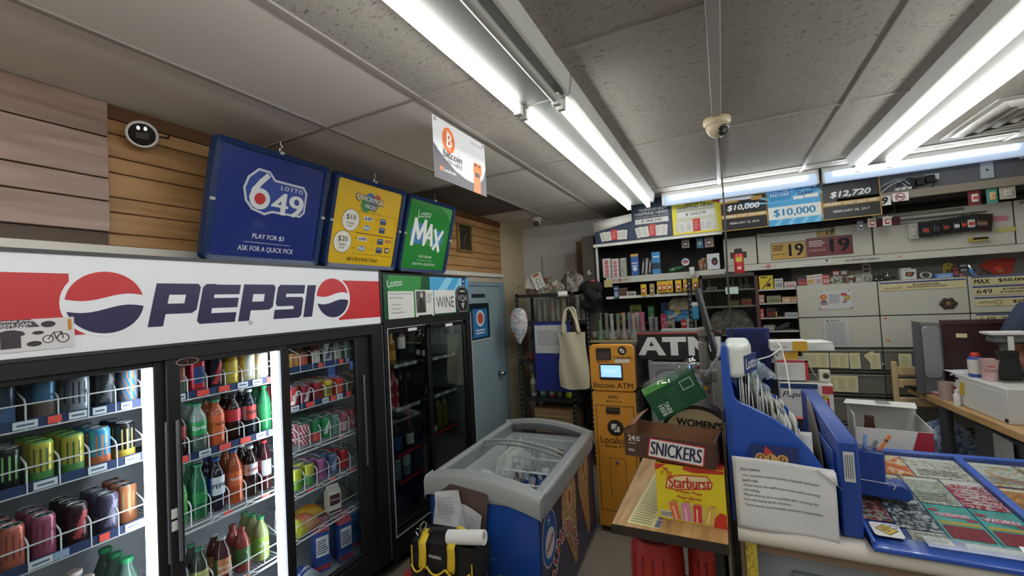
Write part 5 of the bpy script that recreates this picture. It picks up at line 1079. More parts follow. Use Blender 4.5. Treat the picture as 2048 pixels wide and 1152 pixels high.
g.s('#2a8acb'); g.prism(rr(w*.04, .222, w*.45, .34, .015), .001, .002); g.s('#efefe8'); g.rect(w*.5, .212, w*.69, .24, .002); g.rect(w*.71, .215, w*.96, .245, .002); g.o('print', t)
g = G('#2f86b8'); g.text('$10,000', w*.5, .108, .070, w*.78, .002, bold=.04); g.s('#e8f2f8')
for k, c in enumerate(('#4fa6dc', '#e8f4fa', '#bfe0f2')): g.s(c); g.text('ENCORE', w*.245, .238+.029*k, .026, w*.37, .003, bold=.03)
g.s('#33597a'); g.text('Ticket', w*.72, .262, .036, w*.30, .003, bold=.03); g.text('Winning', w*.70, .305, .036, w*.38, .003, bold=.03); g.o('lettering', t)
goldp('black and gold winner poster dated 2017, by the power adapters', 1645, 1765, 2.335, 2.70, 4.38, '$12,720', 'FEBRUARY 08, 2017', False)
# ---------------------------------------------------------------- canopy above the cigarette cabinets
t = TT('display_canopy', 'grey and tan canopy above the cigarette cabinets, power cables on top', 'canopy', LOC(1.8, 4.5, 2.5))
g = GA(mt('#67676a', .5), t); g.box(1.15, 3.1, 4.46, 4.48, 2.50, 2.66); g.o('fascia_panel', t)
g = GA(mt('#8a8074', .55), t); g.box(.9, 3.1, 4.38, 4.455, 2.445, 2.505); g.o('tan_board', t)
g = GA(mt('#2b2724', .7), t); g.box(.03, 3.1, 4.80, 4.85, 2.0, 2.70); g.box(1.1, 3.1, 4.46, 4.80, 2.43, 2.443); g.o('dark_recess', t)
g = GA(mt('#b8bcc0', .4), t); g.box(1.80, 1.87, 4.445, 4.46, 2.53, 2.65); g.s(BLK); g.box(1.83, 1.84, 4.443, 4.445, 2.585, 2.60); g.o('bracket', t)
g = GA(mt('#dcdcd8', .6), t); g.box(1.49, 1.57, 4.455, 4.4595, 2.575, 2.62); g.o('sticker', t)
t = TT('power_cables', 'tangle of black and white power cables and adapters on the tan canopy board', 'cables', LOC(1.3, 4.42, 2.505))
for k, (c, pts) in enumerate((('#1c1c1e', [(-.16, 0, .01), (-.05, -.02, -.03), (.10, -.03, -.035), (.2, -.02, 0), (.24, 0, .06)]), ('#9a9c9e', [(-.14, 0, .02), (-.08, 0, .07), (.0, 0, .10), (.05, 0, .09), (.08, 0, .05)]), ('#b8babc', [(-.10, 0, .01), (-.04, .01, .06), (.02, .01, .09), (.06, 0, .04), (.0, 0, .01)]), ('#202022', [(.0, 0, .05), (.08, 0, .1), (.14, .01, .08), (.2, 0, .09)]))):
    g = G(c); P_ = pts; g.tube([Vector(P_[0]).lerp(Vector(P_[0]), 0)]+[Vector(p) for p in P_[1:]], .006); g.o('cable', t)
for x, z in ((.09, .02), (.15, .035), (.21, .045)): g = G(BLK); g.box(x-.025, x+.025, -.0, .04, z, z+.06); g.o('adapter', t, bev=.004)
g = G('#dcdcd8'); g.T = TR(.035, -.01, .012) @ RX(.3); g.box(-.05, .05, -.01, .01, 0, .018); g.s('#55585a'); g.box(-.025, -.012, -.0105, -.01, .004, .014); g.box(.012, .025, -.0105, -.01, .004, .014); g.o('power_strip', t)
t = TT('age_sign', 'white corner of an age limit sign half hidden behind the gold-edged poster', 'sign', FR((1.19, 4.375, 2.405), U3, V3)); g = G('#d6d6d2'); g.box(0, .055, 0, .075, -.002, 0); g.o('sheet', t); g = G(INK); g.text('9', .018, .038, .055, None, .001, bold=.05, shear=.15); g.o('lettering', t)
t = TT('no_smoking_sign', 'small white no-smoking sign with a red ring under the power cables', 'sign', FR((1.255, 4.375, 2.425), U3, V3)); g = G('#e0dede'); g.box(0, .10, 0, .066, -.002, 0); g.o('sheet', t)
g = G('#b8323a'); g.ring(.048, .033, .025, .031, .001); g.s(INK); g.rect(.024, .029, .07, .037, .0014); g.s('#b8323a'); g.line([(.03, .052), (.066, .014)], .005, .002); g.o('emblem', t)
# ---------------------------------------------------------------- overhead and lower cigarette cabinets
CRM = mt('#cfcdc2', .4, var=.05); CRM2 = mt('#d3d1c8', .4)
t = TT('overhead_cabinet', 'row of cream flip-up cigarette cabinets under the canopy', 'cabinet', LOC(1.2, 4.7, 2.0)); OC = t
g = GA(mt('#3a3734', .6), t); g.box(.03, 3.1, 4.715, 4.80, 2.02, 2.36); g.box(.03, 3.1, 4.66, 4.80, 1.972, 1.985); g.o('carcass', t)
for x0, x1, z1 in ((.035, .315, 2.30), (.325, 1.19, 2.315), (1.20, 2.06, 2.37), (2.07, 3.0, 2.37)):
    g = GA(CRM, t); g.box(x0, x1, 4.695, 4.715, 2.032, z1); d = g.o('flap_door', t, bev=.004)
    if x1 > .5: g = GA(mt('#8a8a84', .3, .4), t); g.box(x0+.03, x0+.58, 4.675, 4.695, z1-.032, z1-.008); g.o('handle_rail', d, bev=.004)
g = GA(CRM2, t); g.box(.03, 3.1, 4.655, 4.668, 1.968, 2.028); vs = g.o('price_valance', t, bev=.003)
g = GA(INK, t); g.T = g.T @ FR((0, 4.654, 0), U3, V3); g.text('NO MONEY CHANGE', 1.10, 1.998, .016, .23, .001, bold=.03); g.o('lettering', vs); g = GA('#c07a74', t); g.T = g.T @ FR((0, 4.654, 0), U3, V3); g.disc(.40, 1.998, .02, .001); g.lines(.335, 1.993, .375, 2.003, 1); g.lines(.425, 1.993, .47, 2.003, 1); g.o('print', vs)
g = GA('#f07058', t); g.T = g.T @ FR((0, 4.653, 0), U3, V3); g.rect(1.34, 1.996, 1.36, 2.004, .001); g.o('sticker', vs)
t = sheet('price_note', 'white strip with blue handwriting on the cabinet valance', 'note', (.66, 4.653, 1.975), U3, V3, .22, .05)
g = G('#2f55a0'); scribble(g, .015, .036, .16, .010, 7); scribble(g, .012, .013, .205, .013, 9); g.s(INK); g.disc(.188, .037, .009, .0018); g.o('handwriting', t)
def sign19(label, x0, z0, w, h, bg, name='age_sign', dark=INK, big=True):
    t = TT(name, label, 'sign', FR((x0, 4.692, z0), U3, V3)); g = G(mt(bg, .35)); g.box(0, w, 0, h, -.002, .0); g.s('#2a2420'); g.line([(0, 0), (w, 0), (w, h), (0, h), (0, 0)], .004, .0006); g.o('sheet', t)
    g = G(dark); g.text('19', w*.73, h*.52, h*.72, w*.40, .002, bold=.04)
    if bg[1] in 'c': g.s('#3a2c14')
    else: g.s('#d9c9c4')
    g.text('19 YEARS OF AGE', w*.23, h*.32, h*.09, w*.36, .002, bold=.02); g.o('lettering', t); g = G('#3a2c14' if bg[1] in 'c' else '#d9c9c4'); g.lines(w*.05, h*.52, w*.42, h*.88, 3, .0016, .5); g.o('print', t)
sign19('gold age limit sign with big black numerals on the overhead cabinet', .435, 2.055, .27, .155, '#c9a050')
sign19('dark red age limit sign with big black numerals on the overhead cabinet', .715, 2.06, .335, .165, '#7a2230')
sign19('small gold age limit sign above the dark red one, partly covered', .80, 2.235, .13, .075, '#c9a050')
t = TT('red_strip_sign', 'plain dark red strip behind the hanging batteries', 'sign', FR((1.185, 4.69, 2.27), U3, V3)); g = G('#6d2730'); g.box(0, .20, 0, .07, -.002, 0); g.o('sheet', t)
t = TT('cabinet_sign', 'small black and red sign on the overhead cabinet beside the spray can', 'sign', FR((.09, 4.692, 2.10), U3, V3)); g = G('#3a1a1c'); g.box(0, .14, 0, .06, -.002, 0); g.s('#8a3038'); g.ring(.115, .03, .014, .019, .001); g.ring(.03, .03, .014, .019, .001); g.o('sheet', t)
# hanging packs
def hangpack(w, h, c, c2, c3):
    def build():
        t = T('blister_pack', 'x', 'packet'); g = G(mt(c, .4)); g.box(-w/2, w/2, -.002, .0, -h, 0); g.o('card', t)
        g = G(mt(c2, .25)); g.T = FR((0, -.002, -h*.55), U3, V3); g.prism(rr(-w*.26, -h*.26, w*.26, h*.24, w*.1), 0, .018); g.s(c3); g.rect(-w*.2, -h*.12, w*.2, h*.08, .0186); g.o('blister', t, bev=.004)
        g = G(CHROME); g.tube([(0, .05, .02), (0, -.012, .012), (0, -.016, -.006)], .0022, 5); g.o('hook', t); return t
    return build
t = TT('hook_rail', 'grey pegged rail carrying the hanging blister packs on the overhead cabinet', 'rail', LOC(1.6, 4.66, 2.30)); g = GA(mt('#5f605f', .35, .5), t); g.box(1.37, 1.90, 4.655, 4.665, 2.30, 2.312); g.tube([(1.33, 4.645, 2.27), (1.90, 4.645, 2.28)], .003, 5); g.o('rail', t)
for i, (px, c, c2, c3, w_, lab) in enumerate(((1823, '#b9b7ae', '#c9c7c0', '#a8a69e', .06, 'pale blister pack at the near end of the hook rail'), (1847, '#17181b', '#3a3d42', '#c93a34', .085, 'black blister pack with a white and red tool, first on the hook rail'), (1868, '#1b1c20', '#2a2c30', '#3a3c40', .075, 'black blister pack second on the hook rail'), (1888, '#17181b', '#26282c', '#a8382f', .08, 'black blister pack with a red tool, third on the hook rail'), (1908, '#1a1b20', '#3c3f45', '#e0dcd8', .075, 'black blister pack with a white tool, fourth on the hook rail'), (1923, '#17181b', '#2c2e33', '#c9443a', .07, 'black blister pack fifth on the hook rail, mostly covered'), (1938, '#22242a', '#c9ccd0', '#d8403a', .085, 'black blister pack with a silver tool, sixth on the hook rail'))):
    P_ = AY(px, 440, 4.635); tz = 2.262+.004*i
    place(f'hp{i}', hangpack(w_, .125, c, c2, c3), LOC(P_.x, 4.62-.002*(i % 3), tz, .05), lab)
place('hp9', hangpack(.13, .135, '#2a1a1c', '#3a2a28', '#8a6a5a'), LOC(AY(1966, 440, 4.62).x, 4.628, 2.285, .08) @ RY(.12), 'wide red-edged blister pack at the far end of the hook rail')
for i, (px, py, c, c2, lab) in enumerate(((1742, 425, '#c9403c', '#e2e0de', 'red and white battery card hanging beside the dark poster'), (1772, 420, '#c93c38', '#e6e4e2', 'red and white battery card, second of the hanging pair'), (1719, 435, '#4a5560', '#8d98a2', 'small grey charm card hanging under the 2017 poster'))):
    P_ = AY(px, py, 4.5); place(f'bt{i}', hangpack(.055 if i < 2 else .04, .075, c2, c, '#e8e6e4'), LOC(P_.x, 4.5, 2.33 if i < 2 else 2.315), lab)
t = TT('wire_hook', 'thin wire hook frame hanging below the dark 2017 poster', 'hook', LOC(1.2, 4.5, 2.33)); g = G(mt('#b9bab8', .3, .8)); g.tube([(-.09, 0, .015), (.10, 0, .025), (.10, 0, .09)], .002, 5); g.tube([(.085, -.02, .03), (.085, -.03, .0), (.07, -.03, .0), (.07, -.03, -.02)], .002, 5); g.tube([(.0, -.02, .02), (.0, -.03, -.005)], .002, 5); g.o('wires', t)
for i, (px, py, c, c2, c3, w_, h_, lab) in enumerate(((1948, 390, '#7a2f34', '#d9d7d4', '#c94a48', .07, .12, 'dark red card with a white lighter, hanging from the canopy'), (1983, 385, '#4f9a94', '#d6b98a', '#c9a06a', .06, .12, 'teal card with a small brown bottle, hanging from the canopy'), (2014, 380, '#b9b4aa', '#c6c2b8', '#a8a49a', .085, .10, 'pale grey card hanging from the canopy beside the teal card'))):
    P_ = AY(px, py, 4.42); place(f'cn{i}', hangpack(w_, h_, c, c2, c3), LOC(P_.x, 4.42, 2.455), lab)
t = sheet('sticky_note', 'pink paper scrap on the overhead cabinet past the hook rail', 'note', (1.93, 4.692, 2.225), U3, V3, .10, .04, '#d98a96', -.05)
t = sheet('sticky_note', 'yellow-green sticky note at the lower corner of the overhead cabinet', 'note', (1.955, 4.692, 2.13), U3, V3, .11, .035, '#c9c272', .05)
t = TT('sign_card', 'yellow-trimmed card lying at the bottom of the hanging blister packs', 'card', FR((1.77, 4.64, 2.075), U3, V3)); g = G('#b8a63c'); g.box(0, .12, 0, .03, -.002, 0); g.s('#1c1c1c'); g.rect(.03, .012, .12, .03, .001); g.o('sheet', t)
# lower cabinet
t = TT('cigarette_cabinet', 'wall of cream flap doors with olive-grey drawers below', 'cabinet', LOC(1.5, 4.75, 0)); LC = t
g = GA(mt('#4b4843', .6), t); g.box(.612, 3.1, 4.72, 4.96, 0, 1.80); g.o('carcass', t)
for x0, x1 in ((.614, 1.198), (1.206, 1.768), (1.776, 2.34), (2.348, 2.9)):
    for z0, z1 in ((1.507, 1.80), (1.232, 1.499)):
        g = GA(CRM, t); g.box(x0, x1, 4.70, 4.72, z0, z1); g.o('flap_door', t, bev=.004)
OLV = mt('#77756c', .45)
for x0, x1 in ((.614, 1.198), (1.206, 1.768), (1.776, 2.34)):
    for z0, z1 in ((1.035, 1.215), (.83, 1.0), (.58, .79), (.30, .54)):
        g = GA(OLV, t); g.box(x0, x1, 4.70, 4.72, z0, z1); g.s('#8f8d84'); g.box(x0, x1, 4.692, 4.70, z1-.02, z1); g.s('#5d5b54'); g.box(x0, x1, 4.68, 4.72, z0-.022, z0-.008); g.o('drawer', t, bev=.003)
t = sheet('notice', 'white notice with cartoon-coloured drawings on the upper cream door', 'notice', (.775, 4.695, 1.575), U3, V3, .24, .165, '#d5d6da')
g = G('#c9683f'); g.disc(.035, .11, .026, .002); g.s('#d9a43c'); g.disc(.037, .11, .013, .0024); g.s('#5a5a64'); g.poly([(.01, .06), (.02, .08), (.05, .08), (.062, .06)], .002); g.s('#b83a4a'); g.disc(.02, .05, .008, .002); g.disc(.037, .047, .008, .002); g.disc(.055, .05, .008, .002); g.s('#c2304a'); g.rect(.165, .118, .205, .14, .002); g.s('#8a8a3c'); g.disc(.21, .10, .021, .002); g.s('#d9b83c'); g.disc(.21, .10, .013, .0024); g.s('#c96a4a'); g.line([(.195, .085), (.178, .055)], .012, .002); g.s('#4a6a9a'); g.rect(.19, .055, .205, .07, .002); g.s('#55565c'); g.lines(.075, .05, .155, .135, 9, .002, .3, .1); g.o('print', t)
for dx, dz in ((.02, .158), (.222, .162), (.006, .008), (.232, .01)):
    pass
g = G('#45433f'); 
for dx, dz in ((.02, .158), (.222, .162), (.006, .008), (.232, .01)): g.disc(dx, dz, .0055, .003, n=10)
g.o('magnet', t)
t = sheet('price_list', 'white printed price grid in a clear sleeve on the lower cream door', 'notice', (.79, 4.695, 1.238), U3, V3, .19, .25, '#cfd2d4')
g = G('#6a6a6e'); g.lines(.06, .225, .125, .242, 2, .002, .4, .05); g.rect(.03, .226, .045, .24, .002)
for i in range(3):
    for j in range(4):
        x0, y0 = .03+.045*i, .015+.052*j; g.line([(x0, y0), (x0+.04, y0), (x0+.04, y0+.044), (x0, y0+.044), (x0, y0)], .0014, .002); g.lines(x0+.005, y0+.006, x0+.034, y0+.038, 5, .002, .25)
g.o('print', t)
for i, (x, z) in enumerate(((1.225, 1.475), (1.23, 1.285))):
    t = sheet('price_sticker', ('small red sticker at the top of the second lower cream door', 'small red sticker at the bottom of the second lower cream door')[i], 'sticker', (x, 4.697, z), U3, V3, .022, .01, '#e0564c')
t = TT('paw_ornament', 'brown flower-shaped ornament stuck on the cream door', 'ornament', FR((1.64, 4.698, 1.59), U3, V3))
g = G(mt('#4a3a30', .6, var=.4, sc=40))
for k in range(6): a = k*pi/3; g.T = TR(.035*math.cos(a), .028*math.sin(a), .008); g.sph((0, 0, 0), .022, 10, 6, (1, 1, .5))
g.T = TR(0, 0, .014); g.s('#8a6a4a'); g.sph((0, 0, 0), .02, 12, 6, (1, 1, .5)); g.o('petals', t)
YLW = '#ddd3a4'
def prize(label, x0, z0, w, h, fn):
    t = TT('prize_strip', label, 'sign', FR((x0, 4.694, z0), U3, V3), 'yellow prize strips on the cream doors'); g = G(mt(YLW, .6)); g.box(0, w, 0, h, -.002, 0); g.s('#3c4a86'); g.rect(0, h, w, h+.012, .0004); g.o('sheet', t)
    g = G('#2a2620'); fn(g, w, h); g.o('lettering', t)
prize('long pale yellow strip about guaranteed wins on the second cream door', 1.215, 1.715, .54, .06, lambda g, w, h: (g.text('wintario50', .085, .022, .018, .11, .001, shear=.1), g.text('600 GUARANTEED WINS', .30, .042, .015, .17, .001, bold=.04), g.text('OVER $3 MILLION IN TOTAL PRIZES', .30, .023, .015, .25, .001, bold=.04)))
prize('pale yellow strip with the fifty million prize at the top of the third cream door', 1.79, 1.728, .5, .058, lambda g, w, h: (g.text('MAX', .06, .028, .036, .09, .001, bold=.04, shear=.1), g.text('$50,000,000', .28, .03, .028, .25, .001, bold=.04)))
prize('pale yellow strip with the six-digit draw prizes, second on the third cream door', 1.795, 1.648, .5, .058, lambda g, w, h: (g.text('649', .065, .028, .036, .09, .001, bold=.02), g.text('$5,000,000 CLASSIC', .29, .041, .016, .24, .001, bold=.03), g.text('$10,000,000 GOLD BALL', .29, .018, .016, .27, .001, bold=.03)))
prize('pale yellow strip with a grey outlined wordmark, third on the third cream door', 1.80, 1.56, .5, .058, lambda g, w, h: (g.ring(.136, .028, .015, .019, .001), g.text('LOTTARIO', .066, .028, .018, .095, .001), g.text('$250,000', .30, .03, .026, .17, .001, bold=.04)))
prize('pale yellow strip cut off by the register, lowest on the third cream door', 1.80, 1.43, .5, .056, lambda g, w, h: (g.text('649', .065, .026, .036, .09, .001, bold=.0), g.text('25 GUARANTEED', .26, .03, .026, .23, .001, bold=.04)))
def slip(i, x, z, w, h, rot, lab):
    t = TT('price_slip', lab, 'slip', FR((x, 4.688-.001*(i % 3), z), U3, V3) @ RZ(rot), 'yellow price slips on the drawers')
    g = G(mt('#e8e2b4', .7)); w *= 1.15; h *= 1.15; g.box(0, w, -h, 0, 0, .001); g.s('#56628c'); g.rect(w-.008, -h, w, 0, .0014); g.s('#a8a27e'); g.lines(w*.12, -h*.88, w*.75, -h*.15, 9, .0014, .3); g.o('sheet', t)
n1 = ['first', 'second', 'third', 'fourth', 'fifth', 'sixth', 'seventh', 'eighth']
for i, (px, rot) in enumerate(((1606, 0), (1617, .02), (1637, 0), (1658, .02), (1676, -.03), (1698, .02), (1727, .55), (1738, .02))):
    P_ = AY(px, 710, 4.688); slip(i, P_.x, 1.185 if i != 6 else 1.165, .072, .115 if i < 5 else .12, rot, f'yellow price slip, {n1[i]} along the top drawer, counted from the shelf bay')
for i, px in enumerate((1653, 1673, 1694)):
    P_ = AY(px, 760, 4.688); slip(i, P_.x, .985, .075, .125, .02-.02*i, f'yellow price slip, {n1[i]} of three on the second drawer')
slip(1, AY(1797, 715, 4.688).x, 1.18, .08, .09, 0, 'yellow price slip alone on the drawer behind the wooden chair')
# goods on top of the lower cabinet (z = 1.80) and in the open bay
t = TT('open_shelf_bay', 'open black bay with four white-edged shelves beside the cream doors', 'shelving', LOC(.45, 4.75, 0))
g = GA(DKW, t); g.box(.27, .61, 4.94, 4.96, 0, 2.0); g.o('back_panel', t)
for z in (1.783, 1.652, 1.514, 1.388, 1.1, .7):
    g = GA(WSH, t); g.box(.27, .608, 4.70, 4.94, z-.012, z); g.o('shelf', t)
g = GA('#6e1f22', t); g.box(.264, .27, 4.70, 4.94, 1.0, 1.96); g.o('side_panel', t)
def pbox(key, label, pxl, pxr, z, h, y, d, c, c2, txt=None, tc='#eeeeee', rz=0., name='product_box', cat='box', extra=None):
    """a printed carton standing on a shelf"""
    a, b = AY(pxl, 560, y), AY(pxr, 560, y); w = max(.015, b.x-a.x)
    t = TT(name, label, cat, LOC((a.x+b.x)/2, y+d/2, z+.0005, rz)); g = G(mt(c, .4)); g.box(-w/2, w/2, -d/2, d/2, 0, h); g.o('carton', t, bev=min(.002, d*.1))
    g = G(c2); g.T = FR((0, -d/2, 0), U3, V3)
    if extra: extra(g, w, h)
    else: g.rect(-w*.38, h*.12, w*.38, h*.55, .0008); g.rect(-w*.42, h*.72, w*.42, h*.85, .0008)
    g.o('print', t)
    if txt: g = G(tc); g.T = FR((0, -d/2, 0), U3, V3); g.text(txt, 0, h*.35, None, w*.7, .0016, bold=.03); g.o('lettering', t)
    return t
Z1 = 1.784
pbox('', 'yellow box with a black pen drawn across it, end of the open bay', 1518, 1546, Z1, .13, 4.72, .03, '#ddc62e', '#2a2a24', extra=lambda g, w, h: (g.line([(-w*.3, h*.05), (w*.35, h*.8)], .008, .0008), g.poly([(-w*.05, h*.2), (w*.3, h*.15), (w*.3, h*.5), (w*.1, h*.4)], .0008), g.rect(-w*.4, h*.82, w*.1, h*.92, .0008)), rz=.05)
pbox('', 'white torn carton beside the yellow pen box', 1548, 1566, Z1, .095, 4.73, .06, '#c9cac8', '#9a9c9c'); pbox('', 'small white and pink carton at the end of the bay top shelf', 1568, 1592, Z1, .06, 4.73, .06, '#d6d2d0', '#b8848a')
Z2 = 1.801
pbox('', 'dark shelf box with red and white packets on the cream cabinet', 1594, 1615, Z2, .065, 4.73, .1, '#5b4a48', '#c9524f')
pbox('', 'blister card of gold and blue lights on the cream cabinet', 1614, 1629, Z2, .09, 4.72, .02, '#dcdcdc', '#c9a04a'); pbox('', 'white and pink box next to the gold and blue card', 1629, 1645, Z2, .095, 4.73, .03, '#dddada', '#b8a0a8'); pbox('', 'red box with a silver window on the cream cabinet', 1645, 1660, Z2, .085, 4.73, .03, '#c23a40', '#c9a9a8')
t = TT('clip_board_card', 'tan display card leaning behind the green cloth bundle', 'card', FR((AY(1668, 560, 4.82).x, 4.82, Z2), (1, 0, 0), (0, .25, 1)) @ RZ(-.05)); g = G('#8d8468'); g.box(0, .22, 0, .12, 0, .004); g.s('#d8502f'); g.rect(.06, .03, .10, .045, .0046); g.o('card', t)
for i, (px, z, c, lab) in enumerate(((1671, 1.87, '#a8443c', 'red-topped shot packet leaning over the tan card'), (1687, 1.875, '#6a6a70', 'grey packet with a dark red dot leaning over the tan card'))):
    t = TT('small_packet', lab, 'packet', LOC(AY(px, 545, 4.79).x, 4.785, Z2+.02) @ RX(.12)); g = G(c); g.box(-.028, .028, 0, .012, 0, .10); g.s('#d8d4d0'); g.box(-.02, .02, -.001, 0, .06, .09); g.s('#8a2a30'); g.T = FR((0, -.0012, .045), U3, V3); g.disc(0, 0, .016, 0); g.o('pack', t, bev=.003)
def heap(label, x0, x1, z, y, h, cols, n, cat='bundle', name='cloth_bundle', seed=1):
    R = random.Random(seed); t = TT(name, label, cat, LOC((x0+x1)/2, y, z)); w = x1-x0
    g = G(patt('noise', cols, 18)); ph = [R.uniform(0, 6) for _ in range(6)]
    def f(u, v):
        a, b = 2*pi*u, pi/2*v; k = 1+.16*math.sin(3*a+ph[0]+2*b)*math.cos(b)+.10*math.sin(7*a+ph[1])*math.sin(4*b+ph[2])+.06*math.sin(13*a+ph[3])*math.cos(b)
        return (w/2*math.cos(a)*math.cos(b)*k, min(w*.5, .065)*math.sin(a)*math.cos(b)*k, h*max(0., math.sin(b))**.8*k*(.9 if v > .9 else 1))
    g.grid(40, 12, f); g.o('heap', t); return t
heap('green and white cloth bundle on the cream cabinet', .85, 1.08, Z2, 4.77, .07, ('#4a5a4c', '#c9d0cc', '#6a8a78', '#8a3a3c', '#3a4440'), 1)
heap('grey plastic bag beside the metal trinkets on the cream cabinet', 1.05, 1.19, Z2, 4.80, .08, ('#8a8c88', '#b9bab6', '#6a6c6a'), 1, 'bag', 'plastic_bag', 4)
t = TT('label_stand', 'narrow white stand with four dark windows behind the cabinet goods', 'stand', LOC(AY(1734, 550, 4.88).x, 4.88, Z2)); g = G('#cfccc6'); g.box(-.03, .03, 0, .02, 0, .165); g.s('#5a3a36')
for k in range(4): g.box(-.02, .02, -.001, 0, .02+.035*k, .042+.035*k)
g.o('body', t)
R = random.Random(9)
for k in range(12):
    t = TT('metal_trinket', ['small silver ball', 'dark steel charm', 'round chrome bead', 'dull metal nut'][k % 4]+f', {["first","second","third","fourth","fifth","sixth","seventh","eighth","ninth","tenth","eleventh","twelfth"][k]} in the trinket pile beside the reader box', 'trinket', LOC(1.205+.013*k, 4.735+.05*(k % 3), Z2+.012+.014*((k*5) % 4)), 'metal trinkets'); g = G(mt(('#8d8f92', '#4a4a4e', '#c9cacc', '#6a6664')[k % 4], .2, .9)); g.sph((0, 0, .004), .016, 10, 8); g.lathe([(.004, .018), (.004, .03), (.001, .031)], 8); g.o('bead', t)
pbox('', 'white box with a black card reader printed on it', 1803, 1834, Z2, .10, 4.72, .05, '#d6d8d6', '#2a2c30', extra=lambda g, w, h: (g.poly([(-w*.25, h*.3), (w*.2, h*.25), (w*.4, h*.62), (-w*.2, h*.66)], .0008), g.s('#b86a4a'), g.poly([(-w*.15, h*.38), (w*.15, h*.35), (w*.2, h*.55), (-w*.1, h*.58)], .0014), g.s('#3a4a44'), g.rect(w*.15, h*.88, w*.48, h, .0008), g.s('#6a6c6e'), g.lines(-w*.4, h*.8, w*.05, h*.9, 1)), rz=.06)
t = TT('coiled_cable', 'white coil of cable with a round gauge beside the card reader box', 'cable', LOC(AY(1852, 570, 4.74).x, 4.74, Z2+.03) @ RX(-.25)); g = G('#d6d6d2')
for k in range(3): g.T = FR((.004*k, .004*k, 0), U3, V3); g.tube([(.032*math.cos(2*pi*i/20), .026*math.sin(2*pi*i/20), .004*k) for i in range(20)], .003, 5, closed=True)
g.s('#3a3d42'); g.T = FR((0, -.006, 0), U3, V3); g.ring(0, 0, .018, .022, .006); g.o('coil', t)
pbox('', 'flat blue cloud-patterned box on the cream cabinet', 1872, 1908, Z2, .038, 4.72, .06, '#5f86c4', '#a9c2e6')
t = TT('padlock', 'brass padlock card with a round top on the cream cabinet', 'padlock', LOC(AY(1896, 545, 4.79).x, 4.79, Z2)); g = G('#9a8a2e'); g.T = FR((0, 0, 0), U3, V3); g.prism([(-.03, 0), (.03, 0), (.034, .09), (.022, .118), (0, .125), (-.022, .118), (-.034, .09)], 0, .012); g.s('#5a4a1c'); g.rect(-.02, .02, .02, .07, .0126); g.disc(0, .1, .009, .0126); g.o('body', t)
pbox('', 'small red and black battery card on the cream cabinet', 1907, 1920, Z2, .09, 4.76, .02, '#2c2c30', '#c93c3a'); pbox('', 'black blister card with a grey clip on the cream cabinet', 1921, 1938, Z2, .115, 4.76, .02, '#2b323c', '#9aa0a6')
t = TT('lighter', 'blue and silver torch lighter leaning among the cards on the cabinet', 'lighter', LOC(AY(1947, 560, 4.74).x, 4.74, Z2) @ RY(-.2)); g = G(mt('#3f86b8', .3)); g.lathe([(.013, 0), (.014, .01), (.014, .055), (.012, .06)], 14); g.o('body', t); g = G(CHROME); g.lathe([(.013, .06), (.013, .09), (.008, .1)], 14); g.o('cap', t)
heap('heap of small dark packets on the cream cabinet', 1.72, 1.92, Z2, 4.78, .05, ('#3a3a40', '#7a5a5a', '#55565e', '#2c2c30'), 1, 'packets', 'packet_heap', 7)
t = TT('red_fan_pack', 'large fan-shaped red packet on the cream cabinet', 'packet', LOC(AY(1998, 555, 4.82).x, 4.82, Z2)); g = G(mt('#a84034', .35)); g.T = FR((0, 0, 0), (1, 0, 0), (0, .3, 1)); g.prism([(-.06, 0), (.07, 0), (.12, .13), (.04, .14), (-.05, .125), (-.1, .09)], 0, .01); g.s('#d84a3a'); g.disc(.0, .05, .02, .011); g.s('#8a8a4a'); g.disc(.01, .035, .018, .0108); g.o('pack', t)
Z = 1.653
for i, (a, b, h, c, c2, lab) in enumerate(((1512, 1526, .08, '#c9856e', '#d8d0c6', 'red and white wafer box, second bay shelf'), (1531, 1559, .065, '#a8a07c', '#6f7a5c', 'green and cream card deck box, second bay shelf'), (1561, 1578, .05, '#c99a78', '#d8c8a8', 'orange snack box, second bay shelf'), (1578, 1593, .05, '#a8785c', '#c9a888', 'brown snack box at the end of the second bay shelf'))): pbox('', lab, a, b, Z, h, 4.72, .08, c, c2)
Z = 1.515
for i, (a, b, h, c, c2, lab) in enumerate(((1516, 1523, .085, '#c93a40', '#e0a0a0', 'narrow red box, third bay shelf'), (1527, 1547, .09, '#201c1e', '#7a2a2c', 'black and red box, third bay shelf'), (1565, 1592, .04, '#c9ccd2', '#8a9ab0', 'white and blue tray, third bay shelf'))): pbox('', lab, a, b, Z, h, 4.72, .08, c, c2)
t = TT('gold_lighter', 'shiny gold cylinder on the third bay shelf', 'lighter', LOC(AY(1551, 620, 4.75).x, 4.75, Z)); g = G(mt('#c9a83c', .15, 1.)); g.lathe([(.017, 0), (.017, .05), (.014, .055)], 16); g.o('body', t)
t = TT('hand_tool', 'black-handled tool on the lowest bay shelf', 'tool', LOC(.50, 4.76, 1.39)); g = G(mt('#3a3c40', .4)); g.T = RY(-.3); g.box(-.08, .05, -.03, .03, .02, .05); g.box(-.1, -.02, -.02, .02, 0, .025); g.s('#7a7c80'); g.box(.0, .07, -.025, .025, .05, .056); g.o('body', t, bev=.008)
pbox('', 'pale grey tray box on the lowest bay shelf', 1520, 1544, 1.39, .05, 4.73, .1, '#8f908c', '#b9bab6')
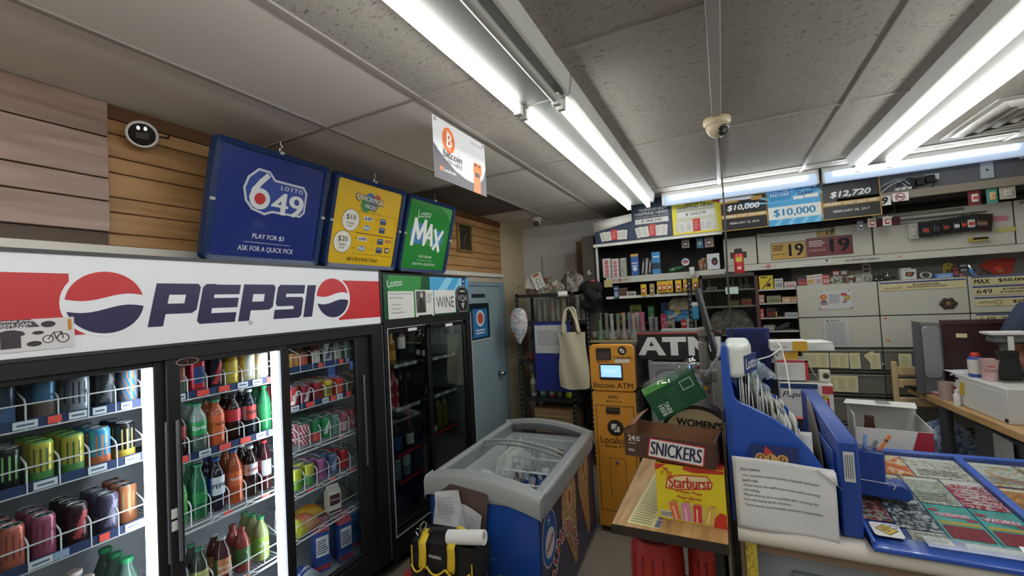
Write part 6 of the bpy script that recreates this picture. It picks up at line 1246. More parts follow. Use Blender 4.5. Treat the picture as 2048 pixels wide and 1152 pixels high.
# ---------------------------------------------------------------- goods of the shelving unit
Z = 2.0
def smallbox(label, pxl, pxr, z, h, c, c2, y=4.50, d=.05, **k): return pbox('', label, pxl, pxr, z, h, y, d, c, c2, **k)
def flowers(g, w, h):
    for j in range(4): g.s('#b8424a'); g.disc(0, h*(.13+.22*j), w*.24, .001, n=12); g.s('#e6dada'); g.disc(0, h*(.13+.22*j), w*.08, .0016, n=8)
smallbox('white box with a column of red rosettes at the end of the price-rail shelf', 1207, 1223, Z, .20, '#c9c2c4', '#b8424a', extra=flowers); smallbox('second white box with red rosettes on the price-rail shelf', 1225, 1239, Z, .19, '#c6bfc2', '#b8424a', extra=flowers)
smallbox('plain pale grey box on the price-rail shelf', 1242, 1254, Z, .19, '#a8aaa2', '#9a9c96'); smallbox('blue toothbrush-style box with a gold top on the price-rail shelf', 1264, 1279, Z, .22, '#2f5ca6', '#c9d4e6', extra=lambda g, w, h: (g.rect(-w*.4, h*.55, w*.4, h*.6, .0008), g.rect(-w*.4, h*.42, w*.4, h*.47, .0008), g.disc(0, h*.3, w*.3, .0008), g.s('#c9a050'), g.rect(-w/2, h*.88, w/2, h, .0008)))
for i, (px, c, h) in enumerate(((1284, '#3a3034', .16), (1291, '#8a8488', .17), (1298, '#4a3c40', .15))):
    t = TT('pen_pack', ('dark pen blister, first beside the blue box', 'silver pen blister leaning beside the blue box', 'brown pen blister, third beside the blue box')[i], 'packet', LOC(AY(px, 530, 4.53).x, 4.53, Z) @ RY(.12)); g = G(mt(c, .3)); g.box(-.012, .012, 0, .006, 0, h); g.s('#c9c9cc'); g.box(-.004, .004, -.006, 0, .02, h*.8); g.o('card', t)
smallbox('bright blue hanging razor pack on the price-rail shelf', 1306, 1323, Z, .22, '#2f80c0', '#16324a', d=.02, extra=lambda g, w, h: (g.rect(-w*.5, h*.2, w*.5, h*.5, .0008), g.s('#dfe8f0'), g.lines(-w*.35, h*.72, w*.38, h*.84, 1, .0016), g.s('#3a86c4'), g.rect(-w*.5, 0, w*.3, h*.22, .0016)))
t = TT('green_bottle', 'green glass bottle lying on its side on the price-rail shelf', 'bottle', LOC(AY(1350, 525, 4.53).x, 4.53, Z+.03) @ RY(pi/2-.25)); g = G(mt('#2f5a3a', .1)); g.lathe([(.028, -.06), (.03, -.055), (.03, .03), (.012, .06), (.012, .085)], 18); g.o('body', t)
def ornament(label, pxl, py, y, c, r, z=None):
    P_ = AY(pxl, py, y); return P_
t = TT('round_tin', 'round white and red tin standing on a black stand, price-rail shelf', 'tin', LOC(AY(1370, 510, 4.52).x, 4.52, Z)); g = G(BLK); g.lathe([(.03, 0), (.03, .008), (.01, .012), (.01, .06)], 16); g.o('stand', t); g = G('#c9ccd4'); g.T = FR((0, 0, .095), U3, V3); g.lathe([(.036, -.01), (.036, .01)], 24); g.s('#b84a52'); g.disc(0, 0, .03, .0105, .5); g.s('#4a7a9a'); g.disc(0, .015, .02, .0108, .4); g.o('tin', t)
for i, (px, py, c, c2, w_, h_, lab) in enumerate(((1371, 483, '#9a9492', '#5a4248', .07, .085, 'grey charm card hanging under the top shelf'), (1400, 490, '#3f7fa8', '#7fb0cc', .06, .10, 'blue card hanging under the top shelf'), (1418, 480, '#a89a96', '#8a5a58', .08, .10, 'pale card with a grey coil, hanging under the top shelf'))):
    P_ = AY(px, py, 4.6); place(f'ch{i}', hangpack(w_, h_, c, c2, '#c9c4c0'), LOC(P_.x, 4.58, 2.325), lab)
t = TT('white_cup', 'white cylinder cup in front of the price rail', 'cup', LOC(AY(1383, 530, 4.42).x, 4.425, 1.955)); g = G('#d2d2cc'); g.lathe([(.022, 0), (.024, .004), (.024, .08), (.021, .08), (.021, .02), (.001, .02)], 20); g.o('body', t)
t = TT('hand_figure', 'small brown wooden hand figure on the price-rail shelf', 'figurine', LOC(AY(1402, 520, 4.56).x, 4.56, Z)); g = G(mt('#a87a58', .5)); g.lathe([(.012, 0), (.02, .02), (.024, .05), (.02, .07)], 14); 
for k in range(4): g.tube([(-.018+.012*k, 0, .06), (-.022+.014*k, 0, .10+.01*(k % 2))], .006, 6)
g.o('body', t)
heap('pile of small painted trinkets on the price-rail shelf', -.20, -.06, Z, 4.62, .12, ('#6a5a4a', '#3f8a8a', '#8a4a3c', '#c9b08a', '#33302e'), 1, 'trinkets', 'trinket_heap', 3)
smallbox('white box with a black mouse printed on it at the end of the price-rail shelf', 1417, 1442, Z, .15, '#c2c4ca', '#15171b', y=4.47, extra=lambda g, w, h: (g.disc(w*.1, h*.5, w*.26, .0008, 1.35), g.s('#c94a4a'), g.disc(w*.1, h*.45, w*.1, .0016, .8), g.s('#5a5c62'), g.rect(-w*.4, h*.6, -w*.25, h*.64, .0008)))
t = TT('tilted_box', 'small white box tipped over the end of the price rail', 'box', LOC(AY(1428, 545, 4.42).x, 4.425, 1.93) @ RY(.6)); g = G('#b9b4ae'); g.box(-.03, .03, -.015, .015, 0, .05); g.o('carton', t)
t = sheet('yellow_note', 'yellow sticky note hanging at the end of the price rail', 'note', (AY(1208, 560, 4.455).x, 4.452, 1.895), U3, V3, .085, .075, '#b9b07a')
t = TT('rail_label', 'grey and red paper label on the price rail', 'label', FR((AY(1222, 555, 4.455).x, 4.4585, 1.935), U3, V3)); g = G('#b0a89c'); g.box(0, .20, 0, .05, -.0005, .0005); g.s('#a85a50'); g.disc(.09, .025, .018, .001); g.s('#7a7468'); g.lines(.01, .018, .06, .032, 1); g.lines(.12, .018, .18, .032, 1); g.o('sheet', t)
# yellow lighter cards on pegs
for i, (px, z, lab) in enumerate(((1288, 1.925, 'yellow lighter card hanging alone, first on the pegs'), (1305, 1.925, 'dull yellow card hanging second on the pegs'), (1321, 1.945, 'yellow lighter card, third on the pegs, behind the next'), (1330, 1.945, 'yellow lighter card, fourth on the pegs'), (1341, 1.947, 'yellow lighter card, fifth on the pegs, in front of its neighbours'), (1358, 1.945, 'yellow lighter card, sixth on the pegs'), (1374, 1.95, 'yellow lighter card, seventh on the pegs, beside the upright'), (1392, 1.95, 'yellow lighter card half hidden behind the glass case'))):
    place('lt' if i != 1 else 'lt2', hangpack(.055 if i != 1 else .045, .115, '#d3b12e' if i != 1 else '#a89a6a', '#c9583c' if i != 1 else '#7a6a5a', '#d9d4cc'), LOC(AY(px, 590, 4.44).x, 4.442-.004*(i % 2), z-.025), lab)
Z = 1.791
smallbox('tall dark blue torch pack standing on the shelf edge', 1226, 1236, Z-.02, .13, '#2a4468', '#8a9ab0', y=4.445, d=.014); smallbox('white printed label card on the shelf under the pegs', 1252, 1270, Z, .045, '#c6c4c0', '#6a6866', y=4.47, d=.004)
t = TT('coiled_hose', 'dark coiled hose on the shelf under the pegs', 'hose', LOC(-.78, 4.66, Z+.012)); g = G(mt('#2a2a2c', .4))
for k in range(3): g.tube([((.07-.004*k)*math.cos(2*pi*i/20)*1.3, (.07-.004*k)*math.sin(2*pi*i/20), .012*k) for i in range(20)], .006, 6, closed=True)
g.o('coil', t)
t = TT('stacked_tins', 'brown stack of thin boxes beside the dark blue torch pack', 'boxes', LOC(-.95, 4.58, Z)); del t['category']; t['category'] = 'box stack'
g = G('#6a4f40')
for k in range(5): g.s('#6a4f40' if k % 2 else '#8a6a55'); g.box(-.055+.004*(k % 2), .055, -.03, .03, .018*k, .018*k+.016)
g.o('carton', t)
for i, px in enumerate((1312, 1334, 1362, 1378)):
    smallbox(('small white price box below the yellow cards, first', 'small white price box below the yellow cards, second', 'small pink price box below the yellow cards', 'small pink price box beside the upright')[i], px, px+8, Z, .05, '#c6c2c0' if i < 2 else '#c99a9a', '#8a8684', y=4.50, d=.03)
# glass pipes
def pipe(h, rb, rn, tint, rim, acc, kind):
    def build():
        t = T('glass_pipe', 'x', 'glass pipe'); g = G(glass(tint, 1.2, dens=.27))  # milky share whitens the clear glass in place of its bright highlights
        if kind == 'beaker': pr = [(rb*.9, 0), (rb, .01), (rb*.92, h*.12), (rn*1.15, h*.36), (rn, h*.42), (rn, h*.95), (rn*1.2, h)]
        elif kind == 'ball': pr = [(rb*.6, 0), (rb*.5, .01), (rb*.85, h*.1), (rb, h*.2), (rb*.8, h*.31), (rn, h*.40), (rn, h*.95), (rn*1.2, h)]
        else: pr = [(rb, 0), (rb, .008), (rn, .012), (rn, h*.96), (rn*1.15, h)]
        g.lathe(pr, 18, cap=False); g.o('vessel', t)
        g = G(mt(rim, .2)); g.tube([(rn*1.12*math.cos(2*pi*i/18), rn*1.12*math.sin(2*pi*i/18), h*.985) for i in range(18)], .004, 6, closed=True); g.o('rim', t)
        g = G(mt(acc, .3)); g.lathe([(rn*.9, h*.55), (rn*.92, h*.56), (rn*.92, h*.78), (rn*.9, h*.79)], 14); g.o('decal', t)
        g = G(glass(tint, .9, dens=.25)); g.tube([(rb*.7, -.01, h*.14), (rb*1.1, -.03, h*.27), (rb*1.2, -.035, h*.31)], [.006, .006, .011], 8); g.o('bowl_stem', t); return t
    return build
specs = [(1188, 4.50, .26, .045, .017, '#e6e6d8', '#c9b83c', '#c9b03c', 'ball', 'clear glass pipe with a yellow ball decal by the upright'), (1200, 4.56, .27, .045, .017, '#e8e4e2', '#c9a0a0', '#b8524a', 'ball', 'clear glass pipe with a red decal, second from the upright'), (1199, 4.475, .20, .042, .015, '#b9d6bc', '#6fa37a', '#4a7a55', 'beaker', 'green-based glass pipe at the shelf front'), (1213, 4.55, .27, .045, .017, '#e6e6e2', '#8a8f94', '#6a7078', 'beaker', 'clear glass pipe with a grey sleeve, behind the green base'), (1223, 4.49, .26, .05, .018, '#efefec', '#e2e2e0', '#e6e6e4', 'beaker', 'clear beaker pipe with a white column'), (1236, 4.56, .26, .045, .018, '#e6e2d6', '#a88a4a', '#a8803c', 'ball', 'clear glass pipe with a brown decal'), (1247, 4.49, .27, .05, .018, '#ecdcd6', '#c94a3c', '#c9573c', 'beaker', 'clear beaker pipe with an orange-red rim'), (1259, 4.55, .27, .048, .018, '#e2e6ee', '#4a6ab0', '#4a62a8', 'ball', 'clear glass pipe with a blue decal'), (1267, 4.48, .26, .05, .018, '#efe6e2', '#c9583c', '#c96a4a', 'beaker', 'clear beaker pipe with an orange sleeve'), (1276, 4.54, .26, .046, .024, '#f2eaea', '#e0d6d6', '#ece6e6', 'tube', 'wide clear tube pipe with white stripes'), (1285, 4.48, .27, .052, .022, '#f3b6cc', '#f05a9c', '#f268a4', 'beaker', 'hot pink glass pipe beside the cash machine header'), (1302, 4.52, .21, .045, .02, '#e6dce0', '#b8b4bc', '#55586a', 'tube', 'clear bent glass pipe beside the hot pink one'), (1312, 4.56, .21, .04, .018, '#dfe0e6', '#9a9ca8', '#6a6c78', 'tube', 'grey-tinted glass pipe behind the bent one'), (1333, 4.50, .16, .06, .02, '#ecc9c9', '#c99a9a', '#c98a8a', 'ball', 'low rose-tinted glass bowl pipe'), (1347, 4.50, .20, .035, .016, '#e0e0e0', '#3a3a40', '#c9c9c9', 'tube', 'clear tube pipe with a black and red top')]
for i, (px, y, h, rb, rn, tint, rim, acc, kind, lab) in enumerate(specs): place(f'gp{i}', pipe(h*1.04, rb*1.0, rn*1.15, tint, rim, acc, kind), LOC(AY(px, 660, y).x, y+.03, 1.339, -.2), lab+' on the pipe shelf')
smallbox('red patterned box on the pipe shelf by the upright', 1356, 1368, 1.339, .19, '#a8303e', '#d8a0a0', y=4.50, d=.06); smallbox('white box with black lettering on its side on the pipe shelf', 1368, 1387, 1.339, .20, '#d2cec8', '#3a3836', y=4.48, d=.08, extra=lambda g, w, h: (g.rect(w*.1, h*.45, w*.3, h*.85, .0008), g.lines(-w*.4, h*.4, 0, h*.85, 5)))
smallbox('hot red canister box behind the low rose pipe', 1316, 1327, 1.339, .245, '#c23a5a', '#d86a84', y=4.66, d=.05); smallbox('cream and green box behind the tube pipe', 1331, 1342, 1.339, .235, '#c9bf9c', '#4a7a4a', y=4.66, d=.05)
smallbox('blue long carton under the shelf, with a yellow note', 1326, 1388, 1.50, .12, '#2a7ac0', '#5fa6e0', y=4.665, d=.16); bshelf_o = None
smallbox('olive green phone box behind the pipes', 1256, 1278, 1.60, .09, '#8a9a3c', '#4a5a2c', y=4.72, d=.05); smallbox('green vase box behind the pipes', 1292, 1304, 1.50, .17, '#4a8a55', '#6aa872', y=4.72, d=.05); smallbox('white flat box under the olive phone box', 1255, 1274, 1.50, .10, '#c6c6c0', '#a8a8a2', y=4.72, d=.1); smallbox('navy box behind the blue carton', 1318, 1338, 1.50, .20, '#2a4a86', '#4a6aa6', y=4.84, d=.05)
tS = bpy.data.objects['shelving_unit']; g = G(mt('#3a3a3a', .6)); g.T = TM['shelving_unit'].inverted(); g.box(-1.1, -.26, 4.69, 4.95, 1.485, 1.499); g.o('shelf', tS)
t = TT('tape_roll', 'bright green tape roll standing behind the glass pipes', 'tape', LOC(AY(1242, 620, 4.66).x, 4.66, 1.555)); g = G(mt('#3fae4a', .4)); g.T = RX(pi/2); g.lathe([(.055, -.02), (.055, .02), (.022, .02), (.022, -.02)], 28, cap=False); g.o('ring', t); g.T = Matrix()
heap('crumpled beige canvas bag on the blue carton', -.50, -.26, 1.62, 4.70, .13, ('#c9bfa4', '#a89a7c', '#ddd4bc', '#8a7a60'), 1, 'bag', 'canvas_bag', 12)
t = sheet('yellow_tag', 'bright yellow tag on the front of the blue carton', 'note', (AY(1349, 610, 4.66).x, 4.657, 1.575), U3, V3, .045, .045, '#e2d23c'); t = sheet('white_tag', 'white and blue tag sloping on the blue carton front', 'note', (AY(1340, 620, 4.66).x, 4.655, 1.525), U3, V3, .09, .025, '#c9d6e6', .6)
t = TT('black_hat', 'black cloth cap heaped on the end of the pipe shelving', 'cap', LOC(-1.25, 4.43, 1.86)); g = G(mt('#141416', .9)); g.T = TR(0, 0, .04); g.sph((0, 0, 0), .11, 16, 10, (1.2, .8, .75)); g.tube([(-.02, -.07, -.03), (.08, -.09, -.12), (.03, -.05, -.2), (-.1, -.05, -.16)], [.05, .07, .07, .04], 10); g.o('cloth', t); g = G('#b8504a'); g.T = FR((.04, -.05, .11), U3, V3); g.ring(0, 0, .014, .026, 0, .5); g.o('badge', t)
t = TT('white_hook', 'white ring hook on the grey column beside the shelving', 'hook', FR((AY(1178, 556, 4.48).x, 4.485, 2.055), U3, V3)); g = G('#e6e6e2'); g.tube([(.012*math.cos(2*pi*i/16), .012*math.sin(2*pi*i/16), 0) for i in range(16)], .0035, 6, closed=True); g.tube([(.012, 0, 0), (.035, 0, 0)], .003, 6); g.o('ring', t)
# ---------------------------------------------------------------- black rack in the corner
t = TT('corner_rack', 'black bolted angle-iron rack in the corner by the pale door', 'rack', LOC(-1.76, 4.6, 0)); RK = t
for x in (-2.07, -1.46):
    for y in (4.30, 4.72):
        g = GA(DK, t); g.box(x-.018, x+.018, y, y+.004, 0, 1.88); g.box(x-.018, x-.014, y, y+.035, 0, 1.88); p = g.o('upright', t)
        if y < 4.5:
            h = GA('#9a9a94', t)
            for k in range(32): h.box(x-.005, x+.005, y-.001, y, .12+.055*k, .135+.055*k)
            h.o('hole_pattern', p)
for z in (1.868, 1.56, 1.13, .73, .36):
    g = GA(DK, t); g.box(-2.07, -1.44, 4.30, 4.76, z-.035, z); g.o('shelf', t)
t = TT('hanging_notice_board', 'royal blue board with a white letter, hung on the front of the corner rack', 'board', FR((-1.875, 4.285, .82), U3, V3)); g = G(mt('#27348a', .5)); g.box(0, .415, 0, .735, 0, .012); g.o('board', t)
t2 = sheet('letter_sign', 'white printed letter on the royal blue board', 'notice', (-1.86, 4.270, 1.225), U3, V3, .37, .30, '#cfd0d2'); g = G('#6a6a70'); g.lines(.03, .08, .33, .25, 9, .002, .25, .4); g.o('print', t2)
t = TT('hanging_tote_bag', 'cream canvas tote bag hanging over the edge of the blue board', 'bag', LOC(-1.40, 4.16, .88)); CV = mt('#d6ccb0', .85, var=.12, sc=50, bump=.2)
R = random.Random(2)
g = G(CV); W_ = .155
g.grid(14, 18, lambda u, v: ((2*u-1)*(W_-.012*v+.008*math.sin(v*6)), -.035*math.sin(pi*u)**.5*(1-.55*v)-.008*math.sin(u*9+v*5), .02*abs(2*u-1)**2*(1-v)+.575*v+.004*math.sin(u*12))); g.grid(14, 18, lambda u, v: ((1-2*u)*(W_-.012*v+.008*math.sin(v*6)), .035*math.sin(pi*u)**.5*(1-.55*v), .02*abs(2*u-1)**2*(1-v)+.575*v)); g.grid(14, 4, lambda u, v: ((2*u-1)*W_, -.035*math.sin(pi*u)**.5*(1-2*v), .02*abs(2*u-1)**2)); g.o('body', t)
for y, k in ((-.02, 0), (.02, 1)):
    g = G(CV); pts = [(-.095, y, .55), (-.085, y, .68), (-.06, y, .79), (-.02+.03*k, y*.5, .835), (.01+.03*k, y*.5, .80), (.05, y, .70), (.075, y, .56)]
    g.grid(1, 24, lambda u, v: (lambda q: (q.x+(u-.5)*.028, q.y+.002*u, q.z))(Vector(pts[min(5, int(v*6))]).lerp(Vector(pts[min(6, int(v*6)+1)]), min(1, v*6-min(5, int(v*6)))))); g.o('strap', t, solid=.002)
t = TT('strap_hook', 'chrome hook that carries the tote bag straps', 'hook', LOC(-1.41, 4.285, 1.70)); g = G(CHROME); g.tube([(0, .02, .02), (0, -.10, .015), (0, -.13, .02), (0, -.135, .04)], .005, 6); g.o('hook', t)
# goods of the corner rack
def jar(label, px, z, h, r, c, c2, cap, y=4.42):
    t = TT('spray_bottle', label, 'bottle', LOC(AY(px, 780, y).x, y, z)); g = G(mt(c, .3)); g.lathe([(r*.9, 0), (r, .01), (r, h*.7), (r*.6, h*.8), (r*.35, h*.85)], 18); g.s(c2); g.lathe([(r*1.01, h*.15), (r*1.01, h*.55)], 18, cap=False); g.o('body', t); g = G(mt(cap, .4)); g.lathe([(r*.4, h*.84), (r*.4, h*.96), (r*.2, h)], 12); g.o('cap', t)
jar('white spray bottle with a lime top on the corner rack', 1068, .731, .24, .035, '#c9c9c4', '#8a8a88', '#9ac23c'); jar('teal tin on the corner rack below the blue board', 1087, .731, .17, .04, '#3f9a8a', '#a8c9c0', '#55a898'); jar('red and white canister on the corner rack', 1104, .731, .17, .035, '#b8424a', '#d8d0cc', '#a8323c'); jar('tan bottle on the corner rack beside the red canister', 1119, .731, .16, .03, '#8a7a55', '#a8986a', '#3a3a3a'); jar('lime yellow bottle at the end of the corner rack', 1137, .731, .19, .034, '#b9c23c', '#c9d05a', '#a8b03a')
t = TT('cardboard_box', 'brown cardboard box on the lowest rack shelf', 'box', LOC(-1.72, 4.52, .36)); g = G(mt('#a0805c', .8)); g.box(-.22, .22, -.19, .18, .001, .25); g.s('#b9a27c'); g.box(-.2, .2, -.202, -.2, .17, .185); g.o('carton', t)
t = TT('picture_frame', 'dark boxed packs on the middle rack shelf', 'box', LOC(-1.95, 4.45, 1.131)); g = G('#55504c'); g.box(-.05, .06, -.03, .03, 0, .22); g.s('#8a3a40'); g.box(-.05, .09, -.032, -.03, 0, .08); g.o('carton', t)
tubes = [(1079, .25, '#d6d4cc', '#6a6a68'), (1090, .25, '#d0d0c8', '#8a8a84'), (1106, .27, '#dcd8ca', '#7a5a4a'), (1116, .27, '#d6d8cc', '#8a9a6a'), (1128, .28, '#e2dcc8', '#c9b88a'), (1152, .27, '#dcdcd8', '#a8a8a4'), (1163, .28, '#d8d4cc', '#b8763c')]
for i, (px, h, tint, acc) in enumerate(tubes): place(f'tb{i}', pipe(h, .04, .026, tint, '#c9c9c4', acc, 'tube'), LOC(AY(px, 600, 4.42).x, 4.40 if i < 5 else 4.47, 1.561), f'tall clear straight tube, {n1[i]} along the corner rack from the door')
g = G(DK); g.T = TM[RK.name].inverted(); g.box(-1.44, -1.33, 4.44, 4.76, 1.52, 1.56); g.o('shelf', RK)
t = TT('paint_roller', 'white roll with a black core at the end of the rack top shelf', 'roll', LOC(AY(1128, 587, 4.36).x, 4.33, 1.845) @ RY(pi/2) @ RX(.0)); t.matrix_world = LOC(-1.52, 4.28, 1.85) @ RZ(.5) @ RY(pi/2); g = G('#dedede'); g.lathe([(.03, -.05), (.03, .05), (.014, .05), (.014, -.05)], 20, cap=False); g.s(BLK); g.lathe([(.014, -.048), (.014, .048)], 12); g.o('roll', t)
Zt = 1.869
heap('green and red tinsel decorations in plastic on top of the corner rack', -2.02, -1.60, Zt, 4.45, .17, ('#2f5a3a', '#a8aaa4', '#7a2f32', '#4a6a4c', '#b9b8b0'), 1, 'decorations', 'tinsel_bundle', 21)
heap('clear net wrap bundle on the end of the corner rack', -1.62, -1.36, Zt, 4.50, .22, ('#6a6258', '#857c70', '#4d463f', '#948a7c'), 1, 'bundle', 'net_bundle', 22)
for i, (x, y, rz, c, lab) in enumerate(((-1.93, 4.36, -.18, '#d2cfca', 'white header card lying on the tinsel decorations'), (-1.78, 4.33, .45, '#dadad4', 'white card with green bows and a red top on the corner rack'))):
    t = TT('header_card', lab, 'card', FR((x, y, Zt+.06), U3, (0, .35, 1)) @ RZ(rz)); g = G(c); g.box(-.06, .06, 0, .13 if i == 0 else .19, 0, .003)
    if i: 
        g.s('#b84a48'); g.disc(0, .17, .04, .0036, .4); g.s('#3a5a40')
        for k in range(4): g.disc(-.02+.01*(k % 2), .03+.03*k, .012, .0036, .6); g.disc(.025, .03+.03*k, .01, .0036, .6)
    else: g.s('#8a8a86'); g.rect(-.02, .09, .02, .095, .0036)
    g.o('card', t)
for i, (x0, x1, z1, c, y, lab) in enumerate(((-2.06, -1.76, 2.36, '#c4c2bf', 5.10, 'pale foam board leaning on the back wall above the corner rack'), (-1.74, -1.62, 2.36, '#b5ada6', 5.115, 'narrow beige board leaning beside the pale foam board'))):
    t = TT('foam_board', lab, 'board', FR((x0, y-.05, 0), U3, (0, .03, 1))); g = G(mt(c, .7)); g.box(0, x1-x0, 0, z1, 0, .01); g.o('board', t)
t = TT('brown_board', 'brown hardboard sheet standing against the back wall', 'board', FR((-1.60, 5.13, 0), U3, V3)); g = G(mt('#8a6a48', .7, var=.25, sc=4)); g.box(0, .42, 0, 2.50, 0, .012); g.o('board', t)
t = TT('white_hanger', 'white plastic coat hanger on the cream wall', 'hanger', FR((-2.325, 4.84, 2.0), (0, 1, 0), V3) @ RZ(.5)); g = G('#dedad2'); g.tube([(0, 0, 0), (-.12, -.07, 0), (-.12, -.085, 0), (.12, -.085, 0), (.12, -.07, 0), (0, 0, 0), (0, .03, 0), (.014, .045, 0), (.008, .06, 0), (-.01, .06, 0)], .005, 6); g.o('hanger', t)
t = TT('chain_strip', 'white slotted strip hanging on the cream wall beside the rack', 'strip', FR((-2.335, 4.80, 1.52), (0, 1, 0), V3)); g = G('#c9c6bc')
for k in range(8): g.T = TR(0, .045*k, .003); g.tube([(.012*math.cos(2*pi*i/12), .018*math.sin(2*pi*i/12), 0) for i in range(12)], .003, 5, closed=True)
g.o('chain', t)
t = TT('hanging_gift_bag', 'white gift wrap bag with red and blue blotches hung beside the rack', 'bag', LOC(-2.13, 4.50, 1.48)); g = G(patt('noise', ('#b8383c', '#e2dcda', '#e6e6e6', '#8a9cb0', '#e6e0de', '#c44446'), 22))
g.T = TR(0, 0, .0); g.lathe([(.01, -.22), (.04, -.16), (.09, -.09), (.11, 0), (.105, .09), (.085, .15), (.05, .175), (.02, .18)], 16, sx=1.0, sy=.55); g.o('paper', t, sub=1); t.location = (-2.02, 4.22, 1.545)
t = TT('wall_cable', 'thin dark cable and conduit running down the cream wall by the rack', 'cable', LOC(-2.33, 4.9, 0)); g = G(mt('#7a756c', .5)); g.tube([(0, -.03, .1), (0, -.03, 1.5)], .006, 6); g.s(BLK); g.tube([(.0, .03, .3), (.01, .06, .7), (.0, .02, 1.0), (.01, .07, 1.2), (0, .04, 1.5)], .005, 6); g.o('cable', t)
# ---------------------------------------------------------------- glass case with the spray can on top
t = TT('glass_display_case', 'tall brown-framed glass display case beside the open bay', 'display case', LOC(.045, 4.2, 0))
X0, X1, Y0, Y1, ZT = -.175, .262, 4.02, 4.38, 1.935; BR = mt('#3d3531', .45)
for x in (X0, X1-.022):
    for y in (Y0, Y1-.022): g = GA(BR, t); g.box(x, x+.022, y, y+.022, 0, ZT); g.o('post', t)
g = GA(BR, t); g.box(X0, X1, Y0, Y1, ZT-.03, ZT); g.box(X0, X1, Y0, Y1, .0, .9); g.o('frame', t)
g = GA('#6a2226', t); g.box(X1-.006, X1+.002, Y0-.003, Y0+.02, .9, ZT-.03); g.o('edge_trim', t)
g = GA(glass('#e2e2e0', .6), t); g.box(X0+.022, X1-.022, Y0+.008, Y0+.012, .9, ZT-.03); g.box(X0+.008, X0+.012, Y0+.022, Y1-.022, .9, ZT-.03); g.box(X1-.012, X1-.008, Y0+.022, Y1-.022, .9, ZT-.03); g.o('glass_pane', t)
g = GA(DKW, t); g.box(X0+.022, X1-.022, Y1-.012, Y1, .9, ZT-.03); g.o('back_panel', t)
for z in (1.80, 1.66, 1.42, 1.2): g = GA(glass('#d6e0dc', .6, dens=.15), t); g.box(X0+.015, X1-.015, Y0+.03, Y1-.015, z-.008, z); g.s('#c9cbc6'); g.box(X0+.02, X1-.02, Y0+.026, Y0+.03, z-.01, z+.004); g.o('shelf', t)
pbox('', 'white printed packet strip on the case top shelf', 1412, 1432, 1.80, .03, 4.08, .02, '#c9c7c2', '#55524e'); pbox('', 'orange and green packet on the middle shelf of the glass case', 1480, 1500, 1.661, .055, 4.08, .03, '#b8845c', '#c9503c'); pbox('', 'brown long packet on the middle shelf of the glass case', 1452, 1476, 1.661, .045, 4.08, .03, '#7a6a4c', '#9a8a5c')
for i, px in enumerate((1455, 1466, 1481, 1493, 1418)):
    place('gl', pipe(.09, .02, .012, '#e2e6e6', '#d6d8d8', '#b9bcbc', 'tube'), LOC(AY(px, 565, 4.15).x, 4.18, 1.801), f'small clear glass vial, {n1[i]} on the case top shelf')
heap('clear plastic bag bunched on the lower shelf of the glass case', -.10, .22, 1.421, 4.2, .20, ('#7d766f', '#9a948c', '#b9b4ac', '#6e6862'), 1, 'bag', 'plastic_bag', 33)
t = sheet('mint_note', 'pale mint sticky note on the front of the glass case', 'note', (AY(1451, 580, 4.015).x, 4.014, 1.762), U3, V3, .095, .058, '#b9cfc6')
t = TT('spray_can', 'red spray can with a black cap on top of the glass case', 'can', LOC(.14, 4.12, 1.936)); g = G(mt('#b8242c', .3)); g.lathe([(.036, 0), (.037, .005), (.037, .15), (.032, .165)], 22); g.o('body', t); g = G(BLK); g.lathe([(.03, .165), (.03, .205), (.024, .21)], 20); g.o('cap', t)
g = G('#c9a83c'); g.lathe([(.0375, .095), (.0375, .135)], 22, lambda th, z: '#c9b83c' if -2.3 < th < -.8 else '#a81f28', cap=False); g.s('#d8b8b4'); g.lathe([(.0374, .03), (.0374, .055)], 22, lambda th, z: '#d8b8b4' if -2.0 < th < -1.1 else '#a81f28', cap=False); g.o('print', t)
t = TT('hanging_packet', 'blue and white packet behind the side of the glass case', 'packet', LOC(-.235, 4.30, 1.60)); g = G('#3f9ac9'); g.box(-.03, .03, -.02, .02, -.06, .06); g.s('#e0e2e4'); g.box(-.03, .03, -.021, .021, .06, .10); g.o('pack', t, bev=.01)
# ================================================================ ticket counter in front
CW = mt('#d6d0c8', .35, var=.05)
t = TT('sales_counter', 'pale topped sales counter with a brown wood edge below', 'counter', LOC(.75, 2.2, 0))
g = GA(CW, t); g.box(-.005, 2.0, 1.77, 2.64, .905, .945); g.tube([(-.005, 1.772, .9135), (2.0, 1.772, .9135)], .031, 14); g.o('top', t)
g = GA(mt('#8a7462', .5), t); g.box(.03, 2.0, 1.80, 1.82, .84, .905); g.o('wood_edge', t)
g = GA(mt('#9aa2aa', .5), t); g.box(.05, 2.0, 1.90, 1.92, .05, .84); g.s('#7c848c'); g.box(.17, .62, 1.885, 1.90, .15, .74); g.box(.75, 1.3, 1.885, 1.90, .15, .74); g.o('front_panel', t)
g = GA(mt('#8a939b', .45), t)
for a, b in ((.17, .62), (.75, 1.3)): 
    g.tube([(a+.03, 1.882, .70), (b-.03, 1.882, .70), (b-.03, 1.882, .62), (b-.05, 1.882, .60), (a+.05, 1.882, .60), (a+.03, 1.882, .62)], .006, 6, closed=True)
g.o('moulded_trim', t)
g = GA(mt('#3a2c24', .5), t); g.box(-.0325, -.0255, 1.76, 2.64, .0, 1.18); g.box(-.0325, -.0255, 1.74, 1.78, 1.0, 1.36); g.o('dark_end_panel', t)
g = GA(mt('#7a6654', .55), t); g.box(-.0, .028, 1.765, 1.80, .3, .905); g.o('corner_post', t)
t = TT('yellow_tape', 'strip of yellow tape running down the counter corner', 'tape', FR((.016, 1.762, .35), U3, V3)); g = G(patt('noise', ('#b09a2e', '#d3bb48', '#8a7a2a'), 30)); g.box(0, .036, 0, .535, 0, .003); g.o('strip', t)
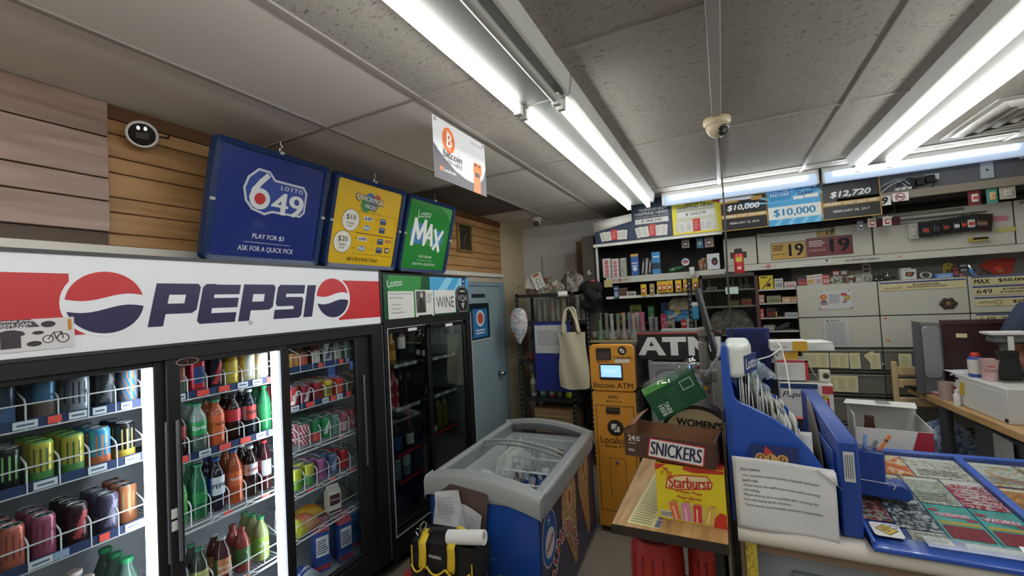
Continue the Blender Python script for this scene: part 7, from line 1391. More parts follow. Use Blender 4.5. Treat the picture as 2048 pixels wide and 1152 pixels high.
# ---- play-slip stand: a swept blue side panel on the counter
BL = mt('#2853b2', .3, coat=.2); BLD = mt('#234696', .35)
t = TT('slip_stand', 'blue play-slip stand with a swept side panel and a white rounded cap', 'stand', LOC(.15, 1.9, .945))
side = [(-.022, .948), (.305, .948), (.30, 1.10), (.275, 1.165), (.235, 1.235), (.185, 1.295), (.13, 1.335), (.06, 1.372), (.028, 1.385), (.014, 1.405), (.006, 1.47), (.002, 1.592), (-.020, 1.592), (-.024, 1.50)]
g = GA(BL, t); g.T = g.T @ FR((0, 1.78, 0), U3, V3); g.prism(side, -.018, 0); g.o('side_panel', t, bev=.004)
g = GA(BL, t); g.T = g.T @ FR((0, 2.36, 0), U3, V3); g.prism([(p[0], p[1]-.05 if p[1] > 1.3 else p[1]) for p in side], -.015, 0); g.o('side_panel', t, bev=.004)
g = GA(BLD, t); g.box(-.022, -.008, 1.80, 2.35, .95, 1.54); g.box(-.008, .29, 1.80, 2.35, .95, .965)
for i in range(6): x = .03+.045*i; g.box(x, x+.004, 1.80, 2.345, .96, 1.36-.05*i-.012*i*i*.4)
g.o('slot_wall', t)
g = GA(mt('#d6dad6', .4), t)
cp = [(-.004, 1.47), (.05, 1.47), (.066, 1.485), (.074, 1.52), (.070, 1.555), (.052, 1.578), (.02, 1.59), (-.004, 1.592)]
g.prism([(-.004, 1.785), (.030, 1.785), (.052, 1.80), (.078, 1.87), (.086, 1.93), (.086, 2.09), (-.004, 2.09)], 1.468, 1.592); g.o('rounded_cap', t, bev=.02, seg=4)
g = GA('#23366e', t); g.T = g.T @ FR((.0545, 1.805, 1.482), (.026, .070, 0), (0, 0, 1)); g.box(-.0, .13, .0, .068, -.004, .003); g.s('#e6e9ee'); g.text('Lotto', .065, .036, .040, .11, .0036, bold=.02); g.o('lettering', t)
g = GA('#26336e', t); g.T = g.T @ FR((0, 1.7615, 0), U3, V3); g.prism(rr(.055, 1.13, .20, 1.24, .006), 0, .0012); g.s('#c9423a'); g.poly([(.095, 1.205), (.10, 1.238), (.125, 1.215)], .0024); g.s('#d0a05a')
for x in (.085, .118, .151): g.disc(x, 1.195, .017, .002)
g.s(INK)
for x, ch in ((.085, 'O'), (.118, 'L'), (.151, 'G')): g.text(ch, x, 1.197, .018, None, .0028, bold=.03)
g.o('emblem', t)
# papers and slips in the slots
R = random.Random(11)
SN = ['first', 'second', 'third', 'fourth', 'fifth', 'sixth']
for i in range(6):
    for j in range(3 if i else 2):
        x = .050+.045*i if i < 5 else .272; zt = 1.47-.046*i-.012*i*i*.4-.006*j; y0 = 1.815+.175*j
        lab = f'{["grey and white","white","cream","white folded","pale blue"][(i+2*j) % 5]} play-slip bundle, {SN[i]} slot of the blue stand, {["front", "middle", "rear"][j]}'
        s_ = TT('play_slip', lab, 'paper', LOC(x, y0+.07, .967), 'play slips in the blue stand')
        g = G(mt(('#dcdcda', '#c9ccd0', '#d2d2cc', '#e4e4e2', '#bcc2ca')[(i+j) % 5], .7))
        for k in range(7):
            dz = R.uniform(-.035, .03); dx = -.015+.005*k; cu = R.uniform(-.007, .007); w0 = R.uniform(.058, .082)
            g.grid(4, 8, lambda u, v: (dx+cu*v**3+.003*math.sin(u*5+k), -w0+2*w0*u, (zt-.967+dz)*v+.006*math.sin(u*3)))
        g.o('slips', s_, solid=.002)
        g = G('#3a4a7a' if j % 2 else '#55585e'); g.box(-.004, .016, -.058, -.03, (zt-.967)*.35, (zt-.967)*.45); g.o('print', s_)
s_ = TT('plastic_wrap', 'crumpled clear blue-tinted wrap on top of the play slips', 'wrap', LOC(.10, 2.20, 1.41)); g = G(glass('#d6e6f2', .9, dens=.18)); R2 = random.Random(3)
g.grid(14, 14, lambda u, v: ((u-.5)*.17, (v-.5)*.2, .07*math.sin(pi*u)*math.sin(pi*v)+R2.uniform(-.012, .012))); g.o('film', s_)
s_ = TT('divider_card', 'curved grey card standing at the end of the play-slip slots', 'card', LOC(.285, 2.05, .967)); g = G(mt('#7d736c', .6)); g.grid(10, 6, lambda u, v: (.022*math.sin(u*2.2), -.2+.4*u, (.13+.22*u*(1.3-.3*u))*v)); g.o('card', s_, solid=.003)
s_ = TT('white_tag', 'white folded slip hanging over the front of the play-slip slots', 'paper', LOC(.225, 1.85, 1.165)); g = G('#d6d9dd'); g.grid(2, 6, lambda u, v: (-.012+.04*u, .02*math.sin(v*2)-.03, .11*v)); g.o('sheet', s_, solid=.0015)
# ---- blue ticket dispenser slab
t = TT('ticket_tower', 'tall blue slab box with a sloping top beside the play-slip stand', 'dispenser', LOC(.33, 2.1, .945))
g = GA(BLD, t)
def slab(x0, x1, pts): 
    n = len(pts); g.add([(x0, y, z) for y, z in pts]+[(x1, y, z) for y, z in pts], [tuple(range(n)), tuple(range(n, 2*n))[::-1]]+[(i, n+i, n+(i+1) % n, (i+1) % n) for i in range(n)])
slab(.312, .372, [(1.785, .95), (2.50, .95), (2.50, 1.295), (2.46, 1.30), (1.80, 1.275), (1.785, 1.262)]); g.o('body', t, bev=.006)
g = GA('#c9ccd0', t); g.T = g.T @ FR((0, 1.784, 0), U3, V3); g.rect(.328, 1.135, .358, 1.235, .001); g.s('#6a6e76')
for k in range(4): g.rect(.332+.006*k, 1.145, .335+.006*k, 1.225, .0016)
g.o('sticker', t)
g = GA(BL, t); g.box(.304, .312, 1.82, 2.15, 1.0, 1.22); g.o('slip_pocket', t, bev=.003)
for y, z in ((1.95, 1.245), (2.12, 1.05), (2.0, 1.02)): g = GA(CHROME, t); g.T = g.T @ FR((.3115, y, z), (0, -1, 0), V3); g.disc(0, 0, .006, .001); g.o('screw', t)
g = GA(CHROME, t); g.T = g.T @ TR(.374, 1.85, 1.14); g.sph((0, 0, 0), .012, 12, 8); g.o('lock', t)
# ---- ticket display: sloping glass-topped tray of scratch tickets
t = TT('ticket_display', 'blue framed glass tray of colourful scratch tickets on the counter', 'display', LOC(.9, 2.2, .945))
X0, X1, Y0, Y1 = .378, 1.56, 1.735, 2.50; zf = lambda y: .955+(y-Y0)/(Y1-Y0)*.055
g = GA(BLD, t)
def tray(x0, x1, y0, y1, dz0, dz1): g.add([(x0, y0, .946), (x1, y0, .946), (x1, y1, .946), (x0, y1, .946), (x0, y0, zf(y0)+dz0), (x1, y0, zf(y0)+dz0), (x1, y1, zf(y1)+dz1), (x0, y1, zf(y1)+dz1)], [(0, 3, 2, 1), (4, 5, 6, 7), (0, 1, 5, 4), (1, 2, 6, 5), (2, 3, 7, 6), (3, 0, 4, 7)])
tray(X0, X1, Y0, Y1, 0, 0); g.o('tray', t)
g = GA(BL, t); tray(X0, X1, Y1, Y1+.03, .018, .018); tray(.845, .872, Y0+.10, Y1, .018, .018); tray(X0, X0+.012, Y0, Y1, .018, .018); tray(X1-.012, X1, Y0, Y1, .018, .018); tray(X0, X1, Y0-.012, Y0+.06, .006, .010); g.o('tray_rim', t, bev=.003)
g = GA(glass('#f6fafa', .8), t); g.add([(X0, Y0+.01, zf(Y0)+.017), (X1, Y0+.01, zf(Y0)+.017), (X1, Y1, zf(Y1)+.017), (X0, Y1, zf(Y1)+.017)], [(0, 1, 2, 3)]); g.o('glass_top', t)
tk = [
 (.394, .478, 1.90, 2.10, ('#8a3a34', '#c9a89a', '#5a3a38', '#a8584a'), 'cells', 34, 'dark red ticket with grey circles at the near corner of the tray'),
 (.482, .60, 1.875, 2.09, ('#2c3644', '#a8b0b4', '#4a5868', '#d0d2d0'), 'cells', 46, 'navy and silver ticket beside the dark red one'),
 (.604, .722, 1.84, 2.07, ('#4aa8a4', '#5cb8b0', '#3f9490'), 'noise', 9, 'teal word-game ticket with a maroon grid, beside the navy and silver one'),
 (.726, .843, 1.84, 2.07, ('#48a09c', '#58b2ac', '#3c8c88'), 'noise', 10, 'second teal word-game ticket beside the tray divider'),
 (.394, .478, 2.105, 2.29, ('#c9685a', '#3f8a6a', '#b9c0b0'), 'cells', 26, 'green and pink ticket behind the pen holder'),
 (.604, .722, 2.075, 2.29, ('#b9bcae', '#8a9aa0', '#d8d2a8', '#6a7a80'), 'noise', 22, 'silver and cream ticket in the middle of the tray'),
 (.726, .843, 2.075, 2.29, ('#b02a4a', '#d8d6d6', '#98203c', '#c23a5a'), 'noise', 12, 'crimson ticket with white print beside the divider'),
 (.394, .50, 2.295, 2.49, ('#d8cf8a', '#7aa890', '#c9c06a'), 'noise', 10, 'pale yellow and green ticket at the back of the tray'),
 (.504, .66, 2.295, 2.49, ('#d8b83c', '#d8582c', '#e08a4a'), 'noise', 6, 'yellow and orange sunset ticket at the back of the tray'),
 (.664, .843, 2.295, 2.49, ('#c9c4b8', '#8a8478', '#e0dcd0'), 'noise', 24, 'beige printed ticket at the back of the tray'),
 (.876, 1.02, 2.28, 2.49, ('#a8c0bc', '#d8a06a', '#c9ccc4'), 'noise', 8, 'pale aqua ticket past the tray divider'),
 (.878, .99, 2.08, 2.27, ('#c98a4a', '#b8703a', '#d8a86a'), 'cells', 60, 'orange dotted ticket past the tray divider'),
 (.878, .98, 1.88, 2.07, ('#4a3a5a', '#8a5a9a', '#c06a8a'), 'noise', 10, 'purple ticket past the tray divider'),
 (1.024, 1.18, 2.26, 2.49, ('#8a8a3c', '#c9b84a', '#3f3a2c'), 'noise', 10, 'olive ticket at the far end of the tray'),
 (1.0, 1.12, 2.04, 2.25, ('#c94a3c', '#e0a05a', '#8a2a2c'), 'noise', 9, 'red ticket at the far end of the tray'),
 (.482, .60, 2.095, 2.29, ('#c9c49a', '#8a9aa0', '#a8a27c', '#5f6a70'), 'noise', 20, 'gold and grey lined ticket beside the pen holder'),
 (.50, .60, 1.80, 1.87, ('#c9c2b4', '#8a9a86', '#a89a90'), 'noise', 26, 'strip of pale tickets along the front rim'),
 (.63, .76, 1.80, 1.835, ('#bcd0d4', '#d8d8d8', '#9ab4b8'), 'noise', 20, 'narrow pale blue ticket along the front rim')]
for k, (x0, x1, y0, y1, cols, kd, sc, lab) in enumerate(tk):
    s_ = TT('scratch_ticket', lab, 'lottery ticket', FR((x0, y0, zf(y0)+.0015), (1, 0, 0), (0, Y1-Y0, .055)), 'scratch tickets in the tray')
    w, h = x1-x0, y1-y0
    g = G(patt(kd, cols+('#e2ddd0',)+cols[:2] if kd == 'noise' and k not in (2, 3) else cols, sc*2.2, .35)); g.box(0, w, 0, h, 0, .001); g.o('sheet', s_)
    g = G(); 
    if k in (2, 3): g.s('#e05a92'); g.disc(w*.5, h*.70, w*.40, .0018, .32); g.s('#b8344c'); g.disc(w*.15, h*.82, w*.13, .0018, .6); g.disc(w*.85, h*.60, w*.13, .0018, .6); g.s('#c9b04a'); g.rect(w*.06, h*.44, w*.94, h*.52, .0018); g.s('#8f2338'); g.rect(w*.06, h*.06, w*.94, h*.40, .0018); g.s('#efe8ec'); g.text('CROSSWORD' if k == 2 else 'WORD', w*.5, h*.70, h*.09, w*.74, .0024, bold=.05)
    elif k == 6: g.s('#e2dcdc'); g.rect(0, h*.82, w, h, .0016); g.lines(w*.1, h*.1, w*.9, h*.7, 6, .0016, .25)
    elif k == 0: 
        g.s('#9aa09a')
        for a in range(2):
            for b in range(2): g.disc(w*(.3+.42*a), h*(.12+.16*b), w*.17, .0016, .7)
        g.s('#5a2a28'); g.lines(0, h*.5, w, h*.95, 7, .0016, .4, 0)
    elif k in (8,): g.s('#e6e0a0'); g.lines(w*.1, h*.7, w*.9, h*.95, 3, .0016, .4)
    else: g.s('#e8e6e0'); g.rect(w*.08, h*.86, w*.92, h*.94, .0016); g.s('#3a3a44'); g.lines(w*.1, h*.1, w*.9, h*.4, 4, .0016, .3)
    g.o('print', s_)
s_ = TT('age_sticker', 'white sticker with a yellow diamond on the near corner of the glass tray', 'sticker', FR((.395, 1.768, zf(1.768)+.021), (1, 0, 0), (0, 1, .07))); g = G('#d6d6d4'); g.prism(rr(0, 0, .078, .082, .012), 0, .0008); g.o('sheet', s_)
g = G('#3a3420'); g.poly([(.04, .008), (.072, .042), (.04, .076), (.008, .042)], .0012); g.s('#c9ab3c'); g.poly([(.04, .012), (.068, .042), (.04, .072), (.012, .042)], .0016); g.s('#3a3420'); g.lines(.025, .028, .055, .056, 4, .002, .4); g.s('#4a5a9a'); g.ring(.062, .062, .008, .011, .0022); g.o('print', s_)
s_ = TT('plastic_strip', 'clear glossy plastic strip with a white bent end along the front of the tray', 'strip', FR((.52, 1.748, zf(1.748)+.022), (1, 0, 0), (0, 1, .07))); g = G(glass('#eef2f6', 1.4, dens=.12, rough=.12)); g.rect(0, 0, .24, .06, 0); g.s(mt('#dfe0e4', .25)); g.poly([(.215, 0, .001), (.24, 0, .001), (.245, .07, .004), (.225, .07, .004)]); g.o('strip', s_)
# pen holder
pz = zf(2.08)+.019
t = TT('pen_holder', 'blue boot-shaped pen holder tied with a white elastic, on the glass tray', 'pen holder', LOC(.455, 2.06, pz, -.12))
g = G(BLD); P_ = [(-.045, 0), (.105, 0), (.118, .018), (.112, .045), (.085, .058), (.05, .05), (.045, .06), (.047, .165), (-.042, .172)]
g.T = FR((0, .035, 0), U3, V3); g.prism(P_, 0, .07); g.o('boot', t, bev=.006, seg=3)
g = G('#132a66'); g.T = TR(0, 0, 0); g.add([(-.036, -.029, .1735), (.040, -.029, .1675), (.040, .029, .1675), (-.036, .029, .1735)], [(0, 1, 2, 3)]); g.o('opening', t)
g = G('#d8dadc'); g.tube([(-.048, -.038, .062), (.046, -.038, .058), (.050, .038, .058), (-.048, .038, .062)], .002, 5, closed=True); g.tube([(.046, -.038, .058), (.06, -.042, .066), (.068, -.042, .05), (.062, -.042, .04)], .002, 5); g.o('elastic', t)
t = TT('blue_pen', 'pale blue stick pen standing in the boot-shaped holder', 'pen', LOC(.445, 2.055, pz+.15) @ RY(.10)); g = G('#7aa6d8'); g.lathe([(.006, 0), (.006, .07), (.005, .075)], 10); g.o('barrel', t)
t = TT('orange_pen', 'orange pen with a dark clip leaning in the boot-shaped holder', 'pen', LOC(.478, 2.05, pz+.15) @ RY(.55)); g = G('#d87a34'); g.lathe([(.0055, 0), (.0055, .085), (.005, .09)], 10); g.s('#5a3420'); g.lathe([(.0062, .062), (.0062, .07)], 10, cap=False); g.o('barrel', t)
t = TT('grey_marker', 'grey marker between the two pens in the holder', 'pen', LOC(.465, 2.07, pz+.15) @ RY(.45)); g = G('#7a7c80'); g.lathe([(.007, 0), (.007, .05), (.005, .055)], 10); g.o('barrel', t)
# notice taped to the stand
t = TT('student_notice', 'creased white typed notice taped over the front of the blue slip stand', 'notice', FR((0, 1.755, .93), U3, V3))
g = G(mt('#d9dade', .8)); wv = lambda x, y: .004+.005*math.sin(x*22+y*9)+.004*math.sin(y*26-x*8)
cr = lambda u, v: ((-.004+.300*u-.004*v*(1-u), .012+.255*v-.012*u*v-.004*u)); 
g.grid(18, 16, lambda u, v: (*cr(u, v), wv(*cr(u, v)))); g.o('sheet', t, solid=.001)
g = G('#dfe1e6'); g.poly([(.245, .248, .012), (.30, .205, .022), (.298, .246, .012)]); g.poly([(.297, .205, .018), (.312, .195, .026), (.245, .25, .014)]); g.o('folded_corner', t, solid=.001)
g = G('#33333a'); g.W = lambda q: Vector((q.x, q.y, wv(q.x, q.y)+.0022))
tl = lambda s_, x, y, w: g.text(s_, x, y, .0105, w, 0, al='L', rot=-.02, bold=.01)
tl('Dear students,', .018, .222, .062); tl('-Our store has a limited number of people during the', .022, .200, .228); tl('lunch rush.', .022, .184, .050); tl('-Please follow the staff\'s instructions when entering', .022, .166, .228); tl('and exiting.', .022, .150, .052); tl('-Please shop as soon as possible after entering the', .022, .134, .222); tl('store and queue up for checkout.', .022, .118, .145); tl('Thank you for your business and your cooperation.', .024, .100, .232); g.o('lettering', t)
# ================================================================ oak board with the snack boxes
OAK = wood('#c9a26c', '#9a7448', 1, 3.2, 10.)
t = TT('oak_table', 'small oak-topped table with a black edge and black legs', 'table', LOC(-.24, 1.97, 0))
g = GA(OAK, t); g.box(-.425, -.036, 1.60, 2.33, .935, .950); g.o('top', t)
g = GA(mt('#2a221e', .5), t); g.box(-.428, -.034, 1.597, 1.60, .915, .949); g.box(-.428, -.425, 1.60, 2.333, .915, .949); g.box(-.036, -.034, 1.6, 2.333, .915, .949); g.box(-.428, -.034, 2.33, 2.333, .915, .949); g.box(-.42, -.04, 1.605, 2.325, .915, .934); g.o('edge_band', t)
for x, y in ((-.39, 2.28), (-.07, 2.28), (-.07, 1.72)): g = GA(BLK, t); g.box(x-.015, x+.015, y-.015, y+.015, 0, .915); g.o('leg', t)
t = TT('black_bin', 'black wire bin that holds the red shopping baskets below the oak table', 'bin', LOC(-.22, 1.95, 0)); g = GA(mt('#1a1817', .6), t); g.box(-.40, -.05, 1.80, 2.25, 0, .42); g.o('bin', t)
REDP = mt('#a52a22', .45, var=.15, sc=8)
for i, (x, y, sc_, lab) in enumerate(((-.312, 1.86, .93, 'red plastic lump-shaped basket with a white tag below the oak table'), (-.122, 1.88, .64, 'second red basket below the oak table, behind the tagged one'), (-.13, 2.08, .6, 'red basket in the shade by the counter end'))):
    t = TT('red_basket', lab, 'basket', LOC(x, y, .43), 'red baskets below the oak table'); g = G(REDP); g.lathe([(.05, 0), (.095, .015), (.125, .10), (.135, .22), (.13, .32), (.115, .38)], 24, sx=.85*sc_, sy=.95*sc_); g.o('shell', t); g = G('#7d1c18'); g.lathe([(.118, .375), (.122, .385), (.105, .385), (.10, .36)], 24, sx=.85*sc_, sy=.95*sc_, cap=False)
    for k in range(5): a = -pi/2-.8+.4*k; g.tube([(.122*.85*sc_*math.cos(a), .122*.95*sc_*math.sin(a), .09), (.134*.85*sc_*math.cos(a), .134*.95*sc_*math.sin(a), .2), (.13*.85*sc_*math.cos(a), .13*.95*sc_*math.sin(a), .33)], .004, 5)
    g.o('rim', t)
    if i == 0: g = G('#c9c6c4'); g.T = FR((.045, -.121, .15), (1, .3, 0), (0, -.05, 1)); g.box(-.012, .012, 0, .05, -.002, .003); g.s('#3a4a5a'); g.rect(-.007, .008, .007, .04, .0036); g.o('tag', t)
s_ = TT('odds_sheet', 'long pale yellow printed sheet lying on the oak table', 'paper', FR((-.375, 1.625, .9505), (1, -.02, 0), (0, 1, 0)) @ RZ(-.05)); g = G(mt('#d6cf9a', .7)); g.box(0, .115, 0, .52, 0, .001); g.s('#56628c'); g.rect(.098, 0, .115, .52, .0014); g.s('#7a7458'); g.lines(.008, .01, .095, .5, 26, .0014, .35, .2); g.s('#d6cf9a')
for k in range(7): g.rect(.097, .06*k, .116, .06*k+.006, .0018)
g.o('sheet', s_)
t = TT('freezer_pop_box', 'yellow freezer pop carton with red lettering on the oak table', 'box', LOC(-.155, 1.70, .9505, -.03))
g = G(mt('#dcc82a', .4)); g.box(-.118, .118, 0, .14, 0, .205); g.s('#c2382c'); g.box(-.10, .117, .004, .135, .2052, .2058); g.o('carton', t, bev=.003)
g = G(); g.T = FR((-.118, -.0006, 0), U3, V3); w = .236
g.s('#c2342a'); g.poly([(0, .205), (.04, .205), (0, .178)], .0006); g.poly([(.19, .0), (w, .0), (w, .05), (.215, .055), (.195, .03)], .0006); g.poly([(.10, .205), (w, .205), (w, .192), (.13, .185), (.10, .192)], .0006)
for x0, rot, c in ((.07, .22, '#d8703a'), (.105, .08, '#d084a8'), (.14, -.03, '#cf3a34'), (.175, -.2, '#d8b03c')):
    T0 = g.T; g.T = T0 @ TR(x0, .005, 0) @ RZ(rot); g.s('#b8b0a4'); g.rect(-.017, 0, .017, .066, .001); g.s(c); g.rect(-.014, .002, .014, .064, .0014); g.s(mt('#efe0d8', .4)); g.rect(-.004, .002, .0, .05, .0018); g.T = T0
g.s('#e6e6e6'); g.rect(.010, .008, .055, .032, .001); g.s(INK)
for k in range(10): g.rect(.013+.004*k, .011, .015+.004*k, .029, .0014)
g.s('#c2342a'); g.line([(.035, .118), (.045, .16), (.10, .172), (.18, .178), (.196, .155), (.19, .135), (.11, .122), (.07, .116), (.035, .118)], .004, .001); g.s('#e0cf9a'); g.poly([(.037, .120), (.047, .158), (.10, .170), (.18, .176), (.194, .155), (.188, .137), (.11, .124), (.07, .118)], .0008); g.o('print', t)
g = G('#b8302a'); g.T = FR((-.118, -.0006, 0), U3, V3); g.text('Starburst', .118, .147, .042, .145, .0016, bold=.045, shear=.15, rot=.09); g.text('Freezer Pops', .115, .110, .014, .088, .0012, bold=.03); g.text('Pops glacés', .115, .090, .014, .082, .0012, bold=.03); g.text('96', .038, .187, .014, None, .0012, bold=.03); g.lines(.09, .0985, .14, .1005, 1, .0012); g.lines(.09, .079, .14, .081, 1, .0012); g.lines(.02, .165, .03, .18, 2, .0012); g.lines(.04, .165, .065, .18, 3, .0012)
for x in (.055, .095, .135, .185): g.lines(x, .071 if x < .1 else .069, x+.022, .078 if x < .1 else .076, 2, .0012)
g.o('lettering', t)
BRN = mt('#4a3026', .5); BRI = mt('#8a6244', .7)
t = TT('candy_bar_box', 'open brown candy bar display box sitting on the yellow carton', 'box', LOC(-.225, 1.70, 1.165, -.16) @ RX(-.0))
W_, D_, H_ = .33, .16, .10; g = G(BRN); g.box(-W_/2, W_/2, 0, .003, 0, H_*.88); g.box(-W_/2, -W_/2+.003, 0, D_, 0, H_*1.05); g.box(W_/2-.003, W_/2, 0, D_, 0, H_*.95); g.box(-W_/2, W_/2, D_-.003, D_, 0, H_*.98); g.s(BRI); g.box(-W_/2, W_/2, 0, D_, 0, .003); g.box(-W_/2+.003, W_/2-.003, D_-.005, D_-.003, .003, H_*.97); g.box(-W_/2+.003, -W_/2+.004, .003, D_, .003, H_); g.o('carton', t)
g = G(BRI); g.poly([(-W_/2+.002, .01, H_*1.05), (-W_/2+.002, D_, H_*1.2), (-W_/2+.05, D_, H_*1.5), (-W_/2+.035, .03, H_*1.2)]); g.poly([(W_/2, 0, H_*.9), (W_/2, .07, H_*.95), (W_/2-.04, .05, H_*.3), (W_/2-.03, .004, H_*.2)]); g.o('torn_flap', t, solid=.002)
g = G(); g.T = FR((0, -.0006, 0), U3, V3); k = [(-.075, .012), (.088, .006), (.095, .066), (-.065, .072)]; k = [(a*1.25+.018, b*1.2-.004) for a, b in k]; g.s('#c9323a'); g.poly(k, .0006); g.s('#dcdad8'); g.poly([(a*.955+.0012, b*.9+.004) for a, b in k], .001); g.s('#20264a'); g.text('SNICKERS', .031, .043, .050, .185, .0016, bold=.045, shear=.18, rot=-.03); g.s('#e0dcd8'); g.text('24', -.135, .072, .022, .026, .0012, bold=.04); g.lines(-.118, .062, -.098, .082, 3, .0012); g.lines(-.150, .05, -.105, .055, 1, .0012); g.lines(-.150, .02, -.12, .03, 3, .0012); g.o('lettering', t)
t = TT('green_tea_box', 'dark green printed carton in clear wrap, tilted on top of the boxes', 'box', LOC(-.165, 1.83, 1.335, .25) @ RY(-.48) @ RX(.12)); g = G(mt('#1c5236', .4)); g.box(-.11, .10, -.0, .08, 0, .12); g.s('#4f9a3c'); g.box(-.11, .0, .0, .08, .1202, .1206); g.o('carton', t, bev=.003)
g = G('#d9e2d8'); g.T = FR((0, -.0012, 0), U3, V3); g.text('RISH', -.075, .035, .02, .045, .001, bold=.03, rot=pi/2+.02); g.text('RING', -.052, .035, .02, .045, .001, bold=.03, rot=pi/2); g.s('#3f7a5a'); g.lines(-.035, .015, .02, .10, 8, .001, .2); g.s('#a8b8a8'); g.line([(.035, .07), (.08, .07), (.08, .105), (.035, .105), (.035, .07)], .004, .001); g.s('#2c5c44'); g.lines(.04, .074, .076, .1, 5, .0012, .4); g.o('print', t)
g = G(glass('#eef4ee', 1.2, dens=.06)); R2 = random.Random(8); g.grid(10, 6, lambda u, v: (-.10+.24*u+R2.uniform(-.004, .004), .0+.09*v, .128+.012*math.sin(u*9)+R2.uniform(-.003, .006))); g.grid(6, 6, lambda u, v: (.11+.012*math.sin(v*7), -.004+.09*u, .13*v+R2.uniform(-.004, .004))); g.o('clear_wrap', t)
t = TT('paper_roll_core', 'beige round paper drum with dark lettering behind the candy box', 'drum', LOC(-.13, 1.955, .9505)); g = G(mt('#c9b48a', .6)); g.T = TR(0, .0, .23) @ RX(pi/2); g.lathe([(.135, -.045), (.135, .05)], 36); g.s('#2a1d16'); g.lathe([(.150, -.05), (.150, .04)], 36); g.T = TR(0, 0, 0); g.box(-.1, .1, -.045, .045, 0, .12); g.o('drum', t)
g = G('#2a2018'); g.T = FR((0, -.0515, .23), U3, V3); g.text("WOMEN'S", .01, .078, .030, .17, .001, bold=.05, rot=-.08); g.o('lettering', t)
# ================================================================ behind the ticket counter
t = TT('storage_shelf', 'low dark back shelf behind the ticket counter', 'shelf', LOC(.3, 3.0, 0)); g = GA(mt('#3a3632', .6), t); g.box(-.03, .50, 2.88, 3.35, 0, 1.06); g.o('cabinet', t)
t = TT('navy_screen', 'flat navy terminal screen standing behind the slip stand', 'screen', LOC(.12, 3.02, 1.061)); g = G(mt('#1d2a62', .3)); g.box(-.115, .12, 0, .03, .12, .495); g.o('panel', t, bev=.006); g = G(mt('#17234f', .2)); g.box(-.09, .095, -.001, 0, .15, .47); g.o('glass', t); g = G(BLK); g.box(-.03, .03, .01, .04, .0, .13); g.box(-.1, .1, -.02, .09, 0, .012); g.o('foot', t)
def cart(name, label, x, y, z, w, d, h, c, fn, rz=0., cat='box'):
    t = TT(name, label, cat, LOC(x, y, z, rz)); g = G(mt(c, .45)); g.box(0, w, 0, d, 0, h); g.o('carton', t, bev=.002)
    g = G(); g.T = FR((0, -.0006, 0), U3, V3); fn(g, w, h); g.o('print', t); return t
BX = cart('cardboard_box', 'white box with red edges and an open flap beside the navy screen', .255, 2.90, 1.262, .15, .16, .115, '#cfccc8', lambda g, w, h: (g.s('#b83038'), g.rect(0, h-.012, w, h, .001), g.rect(w-.014, 0, w, h, .001), g.s('#a8a6a4'), g.lines(.01, .02, w*.6, h*.75, 7, .001, .3)))
t = BX; g = G('#c9c0b8'); g.poly([(.152, 0, .10), (.20, .01, .0), (.185, .06, .015), (.152, .10, .115)]); g.s('#c8a050'); g.poly([(.158, .012, .085), (.185, .02, .03), (.178, .045, .035), (.156, .07, .09)], 0); g.o('open_flap', t, solid=.002)
cart('cardboard_box', 'white and yellow box in the middle of the stack by the navy screen', .25, 2.92, 1.378, .115, .12, .05, '#d2cfca', lambda g, w, h: (g.s('#c99a30'), g.rect(w*.35, 0, w, h*.9, .001), g.s('#55524e'), g.rect(w*.05, h*.4, w*.14, h*.6, .001)))
cart('cardboard_box', 'wide white and yellow box, top of the stack by the navy screen', .23, 2.90, 1.429, .18, .14, .055, '#d6d4d0', lambda g, w, h: (g.s('#c99a2c'), g.rect(w*.60, 0, w, h, .001), g.s('#4a4a4a'), g.text('CHF 22090 Pack', w*.27, h*.45, .010, w*.4, .001)))
t = TT('paper_stack', 'white stack of loose papers on the box stack behind the slip stand', 'papers', LOC(.41, 2.93, 1.43)); t['category'] = 'paper stack'; g = G('#dcdcda')
for k in range(5): g.T = RZ(.05*k); g.box(0, .13, 0, .15, .009*k, .009*k+.007)
g.o('sheets', t)
t = cart('paper_box', 'white paper carton with black script lettering behind the slip stand', .26, 2.86, 1.062, .245, .10, .19, '#d2d0ce', lambda g, w, h: (g.s('#1f3468'), g.rect(0, h-.028, w*.72, h, .001), g.s('#c9c6cc'), g.rect(w*.15, h-.06, w*.72, h-.032, .001), g.s('#b8343c'), g.rect(w*.80, h*.72, w, h*.95, .001), g.rect(w*.88, 0, w*.92, h*.6, .001), g.s('#c9b43c'), g.rect(w*.55, h*.56, w*.9, h*.68, .001), g.s(INK), g.text('Papie', w*.26, h*.66, .042, w*.46, .0016, bold=.0, shear=.35), g.text('24 x 1', w*.64, h*.80, .012, None, .0016, bold=.02), g.lines(w*.6, h*.6, w*.85, h*.64, 1, .0016)))
t = TT('small_figure', 'small black and cream figure on the edge of the paper carton', 'ornament', LOC(.475, 2.90, 1.262)); g = G('#cfc9b8'); g.box(-.02, .03, 0, .04, 0, .06); g.s('#2a2826'); g.sph((.01, -.002, .03), .016, 10, 6, (1, .4, 1)); g.o('body', t, bev=.008)
t = TT('black_case', 'black ribbed plastic case in front of the paper carton', 'case', LOC(.30, 2.70, .946)); g = G(mt('#26272a', .5)); g.box(-.0, .11, 0, .05, 0, .15)
for k in range(8): g.box(.004+.013*k, .012+.013*k, -.003, .0, .10, .15)
g.o('body', t, bev=.004)
t = TT('pink_strip', 'small pink-red ticket strip on the black ribbed case', 'ticket', LOC(.325, 2.69, 1.098)); g = G('#d8685c'); g.box(-.02, .03, 0, .03, 0, .004); g.o('strip', t)
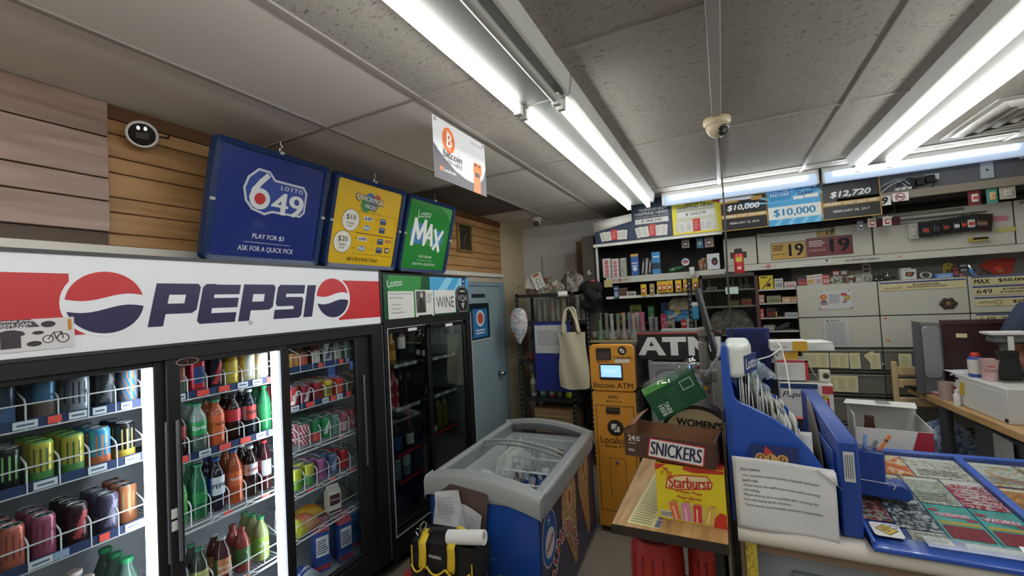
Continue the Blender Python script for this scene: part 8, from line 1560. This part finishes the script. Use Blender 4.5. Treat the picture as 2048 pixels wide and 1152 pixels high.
t = TT('white_lead', 'thin white cord looping from the slip stand cap to the box stack', 'cord', LOC(.15, 2.5, 1.4)); g = GA('#d6d6d2', t); g.tube([(.07, 2.10, 1.50), (.12, 2.35, 1.455), (.20, 2.6, 1.44), (.27, 2.78, 1.46)], .0035, 6); g.tube([(.25, 2.85, 1.50), (.272, 2.80, 1.47), (.28, 2.7, 1.38), (.275, 2.55, 1.25)], .0035, 6); g.o('cord', t)
t = TT('blue_bag', 'pale blue clear bag on the counter behind the ticket tower', 'bag', LOC(.40, 2.60, .946)); g = G(glass('#a9d0e2', .9, dens=.5)); R2 = random.Random(5); g.grid(10, 8, lambda u, v: ((u-.5)*.1, (v-.5)*.06, .12*math.sin(pi*u)*math.sin(pi*v)+R2.uniform(-.008, .008))); g.o('film', t)
# open wine carton
t = TT('wine_carton', 'open white and burgundy bottle carton behind the glass tray', 'box', LOC(.575, 2.80, .62, -.10)); WC = mt('#d6d4d2', .5)
g = G(WC); w, d, h = .30, .30, .33; g.box(0, w, 0, .004, 0, h); g.box(0, .004, 0, d, 0, h+.06); g.box(w-.004, w, 0, d, 0, h+.02); g.box(0, w, d-.004, d, 0, h+.08); g.box(0, w, 0, d, 0, .004); g.o('carton', t)
g = G(); g.T = FR((0, -.0006, 0), U3, V3); g.s('#a01f34'); g.poly([(w*.52, 0), (w, 0), (w, h), (w*.82, h)], .001); g.s('#a8a6a8'); g.poly([(0, 0), (w*.2, 0), (w*.42, h*.35), (w*.3, h*.5), (0, h*.2)], .0008); g.s('#e0d8d8'); g.text('24', w*.86, h*.66, .034, None, .0016, bold=.03); g.poly([(w*.735, h*.58), (w*.755, h*.58), (w*.752, h*.68), (w*.746, h*.74), (w*.738, h*.68)], .0016); g.lines(w*.76, h*.42, w*.92, h*.54, 3, .0016); g.T = FR((w+.0006, 0, 0), (0, 1, 0), V3); g.s('#a01f34'); g.rect(0, 0, d*.5, h*.95, .001); g.o('print', t)
g = G(WC); g.poly([(0, d, h+.08), (w, d, h+.08), (w*.92, d*.45, h+.085), (-.03, d*.40, h+.095)]); g.s(INK); g.poly([(w*.40, d*.60, h+.0925), (w*.60, d*.60, h+.0925), (w*.60, d*.68, h+.0915), (w*.40, d*.68, h+.0915)]); g.poly([(w*.40, d*.75, h+.0905), (w*.60, d*.75, h+.0905), (w*.60, d*.83, h+.0895), (w*.40, d*.83, h+.0895)]); g.o('top_flap', t)
t = TT('brown_jar', 'brown glass bottle standing in the open bottle carton', 'bottle', LOC(.66, 2.90, .626, 0)); g = G(mt('#4a2a1c', .15)); g.lathe([(.05, 0), (.052, .02), (.05, .2), (.028, .27), (.02, .34), (.022, .36)], 18); g.o('body', t)
t = TT('carton_stand', 'grey stool that carries the open bottle carton', 'stool', LOC(.73, 2.95, 0)); g = G(mt('#55524e', .6)); g.box(-.14, .16, -.12, .16, .68, .715)
for x in (-.12, .14):
    for y in (-.10, .14): g.box(x-.012, x+.012, y-.012, y+.012, 0, .68)
g.o('stool', t)
bpy.data.objects['wine_carton'].location.z = .717; bpy.data.objects['brown_jar'].location.z = .723
# monitor seen from the side on its arm
t = TT('pos_monitor', 'thin black monitor seen edge-on, held by a grey arm above the oak table', 'monitor', LOC(-.05, 2.42, 1.46))
g = G(mt('#2a2a2c', .35)); g.T = FR((0, 0, 0), (1, 0, 0), (-.16, .0, 1)); 
g.add([(-.052, -.04, .33), (-.045, .20, .33), (.028, .20, .04), (.020, -.04, .04), (-.036, -.04, .335), (-.030, .2, .335), (.045, .2, .045), (.037, -.04, .045)], [(0, 1, 2, 3), (7, 6, 5, 4), (0, 3, 7, 4), (1, 5, 6, 2), (0, 4, 5, 1), (3, 2, 6, 7)]) if 0 else None
g.T = RY(-.20); g.box(-.012, .008, -.05, .22, .02, .36); g.o('screen_body', t, bev=.004)
g = G(mt('#6d7072', .3)); g.T = RY(-.20); g.box(.008, .010, -.05, .22, .02, .36); g.o('screen_edge', t)
g = G(mt('#7d7972', .45)); g.T = TR(-.052, .03, -.02); g.box(-.03, .02, -.03, .03, -.05, .10); g.box(-.03, .03, -.035, .035, .12, .17); g.tube([(-.005, 0, .09), (-.005, 0, .14)], .02, 12); g.box(-.035, .05, -.04, .03, -.11, -.045); g.o('arm', t, bev=.012, seg=3)
g = G(mt('#6d6962', .4)); g.T = TR(-.055, .0, -.095) @ RX(pi/2); g.lathe([(.024, .0), (.024, .02), (.008, .024)], 18); g.o('knob', t)
g = G(BLK); g.tube([(-.03, 0, .14), (.03, -.03, .12), (.03, -.03, .02), (-.02, -.02, -.02), (-.035, -.01, .05)], .005, 6); g.o('cable', t)
g = G(mt('#6d6962', .4)); g.T = TR(-.05, .03, 0); g.box(-.02, .02, -.0, .03, -.52, -.10); g.o('post', t)
t = TT('counter_divider', 'pale clear rod leaning across the cash machine screen', 'rod', LOC(-.05, 1.86, 1.40)); g = GA(glass('#e6e6ea', 1.2, dens=.35), t); a, b = AY(1411, 752, 1.95), AY(1452, 690, 1.95); g.tube([a, b], .006, 8); g.o('rod', t)
# ================================================================ cash desk
MAP = wood('#c4a274', '#ab8556', 1, 2.6, 8.)
t = TT('cash_desk', 'L-shaped cash desk with a maple edge and grey panels', 'desk', LOC(1.6, 3.7, 0))
g = GA(MAP, t); g.prism([(1.275, 4.46), (1.375, 3.24), (1.40, 3.20), (2.6, 3.20), (2.6, 3.50), (1.68, 3.50), (1.62, 4.46)], .905, .95); g.o('top', t, bev=.003)
g = GA(mt('#4b4d52', .5), t); g.prism([(1.385, 3.75), (1.41, 3.27), (2.55, 3.26), (2.55, 3.28), (1.43, 3.29), (1.405, 3.75)], .02, .905); g.o('grey_panel', t)
g = GA(mt('#9c9a98', .5), t)
g.box(1.376, 1.384, 3.34, 3.52, .03, .87); g.box(1.46, 1.75, 3.245, 3.255, .03, .87); g.box(1.80, 2.2, 3.245, 3.255, .03, .87); g.o('pale_panel', t)
g = GA(mt('#3f4146', .4), t); g.tube([(1.345, 4.02, 0), (1.345, 4.02, .905)], .035, 16); g.o('leg', t)
t = TT('wooden_chair', 'pale wooden chair with a denim jacket behind the cash desk', 'chair', LOC(1.38, 4.52, 0)); PN = mt('#d9bd8e', .5, var=.12)
g = GA(PN, t); g.box(1.20, 1.235, 4.50, 4.54, 0, 1.14); g.o('back_post', t, bev=.008); g = GA(PN, t); g.box(1.52, 1.555, 4.50, 4.54, 0, 1.14); g.o('back_post', t, bev=.008)
for z in (1.03, .93, .78): g = GA(PN, t); g.box(1.235, 1.52, 4.505, 4.53, z, z+.07); g.o('back_rail', t, bev=.006)
g = GA(PN, t); g.box(1.2, 1.55, 4.10, 4.54, .46, .49); g.o('seat', t, bev=.006)
for x in (1.20, 1.52): g = GA(PN, t); g.box(x, x+.035, 4.12, 4.155, 0, .46); g.o('leg', t)
t = TT('denim_jacket', 'crumpled blue denim jacket with a plastic bag on the chair seat', 'jacket', LOC(1.40, 4.30, .49)); g = G(patt('noise', ('#3c4a60', '#66799a', '#a3b2c6', '#52648a'), 20)); R2 = random.Random(6)
g.grid(14, 12, lambda u, v: (-.19+.40*u, -.17+.30*v, .26*math.sin(pi*min(1, max(0, u)))**.5*math.sin(pi*v)**.5+R2.uniform(-.015, .015))); g.o('cloth', t); g = G(glass('#dfe6ea', .9, dens=.3)); g.grid(10, 10, lambda u, v: (-.22+.14*u, -.20+.24*v, -.08+.30*math.sin(pi*u)**.5+R2.uniform(-.015, .015))); g.o('plastic', t)
# things on the cash desk
t = TT('register_display', 'tall grey terminal back with a rounded edge and a maroon rear panel', 'terminal', LOC(1.34, 4.18, .951))
g = G(mt('#7d7f83', .35, .4)); P_ = [(-.09, 0), (.075, 0), (.078, .46), (.06, .525), (-.075, .535), (-.09, .53)]; g.T = FR((0, 0, 0), U3, V3); g.prism(P_, -.02, 0); g.o('side_panel', t, bev=.01)
g = G(mt('#56585c', .4)); g.T = FR((0, 0, 0), U3, V3); g.prism([(-.095, 0), (-.045, 0), (-.045, .53), (-.095, .545)], 0.001, .012); g.o('edge_post', t, bev=.006)
g = G(mt('#9a9ca0', .3, .3)); g.T = FR((0, -.001, 0), U3, V3); g.prism(rr(-.04, .12, .06, .50, .03), 0, .008); g.o('recess', t, bev=.006)
g = G(mt('#3a2226', .35)); g.box(.08, .46, .02, .05, .0, .535); g.s('#4a2c32'); g.box(.078, .46, .012, .052, .505, .54); g.o('maroon_panel', t, bev=.004)
t = sheet('sticky_note', 'pale yellow note on the maroon terminal panel', 'note', (1.49, 4.19, 1.365), U3, V3, .06, .03, '#dcd6ae', -.05)
t = TT('printer_tray', 'grey paper tray with white sheets by the maroon panel', 'tray', LOC(1.575, 3.76, 1.42) @ Matrix.Scale(.75, 4)); g = G(mt('#6a6c6e', .4)); g.box(-.12, .12, -.08, .10, 0, .012); g.box(-.10, .12, -.06, .08, -.05, 0); g.box(-.03, .03, .02, .06, -.36, -.05); g.o('tray', t); g = G('#d8d8d8'); g.box(-.13, .12, -.09, .1, .013, .03); g.box(-.035, .0, -.085, -.08, -.14, .0); g.o('sheets', t)
t = TT('white_cabinet_box', 'white metal box with a yellow sticker on the maple desk', 'box', LOC(1.405, 3.41, .951, .075)); WBX = mt('#cbc9c6', .4)
g = G(WBX); g.box(-.0, .26, 0, .50, .0, .20); g.o('case', t, bev=.004); g = G(mt('#d3d1ce', .35)); g.box(-.002, .0, .02, .485, .008, .172); g.s(BLK); g.box(-.003, .0, .005, .03, .008, .028); g.box(-.003, .0, .47, .495, .005, .018); g.box(-.003, .0, .46, .49, .165, .18); g.s('#c9a82c'); g.box(-.004, -.001, .395, .44, .075, .155); g.o('front_plate', t)
t = TT('blue_cap_bottle', 'white and blue wipes bottle with a red cap on the white box', 'bottle', LOC(1.435, 3.80, 1.152)); g = G(mt('#c9c6c0', .4)); g.lathe([(.036, 0, mt('#2f4f9a', .4)), (.038, .02), (.038, .022, mt('#c9c4bc', .4)), (.038, .10), (.036, .112, mt('#2a4a9a', .4)), (.03, .13)], 20); g.o('body', t); g = G('#b8302c'); g.lathe([(.022, .13), (.022, .15), (.018, .155)], 16); g.o('cap', t)
t = TT('pink_cup', 'frosted pink takeaway cup with faded script on the white box', 'cup', LOC(1.455, 3.685, 1.152)); g = G(mt('#c9a8a6', .45)); g.lathe([(.037, 0), (.048, .125), (.05, .13), (.046, .13), (.034, .01), (.001, .01)], 24); g.o('cup', t); wrapped(t, 'Venezia', .045, .065, .02, .06, '#8a4a50', .0, .3, th=-pi/2-.25); wrapped(t, 'ooo', .046, .09, .006, .03, '#b83a3c', .1, th=-pi/2-.25)
t = TT('phone_case', 'upright black terminal with a grey clip on the white box', 'terminal', LOC(1.53, 3.64, 1.152, .2)); g = G(mt('#1a1a1c', .5)); g.T = RX(-.12); g.box(-.05, .055, 0, .02, .01, .185); g.box(-.052, .057, -.003, .02, .15, .187); g.o('body', t, bev=.004); g = G(mt('#7d7f80', .3, .5)); g.box(-.06, .07, -.03, .06, 0, .008); g.box(.058, .066, -.01, .0, .008, .075); g.o('clip_base', t)
t = TT('teal_pad', 'teal sticky pad on the near corner of the maple desk', 'pad', LOC(1.50, 3.29, .951, -.3)); g = G('#7fb8b0'); g.box(-.06, .06, -.05, .05, 0, .022); g.o('pad', t); g = G('#e6e6e6'); g.box(.0, .05, -.02, .04, .022, .05); g.o('slips', t)
t = TT('paper_pile', 'loose white sheets fanned over black trays on the maple desk', 'paper', LOC(1.50, 4.08, .951)); t['label'] = 'loose white sheets fanned over black trays on the maple desk'; g = G(mt('#d6d7d9', .7))
for k in range(3): g.T = TR(.0, .0, .175+.006*k) @ RZ(.3*k-.4) @ RY(-.15); g.grid(4, 4, lambda u, v: (-.09+.19*u, -.06+.16*v, .012*math.sin(3*u+k)))
g.o('sheets', t, solid=.001); g = G(BLK); g.box(-.06, .14, -.05, .1, .10, .115); g.box(-.04, .14, -.05, .1, .06, .075); g.box(-.05, .15, -.06, -.05, .0, .1); g.box(-.05, .15, .09, .1, .0, .1); g.o('tray', t)
for i, (y, z, lab) in enumerate(((4.36, .0, 'flat black clipboard hanging over the far end of the maple desk'), (4.26, .0, 'second flat black board on the maple desk, in front of the first'))):
    t = TT('black_board', lab, 'board', LOC(1.33, y, .951+.02*i, .3)); g = G(mt('#121214', .4)); g.T = RY(.06); g.box(-.09, .12, -.05, .05, .012*0, .018); g.box(-.02, .06, -.03, .03, .018, .03); g.o('board', t, bev=.006)
t = TT('red_white_pack', 'flat red and white packet on the maple desk', 'packet', LOC(1.36, 4.18, .951, .2)); g = G('#cfc9c9'); g.box(-.03, .05, -.06, .05, 0, .022); g.s('#b8404a'); g.box(-.031, .03, -.061, .02, .004, .016); g.o('pack', t)
t = TT('tip_cup', 'frosted pinkish plastic cup on the edge of the maple desk', 'cup', LOC(1.36, 4.03, .951)); g = G(glass('#d8c2bc', .8, dens=.55)); g.lathe([(.038, 0), (.044, .12), (.041, .12), (.036, .01)], 22, cap=False); g.lathe([(.036, .004), (.036, .008)], 22); g.o('cup', t)
t = TT('white_bottle', 'small white bottle beside the white metal box', 'bottle', LOC(1.345, 3.84, .951)); g = G('#d2d2d0'); g.lathe([(.018, 0), (.018, .07), (.008, .085)], 16); g.o('body', t); g = G('#dededc'); g.lathe([(.010, .083), (.010, .105)], 14); g.o('cap', t)
t = TT('red_pack', 'small red and white carton behind the white bottle', 'box', LOC(1.40, 4.0, .951)); g = G('#b0343a'); g.box(-.01, .05, -.015, .025, 0, .10); g.s('#cfcdca'); g.box(-.012, .05, -.016, .026, .10, .12); g.o('carton', t)
# ================================================================ the clerk at the picture edge
def person():
    t = TT('person', 'person in a navy T-shirt standing behind the cash desk, arm bent', 'person', LOC(1.985, 3.98, 0, 0))
    SKIN = mt('#8a5644', .55, var=.15, sc=12); SHIRT = mt('#2f3c52', .85, var=.2, sc=14, bump=.1); TRO = mt('#2a2c33', .8); HAIR = mt('#1b1613', .7)
    def skin_mesh(name, mat_, verts, edges, radii, parent, lv=2, root=0):
        me = bpy.data.meshes.new(name); me.from_pydata(verts, edges, []); me.materials.append(mat_)
        o = bpy.data.objects.new(name, me); COL.objects.link(o); o.parent = parent
        md = o.modifiers.new('skin', 'SKIN'); md.use_smooth_shade = True
        if not me.skin_vertices: me.skin_vertices.new() if hasattr(me.skin_vertices, 'new') else None
        for i, r in enumerate(radii):
            sv = me.skin_vertices[0].data[i]; sv.radius = r if isinstance(r, tuple) else (r, r); sv.use_root = (i == root)
        s_ = o.modifiers.new('sub', 'SUBSURF'); s_.levels = s_.render_levels = lv
        return o
    # x: towards the right, y: away; he faces the shop (-y), his right arm shows at the edge of the view
    V_ = [(0, 0, 1.02), (0, 0, 1.16), (0, -.005, 1.34), (0, .0, 1.50), (0, .005, 1.60), (0, -.015, 1.68), (0, -.035, 1.78), (0, -.03, 1.85),
          (-.205, .0, 1.545), (-.275, .01, 1.40), (-.285, .02, 1.27), (-.23, -.12, 1.17), (-.17, -.22, 1.10), (-.15, -.27, 1.075),
          (.205, .0, 1.545), (.275, .01, 1.40), (.285, .02, 1.27), (.23, -.12, 1.17), (.17, -.22, 1.10), (.15, -.27, 1.075),
          (-.10, 0, .93), (-.115, -.01, .52), (-.115, .02, .10), (-.115, -.12, .035), (.10, 0, .93), (.115, -.01, .52), (.115, .02, .10), (.115, -.12, .035)]
    E_ = [(0, 1), (1, 2), (2, 3), (3, 4), (4, 5), (5, 6), (6, 7), (3, 8), (8, 9), (9, 10), (10, 11), (11, 12), (12, 13), (3, 14), (14, 15), (15, 16), (16, 17), (17, 18), (18, 19), (0, 20), (20, 21), (21, 22), (22, 23), (0, 24), (24, 25), (25, 26), (26, 27)]
    Rr = [(.16, .12), (.155, .115), (.17, .125), (.15, .10), .062, .06, (.078, .095), (.07, .085), .07, .052, .045, .044, .034, .036, .07, .052, .045, .044, .034, .036, .095, .07, .05, .045, .095, .07, .05, .045]
    b = skin_mesh('body', SKIN, V_, E_, Rr, t)
    SV = [(0, 0, .98), (0, 0, 1.16), (0, -.005, 1.34), (0, 0, 1.50), (0, .002, 1.575), (-.205, .0, 1.548), (-.27, .01, 1.42), (-.285, .015, 1.335), (.205, 0, 1.548), (.27, .01, 1.42), (.285, .015, 1.335)]
    skin_mesh('t_shirt', SHIRT, SV, [(0, 1), (1, 2), (2, 3), (3, 4), (3, 5), (5, 6), (6, 7), (3, 8), (8, 9), (9, 10)], [(.185, .145), (.18, .14), (.195, .15), (.175, .125), .075, .092, .082, .08, .092, .082, .08], t)
    TV = [(0, 0, 1.0), (-.10, 0, .93), (-.115, -.01, .52), (-.115, .02, .09), (.10, 0, .93), (.115, -.01, .52), (.115, .02, .09)]
    skin_mesh('trousers', TRO, TV, [(0, 1), (1, 2), (2, 3), (0, 4), (4, 5), (5, 6)], [(.175, .135), .115, .088, .075, .115, .088, .075], t)
    for sx in (-1, 1):
        g = G(mt('#1c1a1a', .5)); g.T = TR(sx*.115, -.04, 0); g.prism(rr(-.05, -.14, .05, .10, .045), 0, .075); g.o('shoe', t, bev=.02, seg=3)
        for k in range(4):
            x = sx*(.15-.022*k+.012); ln = (.062, .072, .068, .052)[3-k if sx < 0 else 3-k]
            skin_mesh('finger', SKIN, [(x, -.27, 1.075), (x-.004*sx, -.315, 1.065), (x-.006*sx, -.315-ln*.55, 1.048), (x-.008*sx, -.315-ln*.85, 1.028)], [(0, 1), (1, 2), (2, 3)], [.013, .0095, .0085, .007], b, 1)
        skin_mesh('thumb', SKIN, [(sx*.15, -.265, 1.075), (sx*.108, -.285, 1.075), (sx*.088, -.315, 1.065), (sx*.082, -.34, 1.055)], [(0, 1), (1, 2), (2, 3)], [.014, .012, .010, .008], b, 1)
        g = G(mt('#8a5644', .55)); g.T = TR(sx*.083, -.02, 1.77); g.sph((0, 0, 0), .03, 10, 8, (.35, .7, 1.1)); g.o('ear', b)
        g = G('#e6e2de'); g.T = TR(sx*.03, -.118, 1.785); g.sph((0, 0, 0), .011, 10, 8, (1.2, .6, .8)); g.s('#20160f'); g.sph((0, -.005, 0), .005, 8, 6); g.o('eye', b)
    g = G(SKIN); g.T = TR(0, -.125, 1.762); g.sph((0, 0, 0), .018, 10, 8, (.8, 1, 1.5)); g.o('nose', b)
    g = G('#6a3a34'); g.T = TR(0, -.118, 1.722); g.sph((0, 0, 0), .018, 10, 6, (1.3, .5, .35)); g.o('mouth', b)
    g = G(HAIR); g.T = TR(0, -.015, 1.83); g.lathe([(.098, -.02), (.102, .02), (.09, .065), (.055, .095), (.01, .105)], 20, sx=.92, sy=1.08); g.o('hair', t, sub=1)
    g = G(HAIR); g.T = TR(0, .03, 1.79); g.sph((0, 0, 0), .085, 16, 10, (1.02, .85, 1.0)); g.o('hair', t)
    return t
person()
